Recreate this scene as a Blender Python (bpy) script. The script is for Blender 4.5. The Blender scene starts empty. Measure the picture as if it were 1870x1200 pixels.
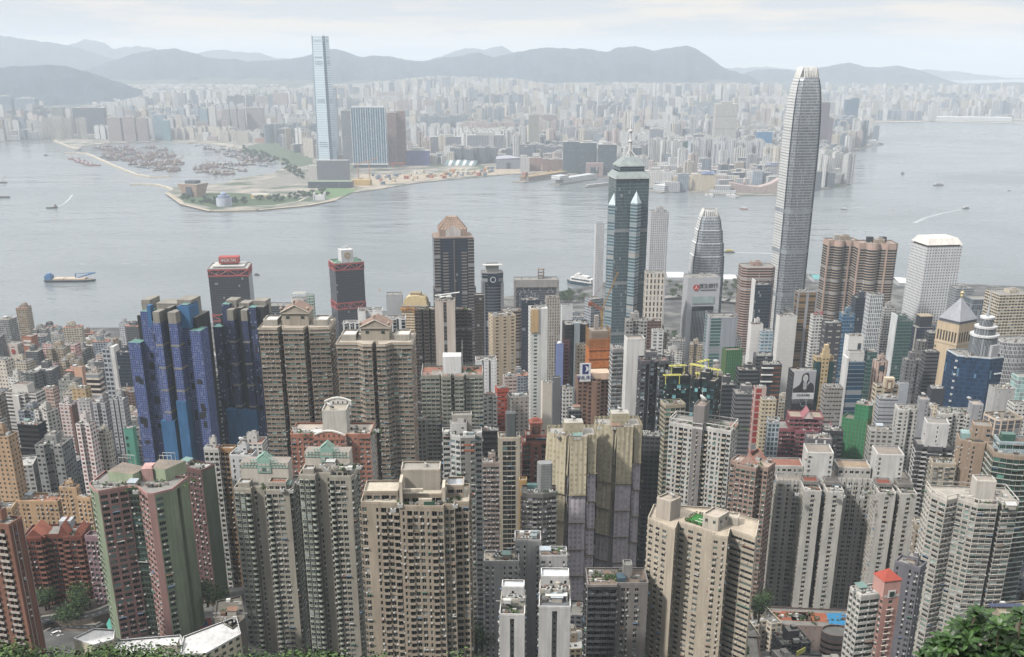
import bpy, math, random
import numpy as np
from mathutils import Vector, Matrix
from mathutils.geometry import tessellate_polygon
SC = bpy.context.scene
COL = SC.collection
rnd = random.Random(7)
# ------------------------------------------------------------------ camera
FPX, CX, CY, CH = 2000.0, 935.0, 924.0, 428.0      # focal length and principal point in photo pixels, eye height
TH = math.atan(829.0 / FPX)
cT, sT = math.cos(TH), math.sin(TH)
cam = bpy.data.cameras.new("camera"); camo = bpy.data.objects.new("camera", cam); COL.objects.link(camo)
cam.sensor_width = 36.0; cam.lens = FPX / 1870 * 36.0
cam.shift_y = (CY - 600) / 1870.0
cam.clip_start = 0.5; cam.clip_end = 60000
camo.location = (0, 0, CH); camo.rotation_euler = (math.pi / 2 - TH, 0, 0)
SC.camera = camo
# ------------------------------------------------------------------ light
SUN_EL, SUN_AZ = math.radians(46), math.radians(238)   # azimuth from +Y clockwise: behind the camera, to the left
sun = bpy.data.lights.new("sun", 'SUN'); suno = bpy.data.objects.new("sun", sun); COL.objects.link(suno)
sun.energy = 3.7; sun.angle = math.radians(5); sun.color = (1.0, .965, .92)
sd = Vector((math.sin(SUN_AZ) * math.cos(SUN_EL), math.cos(SUN_AZ) * math.cos(SUN_EL), math.sin(SUN_EL)))
suno.rotation_euler = sd.to_track_quat('Z', 'Y').to_euler(); suno.location = (0, 0, 900)
W = bpy.data.worlds.new("World"); SC.world = W; W.use_nodes = True
def node(nt, t, **k):
    n = nt.nodes.new(t)
    for a, b in k.items():
        if a[0] == 'i' and a[1:].isdigit(): n.inputs[int(a[1:])].default_value = b
        else: setattr(n, a, b)
    return n
nt = W.node_tree; bg = nt.nodes['Background']
sky = node(nt, 'ShaderNodeTexSky', sky_type='NISHITA', sun_disc=False, sun_elevation=SUN_EL, sun_rotation=SUN_AZ, air_density=1.2, dust_density=3.0, altitude=300)
tc = node(nt, 'ShaderNodeTexCoord')
mp = node(nt, 'ShaderNodeMapping'); mp.inputs['Scale'].default_value = (4, 4, 34)
nz = node(nt, 'ShaderNodeTexNoise'); nz.inputs['Scale'].default_value = 1.6; nz.inputs['Detail'].default_value = 7; nz.inputs['Roughness'].default_value = .55
nt.links.new(tc.outputs['Generated'], mp.inputs['Vector']); nt.links.new(mp.outputs[0], nz.inputs['Vector'])
rp = node(nt, 'ShaderNodeValToRGB'); rp.color_ramp.elements[0].position = .45; rp.color_ramp.elements[1].position = .6
rp.color_ramp.elements[0].color = (.77, .81, .86, 1); rp.color_ramp.elements[1].color = (.99, .93, .86, 1)
nt.links.new(nz.outputs[0], rp.inputs[0])
sc_ = node(nt, 'ShaderNodeVectorMath', operation='SCALE'); sc_.inputs['Scale'].default_value = .10
nt.links.new(sky.outputs[0], sc_.inputs[0])
mx = node(nt, 'ShaderNodeMix', data_type='RGBA'); mx.inputs[0].default_value = .94     # thin overcast veils the blue sky
nt.links.new(sc_.outputs[0], mx.inputs[6]); nt.links.new(rp.outputs[0], mx.inputs[7])
sx = node(nt, 'ShaderNodeSeparateXYZ'); nt.links.new(tc.outputs['Generated'], sx.inputs[0])     # overcast: brighter towards the zenith
zr = node(nt, 'ShaderNodeMapRange', i1=0.0, i2=1.0, i3=.92, i4=1.7); nt.links.new(sx.outputs[2], zr.inputs[0])
zs_ = node(nt, 'ShaderNodeVectorMath', operation='SCALE'); nt.links.new(mx.outputs[2], zs_.inputs[0]); nt.links.new(zr.outputs[0], zs_.inputs['Scale'])
nt.links.new(zs_.outputs[0], bg.inputs[0]); bg.inputs[1].default_value = .97
SC.view_settings.view_transform = 'Standard'; SC.view_settings.look = 'None'
SC.view_settings.exposure = 0.06; SC.view_settings.gamma = 1.0
cy_ = SC.cycles
cy_.max_bounces = 5; cy_.diffuse_bounces = 0; cy_.glossy_bounces = 2; cy_.transmission_bounces = 1; cy_.volume_bounces = 2
cy_.transparent_max_bounces = 4; cy_.caustics_reflective = False; cy_.caustics_refractive = False
cy_.sample_clamp_indirect = 4; cy_.use_denoising = True
# ------------------------------------------------------------------ projection helpers
def ray(u, v):
    a = (u - CX) / FPX; b = (CY - v) / FPX
    dy = cT + b * sT; dz = -sT + b * cT
    return a / dy, dz / dy
def at(u, v, Y):
    rx, rz = ray(u, v); return Vector((rx * Y, Y, CH + rz * Y))
def ground(u, v, z=0.0):
    rx, rz = ray(u, v); Y = (z - CH) / rz; return Vector((rx * Y, Y, z))
def proj(x, y, z):
    d = z - CH; zc = y * cT - d * sT
    return CX + FPX * x / zc, CY - FPX * (y * sT + d * cT) / zc
GPL = [(-60, 425), (0, 424), (12, 414), (22, 407), (60, 380), (110, 350), (160, 316), (220, 268), (300, 207), (400, 180), (480, 163), (600, 138), (800, 98), (1000, 60), (1200, 36), (1400, 18), (1600, 8), (1800, 4), (3000, 3)]
GPR = [(-60, 425), (0, 424), (12, 414), (22, 407), (60, 380), (110, 350), (160, 316), (220, 268), (300, 205), (400, 160), (480, 128), (600, 98), (800, 76), (1000, 52), (1200, 34), (1400, 18), (1600, 8), (1800, 4), (3000, 3)]
def gz(y, x=0.0):
    t = min(1, max(0, (x + 150) / 75)); t = t * t * (3 - 2 * t)
    return float((1 - t) * np.interp(y, *zip(*GPL)) + t * np.interp(y, *zip(*GPR)))
# ------------------------------------------------------------------ materials
def lin(c): return c / 12.92 if c <= .04045 else ((c + .055) / 1.055) ** 2.4
def C(h, k=1.0):
    c = [lin(int(h[i:i + 2], 16) / 255) * k for i in (0, 2, 4)]; g = .3 * c[0] + .55 * c[1] + .15 * c[2]
    return tuple(min(.9, g + (x - g) * .85) for x in c) + (1,)
MATS = {}
def mat(h, rough=.8, k=1.0, metal=0.0, noise=.22, ns=.15, spec=.4):
    """plain painted or plastered surface with uneven dirt"""
    key = (h, rough, k, metal, noise, ns)
    if key in MATS: return MATS[key]
    m = bpy.data.materials.new("surface_" + h); m.use_nodes = True; nt = m.node_tree; b = nt.nodes['Principled BSDF']
    b.inputs['Roughness'].default_value = rough; b.inputs['Metallic'].default_value = metal; b.inputs['Specular IOR Level'].default_value = spec
    c = C(h, k)
    if noise:
        t = node(nt, 'ShaderNodeTexCoord'); mp = node(nt, 'ShaderNodeMapping'); mp.inputs['Scale'].default_value = (ns, ns, ns * .35)
        n = node(nt, 'ShaderNodeTexNoise'); n.inputs['Scale'].default_value = 1; n.inputs['Detail'].default_value = 6; n.inputs['Roughness'].default_value = .65
        mr = node(nt, 'ShaderNodeMapRange', i1=.3, i2=.7, i3=1 - noise, i4=1 + noise * .6)
        v = node(nt, 'ShaderNodeVectorMath', operation='SCALE'); v.inputs[0].default_value = c[:3]
        L = nt.links.new
        L(t.outputs['Object'], mp.inputs[0]); L(mp.outputs[0], n.inputs['Vector']); L(n.outputs[0], mr.inputs[0])
        m2 = node(nt, 'ShaderNodeMapping'); m2.inputs['Scale'].default_value = (ns * 6, ns * 6, ns * .22); n2 = node(nt, 'ShaderNodeTexNoise'); n2.inputs['Scale'].default_value = 1; n2.inputs['Detail'].default_value = 4
        r2 = node(nt, 'ShaderNodeMapRange', i1=.38, i2=.62, i3=1 - noise * .55, i4=1.02); mu = node(nt, 'ShaderNodeMath', operation='MULTIPLY')
        L(t.outputs['Object'], m2.inputs[0]); L(m2.outputs[0], n2.inputs['Vector']); L(n2.outputs[0], r2.inputs[0]); L(mr.outputs[0], mu.inputs[0]); L(r2.outputs[0], mu.inputs[1])
        L(mu.outputs[0], v.inputs['Scale']); L(v.outputs[0], b.inputs['Base Color'])
    else: b.inputs['Base Color'].default_value = c
    MATS[key] = m; return m
def glass(h, rough=.12, k=1.0, spec=.5):
    """window glass: dark, shiny, each pane a little different"""
    key = ('g', h, rough, k)
    if key in MATS: return MATS[key]
    m = bpy.data.materials.new("window_glass_" + h); m.use_nodes = True; nt = m.node_tree; b = nt.nodes['Principled BSDF']
    b.inputs['Roughness'].default_value = rough; b.inputs['Specular IOR Level'].default_value = spec
    oi = node(nt, 'ShaderNodeObjectInfo'); ge = node(nt, 'ShaderNodeNewGeometry'); ad = node(nt, 'ShaderNodeMath', operation='ADD')
    fr = node(nt, 'ShaderNodeMath', operation='FRACT'); mr = node(nt, 'ShaderNodeMapRange', i3=.45, i4=1.7)
    v = node(nt, 'ShaderNodeVectorMath', operation='SCALE'); v.inputs[0].default_value = C(h, k)[:3]
    L = nt.links.new
    L(oi.outputs['Random'], ad.inputs[0]); L(ge.outputs['Random Per Island'], ad.inputs[1]); L(ad.outputs[0], fr.inputs[0]); L(fr.outputs[0], mr.inputs[0])
    L(mr.outputs[0], v.inputs['Scale']); L(v.outputs[0], b.inputs['Base Color'])
    MATS[key] = m; return m
def fac(wall, glassc, bw=3.2, fh=3.0, wx=(.2, .8), wy=(.3, .8), curtain='8a8f92', pc=.15, gr=.15, k=1.0, vary=.35, pier=None, band=None, rnd_=False, wr=.8, wmetal=0.0, obv=.12):
    """facade drawn in metres of wall: bays x storeys of windows. pier=(every n bays, colour), band=(every n storeys, colour)"""
    if sum(C(wall)[:3]) < .55: pc *= .15; vary *= .8
    key = ('f', wall, glassc, bw, fh, wx, wy, curtain, pc, k, vary, pier, band, rnd_)
    if key in MATS: return MATS[key]
    m = bpy.data.materials.new("facade_" + wall); m.use_nodes = True; nt = m.node_tree; b = nt.nodes['Principled BSDF']; L = nt.links.new
    def M(op, a, c=None, d=None):
        n = node(nt, 'ShaderNodeMath', operation=op)
        for i, x in enumerate((a, c, d)):
            if x is None: continue
            if isinstance(x, (int, float)): n.inputs[i].default_value = x
            else: L(x, n.inputs[i])
        return n.outputs[0]
    uv = node(nt, 'ShaderNodeUVMap'); sp = node(nt, 'ShaderNodeSeparateXYZ'); L(uv.outputs[0], sp.inputs[0])
    U = M('DIVIDE', sp.outputs[0], bw); V = M('DIVIDE', sp.outputs[1], fh)
    fu = M('FRACT', U); fv = M('FRACT', V); iu = M('FLOOR', U); iv = M('FLOOR', V)
    if rnd_:
        du = M('MULTIPLY', M('SUBTRACT', fu, .5), bw); dv = M('MULTIPLY', M('SUBTRACT', fv, .5), fh)
        mask = M('LESS_THAN', M('ADD', M('MULTIPLY', du, du), M('MULTIPLY', dv, dv)), (wx[0]) ** 2)
    else:
        mask = M('MULTIPLY', M('MULTIPLY', M('GREATER_THAN', fu, wx[0]), M('LESS_THAN', fu, wx[1])), M('MULTIPLY', M('GREATER_THAN', fv, wy[0]), M('LESS_THAN', fv, wy[1])))
    oi = node(nt, 'ShaderNodeObjectInfo')
    cb = node(nt, 'ShaderNodeCombineXYZ'); L(iu, cb.inputs[0]); L(iv, cb.inputs[1]); L(M('MULTIPLY', oi.outputs['Random'], 97.0), cb.inputs[2])
    wn = node(nt, 'ShaderNodeTexWhiteNoise', noise_dimensions='3D'); L(cb.outputs[0], wn.inputs[0])
    mr = node(nt, 'ShaderNodeMapRange', i3=1 - vary, i4=1 + vary); L(wn.outputs[0], mr.inputs[0])
    gv = node(nt, 'ShaderNodeVectorMath', operation='SCALE'); gv.inputs[0].default_value = C(glassc, k)[:3]; L(mr.outputs[0], gv.inputs['Scale'])
    cu = node(nt, 'ShaderNodeMix', data_type='RGBA'); L(M('GREATER_THAN', wn.outputs[0], 1 - pc), cu.inputs[0]); L(gv.outputs[0], cu.inputs[6]); cu.inputs[7].default_value = C(curtain, k)
    tcn = node(nt, 'ShaderNodeTexCoord'); mp = node(nt, 'ShaderNodeMapping'); mp.inputs['Scale'].default_value = (.35, .35, .03)
    n = node(nt, 'ShaderNodeTexNoise'); n.inputs['Scale'].default_value = 1; n.inputs['Detail'].default_value = 5
    L(tcn.outputs['Object'], mp.inputs[0]); L(mp.outputs[0], n.inputs['Vector'])
    m2 = node(nt, 'ShaderNodeMapRange', i1=.3, i2=.7, i3=.82, i4=1.1); L(n.outputs[0], m2.inputs[0])
    m3 = node(nt, 'ShaderNodeMapRange', i3=1 - obv, i4=1 + obv); L(oi.outputs['Random'], m3.inputs[0])
    wv = node(nt, 'ShaderNodeVectorMath', operation='SCALE'); L(M('MULTIPLY', m2.outputs[0], m3.outputs[0]), wv.inputs['Scale'])
    wc = None
    for pr, ax in ((pier, iu), (band, iv)):
        if pr:
            q = node(nt, 'ShaderNodeMix', data_type='RGBA'); sel = M('LESS_THAN', M('FLOORED_MODULO', ax, float(pr[0])), 1.0)
            L(sel, q.inputs[0]); q.inputs[7].default_value = C(pr[1], k)
            if wc is None: q.inputs[6].default_value = C(wall, k)
            else: L(wc, q.inputs[6])
            wc = q.outputs[2]; mask = M('MULTIPLY', mask, M('SUBTRACT', 1.0, sel))
    if wc is None: wv.inputs[0].default_value = C(wall, k)[:3]
    else: L(wc, wv.inputs[0])
    f = node(nt, 'ShaderNodeMix', data_type='RGBA'); L(mask, f.inputs[0]); L(wv.outputs[0], f.inputs[6]); L(cu.outputs[2], f.inputs[7])
    L(f.outputs[2], b.inputs['Base Color'])
    r = node(nt, 'ShaderNodeMapRange', i3=wr, i4=gr); L(mask, r.inputs[0]); L(r.outputs[0], b.inputs['Roughness'])
    b.inputs['Specular IOR Level'].default_value = .45; b.inputs['Metallic'].default_value = wmetal
    m['bw'] = bw; MATS[key] = m; return m
def net(h, line, k=1.0, wash=None):
    """scaffold netting: cloth colour with pole lines every storey and bay and faint window shapes behind"""
    return fac(h, line, 2.6, 3.0, (.22, .78), (.3, .8), curtain=h, pc=.3, gr=.9, k=k, vary=.12, wr=.9)
# ------------------------------------------------------------------ mesh builder
class MB:
    def __init__(s): s.q = []; s.m = []; s.uv = []; s.tv = []; s.tm = []
    def quads(s, a, m=0, uv=None):
        a = np.asarray(a, float).reshape(-1, 4, 3); s.q.append(a); s.m.append(np.full(len(a), m, int))
        s.uv.append(np.zeros((len(a), 4, 2)) if uv is None else np.asarray(uv, float).reshape(-1, 4, 2)); return s
    def box(s, c, d, m=0, rz=0.0, top=None):
        x, y, z = d[0] / 2, d[1] / 2, d[2] / 2
        p = np.array([(-x, -y, -z), (x, -y, -z), (x, y, -z), (-x, y, -z), (-x, -y, z), (x, -y, z), (x, y, z), (-x, y, z)])
        if rz:
            k, q = math.cos(rz), math.sin(rz); p = np.stack([p[:, 0] * k - p[:, 1] * q, p[:, 0] * q + p[:, 1] * k, p[:, 2]], 1)
        p = p + np.array(c)
        F = [(0, 1, 5, 4), (1, 2, 6, 5), (2, 3, 7, 6), (3, 0, 4, 7)]
        uu = [(d[0], d[2]), (d[1], d[2]), (d[0], d[2]), (d[1], d[2])]
        s.quads(p[np.array(F)], m, [[(0, 0), (a, 0), (a, b), (0, b)] for a, b in uu])
        s.quads(p[np.array([(4, 5, 6, 7), (3, 2, 1, 0)])], m if top is None else top); return s
    def poly(s, pts, m=0):
        t = tessellate_polygon([[Vector(p) for p in pts]])
        for a in t: s.tv.append([tuple(pts[i]) for i in a]); s.tm.append(m)
        return s
    def prism(s, pl, z0, z1, m=0, top=1, tops=None, cap=True, bw=3.2, v1=0.0):
        """vertical walls over polygon pl (counter-clockwise), uv in metres; tops = scaled top polygon for tapers"""
        pt = pl if tops is None else tops
        n = len(pl)
        for i in range(n):
            a, b = pl[i], pl[(i + 1) % n]; at_, bt = pt[i], pt[(i + 1) % n]
            L = math.hypot(b[0] - a[0], b[1] - a[1])
            L = max(1, round(L / bw)) * bw
            s.quads([(*a, z0), (*b, z0), (*bt, z1), (*at_, z1)], m, [(0, z0 - z1 + v1), (L, z0 - z1 + v1), (L, v1), (0, v1)])
        if cap: s.poly([(*p, z1) for p in pt], top)
        return s
    def lathe(s, prof, m=0, n=16, c=(0, 0), cap=True):
        th = np.linspace(0, 2 * math.pi, n + 1)
        for (r0, z0), (r1, z1) in zip(prof[:-1], prof[1:]):
            for i in range(n):
                a, b = th[i], th[i + 1]; w = 2 * math.pi * max(r0, r1) / n
                s.quads([(c[0] + r0 * math.cos(a), c[1] + r0 * math.sin(a), z0), (c[0] + r0 * math.cos(b), c[1] + r0 * math.sin(b), z0), (c[0] + r1 * math.cos(b), c[1] + r1 * math.sin(b), z1), (c[0] + r1 * math.cos(a), c[1] + r1 * math.sin(a), z1)], m, [(i * w, z0), (i * w + w, z0), (i * w + w, z1), (i * w, z1)])
        if cap and prof[-1][0] > .05: s.poly([(c[0] + prof[-1][0] * math.cos(a), c[1] + prof[-1][0] * math.sin(a), prof[-1][1]) for a in th[:-1]], m)
        return s
    def bar(s, a, b, r=.1, m=0, n=4):
        a, b = Vector(a), Vector(b); d = (b - a).normalized(); x = d.orthogonal().normalized(); y = d.cross(x)
        P = [[p + (x * math.cos(t) + y * math.sin(t)) * r for t in [2 * math.pi * i / n + .785 for i in range(n)]] for p in (a, b)]
        for i in range(n): j = (i + 1) % n; s.quads([P[0][i], P[0][j], P[1][j], P[1][i]], m)
        if n == 4: s.quads([P[0], P[1]], m)
        return s
    def build(s, name, mats, parent=None, loc=(0, 0, 0), rz=0.0, smooth=False):
        me = s.mesh(name, mats, smooth); return link(name, me, parent, loc, rz)
    def mesh(s, name, mats, smooth=False):
        me = bpy.data.meshes.new(name)
        q = np.concatenate(s.q) if s.q else np.zeros((0, 4, 3)); nq = len(q)
        t = np.array(s.tv, float).reshape(-1, 3, 3); ntr = len(t)
        co = np.concatenate([q.reshape(-1, 3), t.reshape(-1, 3)])
        me.vertices.add(len(co)); me.vertices.foreach_set('co', co.ravel())
        me.loops.add(len(co)); me.loops.foreach_set('vertex_index', np.arange(len(co), dtype=np.int32))
        me.polygons.add(nq + ntr)
        st = np.concatenate([np.arange(nq) * 4, nq * 4 + np.arange(ntr) * 3]).astype(np.int32)
        me.polygons.foreach_set('loop_start', st)
        mi = np.concatenate([np.concatenate(s.m) if s.m else np.zeros(0, int), np.array(s.tm, int)]).astype(np.int32)
        me.polygons.foreach_set('material_index', mi)
        uvl = me.uv_layers.new(name='UVMap')
        uv = np.concatenate([np.concatenate(s.uv).reshape(-1, 2) if s.uv else np.zeros((0, 2)), np.zeros((ntr * 3, 2))])
        uvl.data.foreach_set('uv', uv.ravel())
        for x in (mats if isinstance(mats, (list, tuple)) else [mats]): me.materials.append(x)
        me.update(calc_edges=True)
        if smooth: 
            me.polygons.foreach_set('use_smooth', np.ones(nq + ntr, bool))
        return me
def link(name, me, parent=None, loc=(0, 0, 0), rz=0.0):
    o = bpy.data.objects.new(name, me); COL.objects.link(o); o.parent = parent; o.location = loc; o.rotation_euler = (0, 0, rz); return o
USED = set()
def thing(name, label, cat, loc=(0, 0, 0), rz=0.0, group=None):
    o = bpy.data.objects.new(name, None); COL.objects.link(o); o.empty_display_size = 1
    o.location = loc; o.rotation_euler = (0, 0, rz); tag(o, label, cat, group); return o
def tag(o, label, cat, group=None):
    o['label'] = label; o['category'] = cat
    if group: o['group'] = group
    return o
def kind(o, k): o['kind'] = k; return o
def copy_tree(o, parent=None):
    c = o.copy(); COL.objects.link(c)
    if parent: c.parent = parent
    for ch in [x for x in o.children]: copy_tree(ch, c)
    return c
def shape(code, a=.8):
    """footprints of unit width, depth a, counter-clockwise, front = -y"""
    if code == 'R': P = [(-.5, -a / 2), (.5, -a / 2), (.5, a / 2), (-.5, a / 2)]
    elif code == 'C':
        c = .14; P = [(-.5 + c, -a / 2), (.5 - c, -a / 2), (.5, -a / 2 + c), (.5, a / 2 - c), (.5 - c, a / 2), (-.5 + c, a / 2), (-.5, a / 2 - c), (-.5, -a / 2 + c)]
    elif code == 'O': P = [(.5 * math.cos(t), a / 2 * math.sin(t)) for t in [2 * math.pi * i / 20 for i in range(20)]]
    elif code[0] == 'X':  # cross
        w = .27; h = .27 * a; P = [(-w, -a / 2), (w, -a / 2), (w, -h), (.5, -h), (.5, h), (w, h), (w, a / 2), (-w, a / 2), (-w, h), (-.5, h), (-.5, -h), (-w, -h)]
    elif code[0] == 'N':  # slots in the front, e.g. N2
        n = int(code[1]); s = .05; d = .22 * a; P = []
        for i in range(n):
            x = -.5 + (i + 1) / (n + 1); P += [(x - s, -a / 2), (x - s, -a / 2 + d), (x + s, -a / 2 + d), (x + s, -a / 2)]
        P = [(-.5, -a / 2)] + P + [(.5, -a / 2), (.5, a / 2), (-.5, a / 2)]
    elif code == 'T':  # stepped front: centre proud
        d = .18 * a; P = [(-.5, -a / 2 + d), (-.2, -a / 2 + d), (-.2, -a / 2), (.2, -a / 2), (.2, -a / 2 + d), (.5, -a / 2 + d), (.5, a / 2), (-.5, a / 2)]
    elif code == 'F':  # two proud fronts with a recessed centre
        d = .2 * a; P = [(-.5, -a / 2), (-.18, -a / 2), (-.14, -a / 2 + d), (.14, -a / 2 + d), (.18, -a / 2), (.5, -a / 2), (.5, a / 2), (-.5, a / 2)]
    elif code == 'D':  # bowed front
        P = [(-.5, -a / 2 + .12)] + [(-.5 + i / 8, -a / 2 + .12 - .16 * math.sin(math.pi * i / 8)) for i in range(1, 8)] + [(.5, -a / 2 + .12), (.5, a / 2), (-.5, a / 2)]
    return P
def rot2(P, r, s=1.0):
    k, q = math.cos(r) * s, math.sin(r) * s; return [(x * k - y * q, x * q + y * k) for x, y in P]
def solve(P, uL, uR, v, Y, rot):
    """width, centre and roof height that put footprint P's roof between uL and uR with its lowest edge at v, at distance Y"""
    S = (uR - uL) / FPX * Y; p = at((uL + uR) / 2, v, Y); X, Z = p.x, p.z
    for _ in range(8):
        Q = [(X + x, Y + y) for x, y in rot2(P, rot, S)]
        pr = [proj(x, y, Z) for x, y in Q]
        a, b, vm = min(q[0] for q in pr), max(q[0] for q in pr), max(q[1] for q in pr)
        S *= (uR - uL) / (b - a); X += ((uL + uR) / 2 - (a + b) / 2) / FPX * Y; Z += (vm - v) / FPX * Y
    return S, X, Z
HERO = []     # (u, v, short description) for the labels of small neighbours
FOOT = []     # occupied circles on the ground (x, y, r)
# ------------------------------------------------------------------ near towers: real openings, balconies and bay windows
class Edge:
    def __init__(e, A, B):
        e.A = A; e.L = math.hypot(B[0] - A[0], B[1] - A[1]); e.t = ((B[0] - A[0]) / e.L, (B[1] - A[1]) / e.L); e.n = (e.t[1], -e.t[0]); e.ang = math.atan2(e.t[1], e.t[0])
    def P(e, u, d, z):
        u, d, z = np.broadcast_arrays(np.asarray(u, float), np.asarray(d, float), np.asarray(z, float))
        return np.stack([e.A[0] + e.t[0] * u + e.n[0] * d, e.A[1] + e.t[1] * u + e.n[1] * d, z], -1)
    def vq(e, u0, u1, z0, z1, d): return np.stack([e.P(u0, d, z0), e.P(u1, d, z0), e.P(u1, d, z1), e.P(u0, d, z1)], -2)
    def hq(e, u0, u1, d0, d1, z): return np.stack([e.P(u0, d0, z), e.P(u1, d0, z), e.P(u1, d1, z), e.P(u0, d1, z)], -2)
    def sq(e, u, d0, d1, z0, z1): return np.stack([e.P(u, d0, z0), e.P(u, d1, z0), e.P(u, d1, z1), e.P(u, d0, z1)], -2)
    def bx(e, mb, u0, u1, d0, d1, z0, z1, m):
        mb.quads(e.vq(u0, u1, z0, z1, d1), m); mb.quads(e.sq(u0, d0, d1, z0, z1), m); mb.quads(e.sq(u1, d0, d1, z0, z1), m)
        mb.quads(e.hq(u0, u1, d0, d1, z1), m); mb.quads(e.hq(u0, u1, d0, d1, z0), m)
WALLM = dict(fh=3.0, bay=3.0, wf=.62, sill=.95, head=2.4, dep=.35, glass=['14191b', '262f31', '7d8584', '35484a'], frame='b9b9b4', slab=None, ac=.25, pat='W', bal='c9c4ba', bp=.9, acc='d8d6d0', ledge=0)
def sty(wall, **k): d = dict(WALLM); d.update(wall=wall); d.update(k); return d
def win_template(w, h, mull):
    q = [[(-w / 2, 0, -h / 2), (w / 2, 0, -h / 2), (w / 2, 0, h / 2), (-w / 2, 0, h / 2)]]; f = .07; y = -.04
    fr = [(-w / 2, -w / 2 + f, -h / 2, h / 2), (w / 2 - f, w / 2, -h / 2, h / 2), (-w / 2 + f, w / 2 - f, -h / 2, -h / 2 + f), (-w / 2 + f, w / 2 - f, h / 2 - f, h / 2)]
    for i in range(mull): x = -w / 2 + w * (i + 1) / (mull + 1); fr.append((x - f / 2, x + f / 2, -h / 2 + f, h / 2 - f))
    for a, b, c, d in fr: q.append([(a, y, c), (b, y, c), (b, y, d), (a, y, d)])
    return np.array(q)
def bal_template(w, bp, rnd_):
    mb = MB()
    if rnd_:
        pts = [(-w / 2 * math.cos(t), -bp * math.sin(t)) for t in [math.pi * i / 7 for i in range(8)]]
        for a, b in zip(pts[:-1], pts[1:]): mb.quads([(*a, -.2), (*b, -.2), (*b, .95), (*a, .95)], 0)
        mb.poly([(*p, 0.02) for p in pts], 0); mb.poly([(*p, -.2) for p in pts], 0)
    else:
        mb.box((0, -bp / 2, -.1), (w, bp, .2), 0); mb.box((0, -bp + .05, .5), (w, .1, .95), 0)
        for s in (-1, 1): mb.box((s * (w / 2 - .05), -bp / 2, .5), (.1, bp - .12, .9), 0)
    return mb
def place_many(parent, tmpl_name, items, mk, limit, matsf):
    """items: (x, y, z, w, h, ang, variant) in the thing's space; the first `limit` become objects, the rest one stuff part"""
    meshes = {}
    items = sorted(items, key=lambda i: -i[2])
    for it in items[:limit]:
        k = (round(it[3], 2), round(it[4], 2), it[6])
        if k not in meshes:
            mb, mm = mk(k); meshes[k] = mb.mesh(tmpl_name, mm)
        o = link(tmpl_name, meshes[k], parent, it[:3], it[5])
    rest = items[limit:]
    if rest:
        big = MB(); cache = {}; allm = matsf()
        for it in rest:
            k = (round(it[3], 2), round(it[4], 2), it[6])
            if k not in cache:
                mb, mm = mk(k); q = np.concatenate(mb.q) if mb.q else np.zeros((0, 4, 3)); mi = np.concatenate(mb.m)
                cache[k] = (q, np.array([allm.index(mm[i]) for i in mi]), [])
            cache[k][2].append((it[0], it[1], it[2], it[5]))
        for q, mi, L in cache.values():
            A = np.array(L); c, s = np.cos(A[:, 3]), np.sin(A[:, 3]); X = q[None]
            x = X[..., 0] * c[:, None, None] - X[..., 1] * s[:, None, None] + A[:, 0, None, None]
            y = X[..., 0] * s[:, None, None] + X[..., 1] * c[:, None, None] + A[:, 1, None, None]
            z = X[..., 2] + A[:, 2, None, None] + 0 * x
            big.quads(np.stack([x, y, z], -1)); big.m[-1] = np.tile(mi, len(L))
        kind(big.build(tmpl_name, allm, parent), 'stuff')
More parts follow.
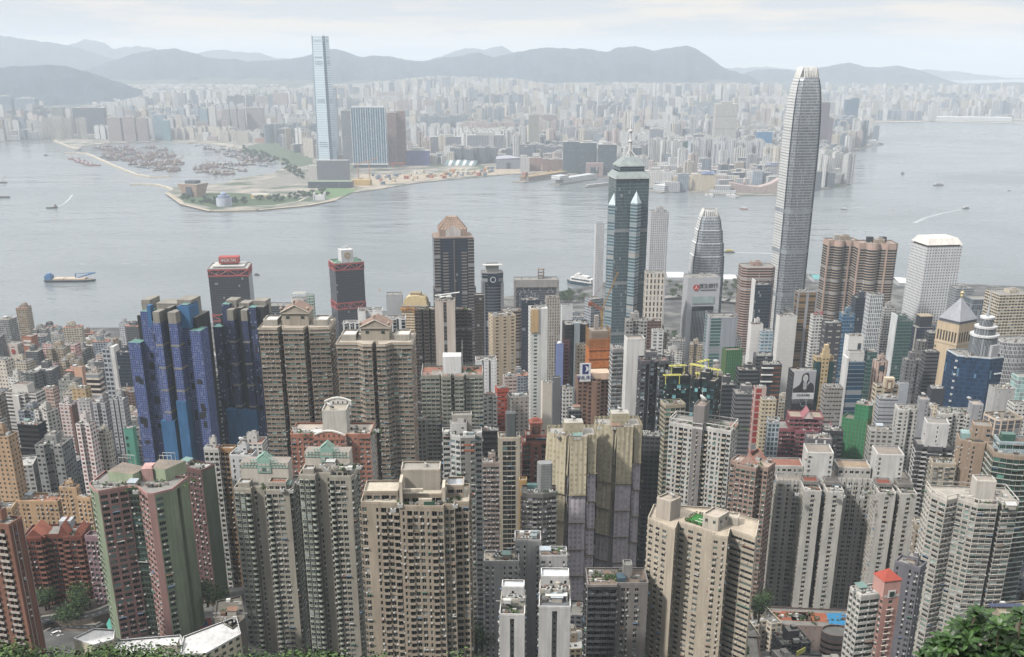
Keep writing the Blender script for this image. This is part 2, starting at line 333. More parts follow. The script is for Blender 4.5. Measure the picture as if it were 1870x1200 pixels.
def gfacade(T, P, z0, z1, st, limit=100, top=1.2, pats=None, R=None):
    """walls of polygon P (thing space) with storeys of openings between z0 and z1"""
    R = R or random.Random(int(abs(P[0][0] * 91) + z1 * 7)); fh = st['fh']
    nf = max(1, int((z1 - z0 - top) / fh)); zs = z1 - top - fh * np.arange(1, nf + 1); zl = zs[-1]
    mb = MB(); wins = []; bals = []; acs = []; gl = st['glass']; rz = T.rz; GI = [0, 0, 0] + list(range(len(gl))) + [1 % len(gl)]; hoods = []
    cr, sr = math.cos(rz), math.sin(rz)
    for i in range(len(P)):
        A, B = P[i], P[(i + 1) % len(P)]; e = Edge(A, B); W0 = 3 + st['emat'][i] if i in st.get('emat', {}) else 0
        wx, wy = e.n[0] * cr - e.n[1] * sr, e.n[0] * sr + e.n[1] * cr
        mx_, my_ = (A[0] + B[0]) / 2, (A[1] + B[1]) / 2
        px, py = T.x + mx_ * cr - my_ * sr, T.y + mx_ * sr + my_ * cr
        face = (-px * wx - py * wy) / math.hypot(px, py)
        mb.quads(e.vq(0, e.L, z0, zl, 0), W0); mb.quads(e.vq(0, e.L, zs[0] + fh, z1, 0), W0)
        if face < -.3 or e.L < 1.0:
            mb.quads(e.vq(0, e.L, zl, zs[0] + fh, 0), W0); continue
        pat = (pats or {}).get(i, st['pat']); nb = max(1, round(e.L / st['bay'])); bw = e.L / nb
        if len(pat) > 1 and nb > 1 and not (pats and i in pats): pat = (pat * (nb // len(pat) + 1))[:nb]
        elif pats and i in pats: nb = len(pat); bw = e.L / nb
        else: pat = (pat * nb)[:nb]
        if e.L < 2.2: pat = 'S'
        for j, k in enumerate(pat):
            u0, u1 = j * bw, (j + 1) * bw
            if k == 'S': mb.quads(e.vq(u0, u1, zl, zs[0] + fh, 0), W0); continue
            if k == 'P':
                e.bx(mb, u0 + bw * .2, u1 - bw * .2, 0, .7, zl, zs[0] + fh, 1); mb.quads(e.vq(u0, u1, zl, zs[0] + fh, 0), W0); continue
            if k == 'V':   # deep light well
                d = -min(4, bw); a, b = u0 + bw * .1, u1 - bw * .1
                mb.quads(e.vq(u0, a, zl, zs[0] + fh, 0), W0); mb.quads(e.vq(b, u1, zl, zs[0] + fh, 0), W0); mb.quads(e.vq(a, b, zl, zs[0] + fh, d), W0)
                mb.quads(e.sq(a, d, 0, zl, zs[0] + fh), W0); mb.quads(e.sq(b, d, 0, zl, zs[0] + fh), W0)
                for z in zs: wins.append((*e.P((a + b) / 2, d + .03, z + 1.6), .7, 1.0, e.ang, R.choice(GI)))
                continue
            sill, head, wf, dep = st['sill'] - .12, min(st['head'] + .15, fh - .25), min(.94, st['wf'] * 1.14), st['dep']
            if k == 'w': wf = wf * .5
            if k == 'L': wf = .96
            if k in 'BO': wf, sill, head, dep = .86, .05, fh - .3, 1.1
            if k == 'Y':
                a, b = u0 + bw * .12, u1 - bw * .12
                mb.quads(e.vq(u0, u1, zl, zs[0] + fh, 0), W0)
                e.bx(mb, a, b, 0, .62, zs + sill - .45, zs + head + .15, 1)
                w = (b - a) * .9
                for z in zs: wins.append((*e.P((a + b) / 2, .68, z + (sill + head) / 2), w, head - sill, e.ang, R.choice(GI)))
                continue
            m = bw * (1 - wf) / 2; a, b = u0 + m, u1 - m
            mb.quads(e.vq(u0, a, zl, zs[0] + fh, 0), W0); mb.quads(e.vq(b, u1, zl, zs[0] + fh, 0), W0)
            mb.quads(e.vq(a, b, zs, zs + sill, 0), W0 if k in 'BO' else st.get('span', W0)); mb.quads(e.vq(a, b, zs + head, zs + fh, 0), W0)
            mb.quads(e.hq(a, b, -dep, 0, zs + sill), W0); mb.quads(e.hq(a, b, -dep, 0, zs + head), W0)
            mb.quads(e.sq(a, -dep, 0, zs + sill, zs + head), W0); mb.quads(e.sq(b, -dep, 0, zs + sill, zs + head), W0)
            mb.quads(e.vq(a, b, zs + sill, zs + head, -dep), 2)
            for z in zs:
                wins.append((*e.P((a + b) / 2, -dep + .04, z + (sill + head) / 2 - (.15 if k in 'BO' else 0)), (b - a) * (.96 if k not in 'BO' else .8), (head - sill) * (.97 if k not in 'BO' else .82), e.ang, R.choice(GI)))
                if k in 'BO': bals.append((*e.P((a + b) / 2, 0, z + .1), b - a + .2, st['bp'], e.ang, int(k == 'O')))
                elif R.random() < .06: hoods.append((*e.P((a + b) / 2, .45, z + head + .1), b - a + .3, .12, e.ang, R.randrange(4)))
                elif R.random() < st['ac'] + .15: acs.append((*e.P(R.uniform(a, b), .3, z + sill - .45), .8, .5, e.ang, 0))
            if st['slab']: e.bx(mb, u0, u1, 0, st['slab'], zs + sill - .22, zs + sill - .08, 1)
        if st['ledge']:
            zz = zs[::st['ledge']]; e.bx(mb, 0, e.L, 0, .22, zz - .2, zz, 1)
    gm = [glass(g) for g in gl]; fm = mat(st['frame'], .5, noise=0); wm = mat(st['wall'], k=.85); bm = mat(st['bal'], k=.88)
    w = mb.build(T.wname, [wm, bm, mat('2a2826')] + [mat(h, k=.85) for h in st.get('walls', ())], T.root)
    T.wname = 'wall'
    def mkw(k):
        b = MB(); t = win_template(k[0], k[1], 0 if k[0] < 1.1 else (1 if k[0] < 2.2 else 2)); b.quads(t[:1], 0); b.quads(t[1:], 1); return b, [gm[k[2]], fm]
    place_many(T.root, 'window', wins, mkw, limit, lambda: gm + [fm])
    if bals: place_many(T.root, 'balcony', bals, lambda k: (bal_template(k[0], k[1], k[2]), [bm]), limit, lambda: [bm])
    if hoods:
        hb = MB()
        for x, y, z, ww, h, an, c in hoods: hb.box((x, y, z), (ww, .9, .12), c, an)
        kind(hb.build('awning', [mat('b5b8b5'), mat('4f7a66'), mat('8a6a58'), mat('5f7f9a')], T.root), 'stuff')
    if acs:
        ab = MB()
        for x, y, z, ww, h, an, _ in acs: ab.box((x, y, z), (ww, .5, h), 0, an)
        kind(ab.build('air_conditioner', [mat(st['acc'], .6)], T.root), 'stuff')
    return w
class Tw: pass
def tower(name, label, cat, uL, uR, v, Y, sh='R', a=.8, rot=0.0, st=None, roof='c', base=None, short=None, group=None, limit=100, wall=None, top=1.2, pats=None, roofm='8d8a84', foot=True, par=1.1, tall=None):
    P0 = shape(sh, a) if isinstance(sh, str) else sh
    r = math.radians(rot); S, X, Z = solve(P0, uL, uR, v, Y, r); T = Tw(); T.S, T.x, T.y, T.z, T.rz = S, X, Y, Z, r
    zb = gz(Y, X) - 6 if base is None else base; T.zb = zb; T.h = Z - zb; T.a = a
    if tall: zb = Z - tall; T.zb = zb; T.h = tall
    T.root = thing(name, label, cat, (X, Y, zb), r, group); T.P = rot2(P0, 0, S); T.wname = 'wall'; T.st = st; T.R = random.Random(int(uL * 7 + v))
    if foot: FOOT.append((X, Y, S * max(1, a) * .62))
    if short: HERO.append((*proj(X, Y, Z), short))
    if isinstance(st, dict):
        T.wall = mat(st['wall']); T.roofm = mat(roofm)
        gfacade(T, T.P, 0, T.h, st, limit, top, pats)
        mb = MB(); mb.poly([(*p, T.h - .05) for p in T.P], 0); mb.build('roof', [T.roofm], T.root)
    elif st is not None:
        T.wall = wall or mat(label_col(st)); T.roofm = mat(roofm)
        mb = MB(); mb.prism(T.P, 0, T.h, 0, 1, bw=st['bw'], v1=-top); mb.build('wall', [st, T.roofm], T.root)
    if st is not None: roofkit(T, T.P, T.h, roof, par)
    return T
def label_col(m):   # base wall colour of a facade material
    return m.name.split('.')[0][7:13]
def parapet(T, P, z, h=1.1, m=None, w=.35, name='parapet'):
    mb = MB(); n = len(P)
    for i in range(n):
        A, B = P[i], P[(i + 1) % n]
        if math.hypot(B[0] - A[0], B[1] - A[1]) < .2: continue
        e = Edge(A, B); e.bx(mb, 0, e.L, -w, .06, z, z + h, 0)
    return mb.build(name, [m or T.wall], T.root)
def leafclump(mb, c, r, n, R, m=0, s=.5, mats=2, flat=.8):
    for _ in range(n):
        v = Vector((R.gauss(0, 1), R.gauss(0, 1), R.gauss(0, 1))).normalized() * r * R.uniform(.55, 1.05)
        p = Vector(c) + Vector((v.x, v.y, v.z * flat)); d = (v.normalized() + Vector((R.uniform(-.7, .7), R.uniform(-.7, .7), R.uniform(-.2, .9)))).normalized()
        x = d.orthogonal().normalized(); y = d.cross(x); t = R.uniform(0, 6.28); x, y = x * math.cos(t) + y * math.sin(t), y * math.cos(t) - x * math.sin(t)
        k = s * R.uniform(.6, 1.3); mb.quads([p - x * k - y * k * .6, p + x * k - y * k * .6, p + x * k * .7 + y * k * .6, p - x * k * .7 + y * k * .6], m + R.randrange(mats))
def GREEN(): return [mat('3d5a28', .7, .75, noise=.3, ns=.6), mat('5a7a35', .7, .75, noise=.3, ns=.6), mat('24381c', .7, .8, noise=.3, ns=.6)]
def dish(T, x, y, z, r=2.2, az=2.4, el=.9):
    mb = MB(); mb.lathe([(0, -.35 * r), (r * .5, -.25 * r), (r * .85, -.08 * r), (r, .08 * r)], 0, 14, cap=False); mb.bar((0, 0, -.3 * r), (0, 0, .5 * r), .08, 0)
    L_ = getattr(T, 'lift', None) or T.root; o = mb.build('satellite_dish', [mat('e8e8e4', .5, noise=.05)], L_, (x, y, z + r * 1.0)); o.rotation_euler = (el, 0, az)
    MB().bar((x, y, z), (x, y, z + r), .15, 0).build('dish_stand', [mat('9a9a96')], L_)
def mast(T, x, y, z, h=12, r=.12): MB().bar((x, y, z), (x, y, z + h), r, 0).bar((x - .8, y, z + h * .7), (x + .8, y, z + h * .7), r * .7, 0).build('antenna', [mat('d0d0cc', .6, noise=0)], getattr(T, 'lift', None) or T.root)
def roofkit(T, P, z, code, par=1.1):
    R = T.R; S = T.S; D = S * T.a; X0 = min(p[0] for p in P); X1 = max(p[0] for p in P); Y0 = min(p[1] for p in P); Y1 = max(p[1] for p in P)
    if par: parapet(T, P, z, par)
    if len(code) and T.y < 1300 if hasattr(T, 'y') else True:
        mb = MB()
        for _ in range(14):
            w = R.uniform(.5, 2.2); mb.box(((X0 + X1) / 2 + R.uniform(-.42, .42) * (X1 - X0), (Y0 + Y1) / 2 + R.uniform(-.38, .38) * (Y1 - Y0), z + w * .35), (w, w * R.uniform(.5, 1.2), w * .7), R.randrange(4))
        for _ in range(4):
            x, y = (X0 + X1) / 2 + R.uniform(-.4, .4) * (X1 - X0), (Y0 + Y1) / 2 + R.uniform(-.36, .36) * (Y1 - Y0)
            if R.random() < .6: mb.box((x, y, z + .25), (R.uniform(3, 9), .25, .25), 1)
            else: mb.bar((x, y, z), (x, y, z + R.uniform(2, 4.5)), .07, 1)
        kind(mb.build('roof_plant', [mat('8f8b84'), mat('c9c7c2'), mat('5f5d5a'), mat('7a5f50')], T.root), 'stuff')
    cx, cy = (X0 + X1) / 2, (Y0 + Y1) / 2; ch = 0; cw = min(14, S * .42); cd = min(12, D * .42)
    def spot(k=.3): return cx + R.uniform(-k, k) * S, cy + R.uniform(-k, k) * D
    for c in code:
        if c == 'c':
            ch = R.uniform(4, 7); ox, oy = R.uniform(-.1, .1) * S, R.uniform(-.02, .12) * D
            mb = MB(); mb.box((cx + ox, cy + oy, z + ch / 2), (cw, cd, ch), 0, top=1); mb.box((cx + ox + cw * .15, cy + oy, z + ch + .9), (cw * .4, cd * .5, 1.8), 0, top=1)
            mb.box((cx + ox - cw * .2, cy + oy - cd / 2 - .02, z + 1.2), (1.1, .1, 2.1), 2); mb.box((cx + ox + cw * .25, cy + oy - cd / 2 - .02, z + ch * .6), (1.2, .1, .8), 2)
            for sx in (-1, 1): mb.box((cx + ox + sx * (cw / 2 - .1), cy + oy, z + ch + .25), (.2, cd, .5), 0)
            T.lift = mb.build('lift_housing', [T.wall, mat('96928b'), mat('3a3a3a')], T.root); hz = z + ch; hx, hy = cx + ox, cy + oy
        elif c == 't':
            for _ in range(2):
                x, y = spot(.33); mb = MB()
                if R.random() < .5: mb.lathe([(1.4, z), (1.4, z + 2.4), (.2, z + 2.9)], 0, 12, (x, y))
                else: mb.box((x, y, z + 1.4), (3.2, 2.4, 1.6), 0); [mb.box((x + a, y + b, z + .3), (.3, .3, .6), 0) for a in (-1.2, 1.2) for b in (-.9, .9)]
                mb.build('water_tank', [mat(R.choice(['c9c9c4', '8f9a9c', 'b8b0a2']))], T.root)
        elif c == 'd':
            if ch: dish(T, hx, hy, hz, R.uniform(1.6, 2.4), R.uniform(1.8, 3))
            else: x, y = spot(.25); dish(T, x, y, z, R.uniform(1.6, 2.4), R.uniform(1.8, 3))
        elif c == 'a': 
            x, y = (hx, hy) if ch else spot(.3); mast(T, x + 1, y, hz if ch else z, R.uniform(7, 14))
        elif c == 'g':
            mb = MB(); x0, y0 = spot(.22)
            for _ in range(12): leafclump(mb, (x0 + R.uniform(-.24, .24) * S, y0 + R.uniform(-.2, .2) * D, z + .7), R.uniform(.6, 1.3), 22, R, s=.35)
            kind(mb.build('roof_garden', GREEN(), T.root), 'stuff')
        elif c == 'k':
            for _ in range(4):
                x, y = spot(.36); mb = MB(); mb.box((x, y, z + .9), (2.2, 1.4, 1.5), 0); mb.lathe([(.5, z + 1.65), (.5, z + 1.9)], 1, 10, (x, y)); mb.build('cooling_unit', [mat('bdbdb8', .5), mat('4a4a4a')], T.root)
        elif c == 'r':
            mb = MB()
            for i in range(len(P)):
                e = Edge(P[i], P[(i + 1) % len(P)])
                if e.L < 1: continue
                n = max(2, int(e.L / 1.2)); uu = np.linspace(0, e.L, n + 1)
                e.bx(mb, uu - .05, uu + .05, -.3, -.2, z + par, z + par + 1.6, 0)
                for q in (.7, 1.55): e.bx(mb, 0, e.L, -.29, -.21, z + par + q, z + par + q + .1, 0)
            mb.build('railing', [mat('e6e6e2', .6, noise=0)], T.root)
        elif c == 's':
            x, y = spot(.3); w, d = R.uniform(3, 5), R.uniform(3, 4); mb = MB(); mb.box((x, y, z + 1.2), (w, d, 2.4), 0); mb.quads([(x - w * .6, y - d * .6, z + 2.5), (x + w * .6, y - d * .6, z + 2.5), (x + w * .6, y + d * .6, z + 3.1), (x - w * .6, y + d * .6, z + 3.1)], 1)
            mb.build('roof_shed', [mat('b9b3a8'), mat(R.choice(['c8c8c6', '8f6a55', '6f8f86', 'a9b4bc']), .5)], T.root)
        elif c == 'p':
            mb = MB(); zz = z + 3
            for i in range(len(P)):
                e = Edge(P[i], P[(i + 1) % len(P)])
                if e.L > 2: e.bx(mb, 0, e.L, -.4, 0, zz, zz + .4, 0); e.bx(mb, np.array([0, e.L - .4]), np.array([.4, e.L]), -.4, 0, z + par, zz, 0)
            mb.build('roof_frame', [T.wall], T.root)
        elif c == 'h':
            mb = MB(); x, y = spot(.1); w, d = S * .3, D * .25
            mb.quads([(x - w, y - d, z + .12), (x + w, y - d, z + .12), (x + w, y + d, z + .12), (x - w, y + d, z + .12)], 0); mb.build('roof_tiles', [mat(R.choice(['a5583c', 'b0623f', '8f8378']))], T.root)
def text_mesh(s, size, m, depth=.15):
    cu = bpy.data.curves.new('lettering', 'FONT'); cu.body = s; cu.size = size; cu.extrude = depth; cu.align_x = 'CENTER'; cu.align_y = 'CENTER'
    o = bpy.data.objects.new('lettering', cu); me = bpy.data.meshes.new_from_object(o); bpy.data.objects.remove(o); me.materials.clear(); me.materials.append(m); return me
def lettering(s, size, col, parent, loc, rz=0.0, sx=1.0, name='lettering', depth=.15):
    """upright letters facing local -y"""
    parent = SIGNS.get(parent.name, {}).get(True, parent)     # lettering belongs to the board behind it
    o = link(name, text_mesh(s, size, mat(col, .6, noise=0), depth), parent, loc); o.rotation_euler = (math.pi / 2, 0, rz); o.scale = (sx, 1, 1); return o
SIGNS = {}
def fbox(T, c, d, hexs, name, rz=0.0, top=None, rough=.8):
    mb = MB(); mb.box(c, d, 0, rz, 1 if top else None); SIGNS.setdefault(T.root.name, {})['sign' in name or 'caption' in name or 'board' in name] = (o := mb.build(name, [mat(hexs, rough)] + ([mat(top)] if top else []), T.root)); return o
def sub(T, x, y, w, d, z0, z1, st, name='wall', limit=40, top='8d8a84', pats=None, par=.9, sh='R', rz=0.0):
    """an extra block of the same building"""
    P = [(x + q[0], y + q[1]) for q in rot2([(p[0] * w, p[1] * d) for p in shape(sh, 1.0)], rz)]
    if isinstance(st, dict):
        T.wname = name; gfacade(T, P, z0, z1, st, limit, .8, pats)
        MB().poly([(*p, z1 - .05) for p in P], 0).build('roof', [mat(top)], T.root); m = mat(st['wall'])
    else:
        bw = st.get('bw', 3.2); MB().prism(P, z0, z1, 0, 1, bw=bw, v1=-.8).build(name, [st, mat(top)], T.root); m = st if 'bw' not in st.keys() else mat(label_col(st))
    if par: parapet(T, P, z1, par, m)
    return P
from mathutils import noise as MN
# ------------------------------------------------------------------ water
def water_mat():
    m = bpy.data.materials.new('harbour_water'); m.use_nodes = True; nt = m.node_tree; b = nt.nodes['Principled BSDF']; L = nt.links.new
    b.inputs['Base Color'].default_value = (.17, .19, .20, 1); b.inputs['Roughness'].default_value = .16; b.inputs['IOR'].default_value = 1.33
    t = node(nt, 'ShaderNodeNewGeometry'); hs = []
    for s, sx, d in ((.055, 1.0, 4), (.012, .5, 3), (.0016, .6, 4)):
        mp = node(nt, 'ShaderNodeMapping'); mp.inputs['Scale'].default_value = (s * sx, s, s); mp.inputs['Rotation'].default_value = (0, 0, .35)
        n = node(nt, 'ShaderNodeTexNoise'); n.inputs['Detail'].default_value = d; n.inputs['Scale'].default_value = 1; L(t.outputs['Position'], mp.inputs[0]); L(mp.outputs[0], n.inputs['Vector']); hs.append(n.outputs[0])
    a = node(nt, 'ShaderNodeMath', operation='MULTIPLY_ADD', i1=4.0); L(hs[1], a.inputs[0]); L(hs[0], a.inputs[2])
    bp = node(nt, 'ShaderNodeBump'); bp.inputs['Strength'].default_value = .5; bp.inputs['Distance'].default_value = 3.0; L(a.outputs[0], bp.inputs['Height']); L(bp.outputs[0], b.inputs['Normal'])
    mr = node(nt, 'ShaderNodeMapRange', i1=.38, i2=.62, i3=.06, i4=.36); L(hs[2], mr.inputs[0]); L(mr.outputs[0], b.inputs['Roughness'])
    return m
mb = MB(); mb.quads([(-25000, -400, 0), (25000, -400, 0), (25000, 24000, 0), (-25000, 24000, 0)]); kind(mb.build('harbour_water', [water_mat()]), 'structure')
# ------------------------------------------------------------------ island ground: hillside running down to the shore
SH = [(-60, 600), (60, 602), (250, 600), (420, 590), (600, 578), (760, 566), (900, 545), (1020, 534), (1060, 526), (1130, 512), (1230, 500), (1330, 505), (1480, 500), (1560, 508), (1660, 512), (1760, 520), (1900, 526)]
shx = [ground(u, v, 2)[0] for u, v in SH]; shy = [ground(u, v, 2)[1] for u, v in SH]
def shore(x): return float(np.interp(x, shx, shy))
def ground_mat():
    m = bpy.data.materials.new('hillside_ground'); m.use_nodes = True; nt = m.node_tree; b = nt.nodes['Principled BSDF']; L = nt.links.new; b.inputs['Roughness'].default_value = .9
    g = node(nt, 'ShaderNodeNewGeometry'); n = node(nt, 'ShaderNodeTexNoise'); n.inputs['Scale'].default_value = .035; n.inputs['Detail'].default_value = 6; L(g.outputs['Position'], n.inputs['Vector'])
    r = node(nt, 'ShaderNodeValToRGB'); cr = r.color_ramp; cr.elements[0].position = .38; cr.elements[0].color = (.05, .05, .052, 1); cr.elements[1].position = .62; cr.elements[1].color = (.17, .165, .155, 1)
    e = cr.elements.new(.5); e.color = (.09, .09, .085, 1); L(n.outputs[0], r.inputs[0])
    s = node(nt, 'ShaderNodeSeparateXYZ'); L(g.outputs['Position'], s.inputs[0]); mr = node(nt, 'ShaderNodeMapRange', i1=400.0, i2=440.0); L(s.outputs[1], mr.inputs[0])
    n2 = node(nt, 'ShaderNodeTexNoise'); n2.inputs['Scale'].default_value = .3; n2.inputs['Detail'].default_value = 5; L(g.outputs['Position'], n2.inputs['Vector'])
    r2 = node(nt, 'ShaderNodeValToRGB'); r2.color_ramp.elements[0].color = (.012, .025, .01, 1); r2.color_ramp.elements[1].color = (.06, .1, .035, 1); r2.color_ramp.elements[0].position = .35; L(n2.outputs[0], r2.inputs[0])
    mx = node(nt, 'ShaderNodeMix', data_type='RGBA'); L(mr.outputs[0], mx.inputs[0]); L(r2.outputs[0], mx.inputs[6]); L(r.outputs[0], mx.inputs[7]); L(mx.outputs[2], b.inputs['Base Color']); return m
mb = MB(); xs = np.linspace(-2600, 2600, 105); rows = 90
def gpt(x, k):
    ys = -60 + (shore(x) + 60) * (k / rows) ** 1.6; z = gz(ys, x)
    return (x, ys, z)
for i in range(len(xs) - 1):
    for k in range(rows): mb.quads([gpt(xs[i], k), gpt(xs[i + 1], k), gpt(xs[i + 1], k + 1), gpt(xs[i], k + 1)])
    a, b = gpt(xs[i], rows), gpt(xs[i + 1], rows); mb.quads([a, b, (b[0], b[1], -4), (a[0], a[1], -4)])
kind(mb.build('hillside_ground', [ground_mat()]), 'structure')
# ------------------------------------------------------------------ Kowloon land
KL = [(-400, 262), (0, 258), (95, 253), (112, 262), (140, 275), (150, 268), (190, 262), (290, 258), (380, 262), (440, 272), (490, 285), (525, 300), (500, 316), (440, 324), (410, 334), (350, 338), (318, 340), (305, 352), (335, 374), (385, 386), (470, 384), (560, 376), (612, 366), (640, 352), (700, 344), (760, 334), (850, 325), (930, 318), (1010, 316), (1100, 322), (1185, 326), (1205, 352), (1240, 349), (1300, 351), (1345, 358), (1430, 355), (1500, 345), (1545, 338), (1553, 334), (1530, 322), (1525, 308), (1555, 292), (1520, 287), (1600, 262), (1585, 252), (1590, 238), (1570, 228), (1580, 222), (1700, 219), (2300, 224)]
KP = [ground(u, v, 2.5) for u, v in KL]
kl = [(p.x, p.y) for p in KP] + [(10000, 14500), (-10000, 14500)]
def kground_mat():
    m = bpy.data.materials.new('reclaimed_ground'); m.use_nodes = True; nt = m.node_tree; b = nt.nodes['Principled BSDF']; L = nt.links.new; b.inputs['Roughness'].default_value = .9
    g = node(nt, 'ShaderNodeNewGeometry'); n = node(nt, 'ShaderNodeTexNoise'); n.inputs['Scale'].default_value = .012; n.inputs['Detail'].default_value = 7; L(g.outputs['Position'], n.inputs['Vector'])
    r = node(nt, 'ShaderNodeValToRGB'); cr = r.color_ramp; cr.elements[0].position = .36; cr.elements[0].color = (.06, .09, .045, 1); cr.elements[1].position = .62; cr.elements[1].color = (.36, .32, .26, 1); e = cr.elements.new(.48); e.color = (.2, .19, .17, 1)
    L(n.outputs[0], r.inputs[0]); L(r.outputs[0], b.inputs['Base Color']); return m
KG = kground_mat()
mb = MB(); mb.poly([(x, y, 2.5) for x, y in kl], 0)
for a, b in zip(kl[:-3], kl[1:-2]): mb.quads([(*a, -3), (*b, -3), (*b, 2.5), (*a, 2.5)], 1)
kind(mb.build('waterfront_ground', [KG, mat('a3937c')]), 'structure')
def inside(x, y, P):
    c = False; j = len(P) - 1
    for i in range(len(P)):
        if (P[i][1] > y) != (P[j][1] > y) and x < (P[j][0] - P[i][0]) * (y - P[i][1]) / (P[j][1] - P[i][1]) + P[i][0]: c = not c
        j = i
    return c
def gk(x, y):
    y0 = 6900 if x < 2000 else (6900 + (x - 2000) * 6 if x < 2500 else 9900)
    return 2.5 + max(0, y - y0) * .034 + (MN.noise((x * .0011, y * .0011, 3)) * 22 + 6 if y > y0 + 250 else 0)
mb = MB(); gx = np.linspace(-8000, 8000, 81); gy = np.linspace(6850, 13000, 44)
for i in range(80):
    for j in range(43):
        q = [(gx[a], gy[b]) for a, b in ((i, j), (i + 1, j), (i + 1, j + 1), (i, j + 1))]
        mb.quads([(x, y, gk(x, y) - (8 if gk(x, y) < 3 else 0)) for x, y in q])
kind(mb.build('rising_ground', [mat('4a5652', .95, noise=.4, ns=.008)], smooth=True), 'structure')
# seawall edge, paths and lawns of the park on the point
def strip(px, w, z, m, name, closed=False, k='structure'):
    mb = MB(); pts = [ground(u, v, z) for u, v in px]
    for a, b in zip(pts[:-1], pts[1:]):
        d = (b - a).normalized(); n = Vector((-d.y, d.x, 0)) * w / 2; a2, b2 = a - d * w * .2, b + d * w * .2
        mb.quads([a2 - n, b2 - n, b2 + n, a2 + n])
    return kind(mb.build(name, [m]), k)
def area(px, z, m, name): mb = MB(); mb.poly([tuple(ground(u, v, z)) for u, v in px], 0); return kind(mb.build(name, [m]), 'structure')
area([(560, 352), (600, 341), (655, 346), (630, 357), (590, 366)], 2.62, mat('5f7d4a', .9), 'park_lawn')
area([(322, 360), (360, 352), (430, 352), (560, 362), (600, 362), (540, 371), (470, 378), (390, 379), (345, 371)], 2.61, mat('4b5f3c', .95, noise=.4, ns=.03), 'park_ground')
strip([(305, 352), (335, 373), (385, 385), (470, 383), (560, 375), (612, 365)], 16, 3.1, mat('b3a58f'), 'seawall_path')
strip([(430, 378), (500, 375), (545, 368), (560, 360), (600, 352)], 8, 2.75, mat('bcb5a8'), 'park_path')
area([(470, 330), (530, 318), (570, 312), (570, 330), (520, 340), (470, 345)], 2.66, mat('8a857c', noise=.35, ns=.03), 'works_yard')
area([(436, 273), (470, 262), (565, 258), (572, 300), (540, 306), (500, 288)], 2.58, mat('55644c', .95, noise=.4, ns=.02), 'green_verge')
area([(640, 345), (660, 318), (760, 318), (900, 308), (1000, 305), (1000, 314), (850, 322), (760, 331)], 2.66, mat('b5a48c', noise=.45, ns=.03), 'building_site_ground')
def embank(name, label, px, w, h, hx, cat='breakwater'):
    mb = MB(); pts = [ground(u, v, 0) for u, v in px]
    N = []
    for i in range(len(pts)):
        d = (pts[min(i + 1, len(pts) - 1)] - pts[max(0, i - 1)]).normalized(); N.append(Vector((-d.y, d.x, 0)))
    for i in range(len(pts) - 1):
        for (s0, z0, m), (s1, z1, _) in zip([(-w, -2, 0), (-w * .35, h, 1), (w * .35, h, 0)], [(-w * .35, h, 0), (w * .35, h, 0), (w, -2, 0)]):
            mb.quads([pts[i] + N[i] * s0 + Vector((0, 0, z0)), pts[i + 1] + N[i + 1] * s0 + Vector((0, 0, z0)), pts[i + 1] + N[i + 1] * s1 + Vector((0, 0, z1)), pts[i] + N[i] * s1 + Vector((0, 0, z1))], m)
    tag(mb.build(name, [mat('9a8f7c', noise=.4, ns=.2), mat('c9bda6')]), label, cat)
embank('breakwater', 'long curved stone breakwater closing off the harbour of moored boats', [(117, 281), (140, 280), (158, 281), (175, 288), (200, 300), (225, 310), (250, 320), (275, 324), (310, 323)], 13, 4, '')
embank('breakwater', 'short pale breakwater running out from the tan inverted building', [(238, 338), (262, 337), (285, 338), (305, 343), (316, 349)], 12, 4, '')
embank('breakwater', 'stone spit below the dark waterfront apartment wall', [(100, 258), (115, 264), (130, 270), (145, 274)], 10, 4, '')
# ------------------------------------------------------------------ hills
def hills(px, D, hexs, seed, run=2.4, k=.8):
    u = np.arange(px[0][0], px[-1][0] + 1, 4.0); v = np.interp(u, [p[0] for p in px], [p[1] for p in px])
    R = 16; G = []
    for i in range(len(u)):
        vv = v[i] + MN.noise((u[i] * .06, seed, 0)) * 2.2 + MN.noise((u[i] * .2, seed, 1)) * 1.1
        top = at(u[i], vv, D); rx = top.x / D; H = top.z; row = []
        for j in range(-3, R + 1):
            s = j / R
            if j < 0: y = D - j * 260; z = H * (1 + j * .22)
            else:
                nn = MN.fractal((u[i] * .022, j * .35, seed), 1.0, 2.0, 5); y = D - s * H * run; z = H * (1 - s) ** 1.15 + nn * H * .2 * math.sin(math.pi * min(1, s * 1.1)) - (3 if j == R else 0)
            row.append((rx * y, y, z))
        G.append(row)
    mb = MB()
    V = []; F = []; n = R + 4
    for r in G: V += r
    for i in range(len(G) - 1):
        for j in range(n - 1): F.append((i * n + j, i * n + j + 1, (i + 1) * n + j + 1, (i + 1) * n + j))
    me = bpy.data.meshes.new('hills'); me.from_pydata(V, [], F); me.materials.append(mat(hexs, .95, k=k, noise=.45, ns=.006)); me.polygons.foreach_set('use_smooth', np.ones(len(F), bool))
    return kind(link('hills', me), 'structure')
hills([(-420, 150), (-200, 130), (-60, 118), (0, 122), (40, 121), (80, 119), (120, 121), (160, 131), (200, 145), (260, 165)], 9200, '33475c', 1.3)  # slope colour of every ridge carries a painted-in blue haze tint
hills([(60, 168), (110, 150), (150, 130), (200, 112), (240, 100), (280, 91), (320, 89), (345, 94), (370, 102), (400, 108), (430, 109), (450, 112), (480, 111), (500, 110), (540, 106), (570, 98), (600, 89), (625, 91), (645, 100), (660, 103), (690, 101), (720, 105), (760, 113), (800, 107), (850, 100), (870, 96), (900, 105), (940, 96), (985, 87), (1020, 88), (1060, 89), (1112, 94), (1130, 87), (1160, 85), (1195, 92), (1225, 88), (1252, 82), (1275, 91), (1295, 105), (1315, 120), (1340, 130), (1370, 140), (1420, 160)], 12600, '33475c', 2.7, 4.6)
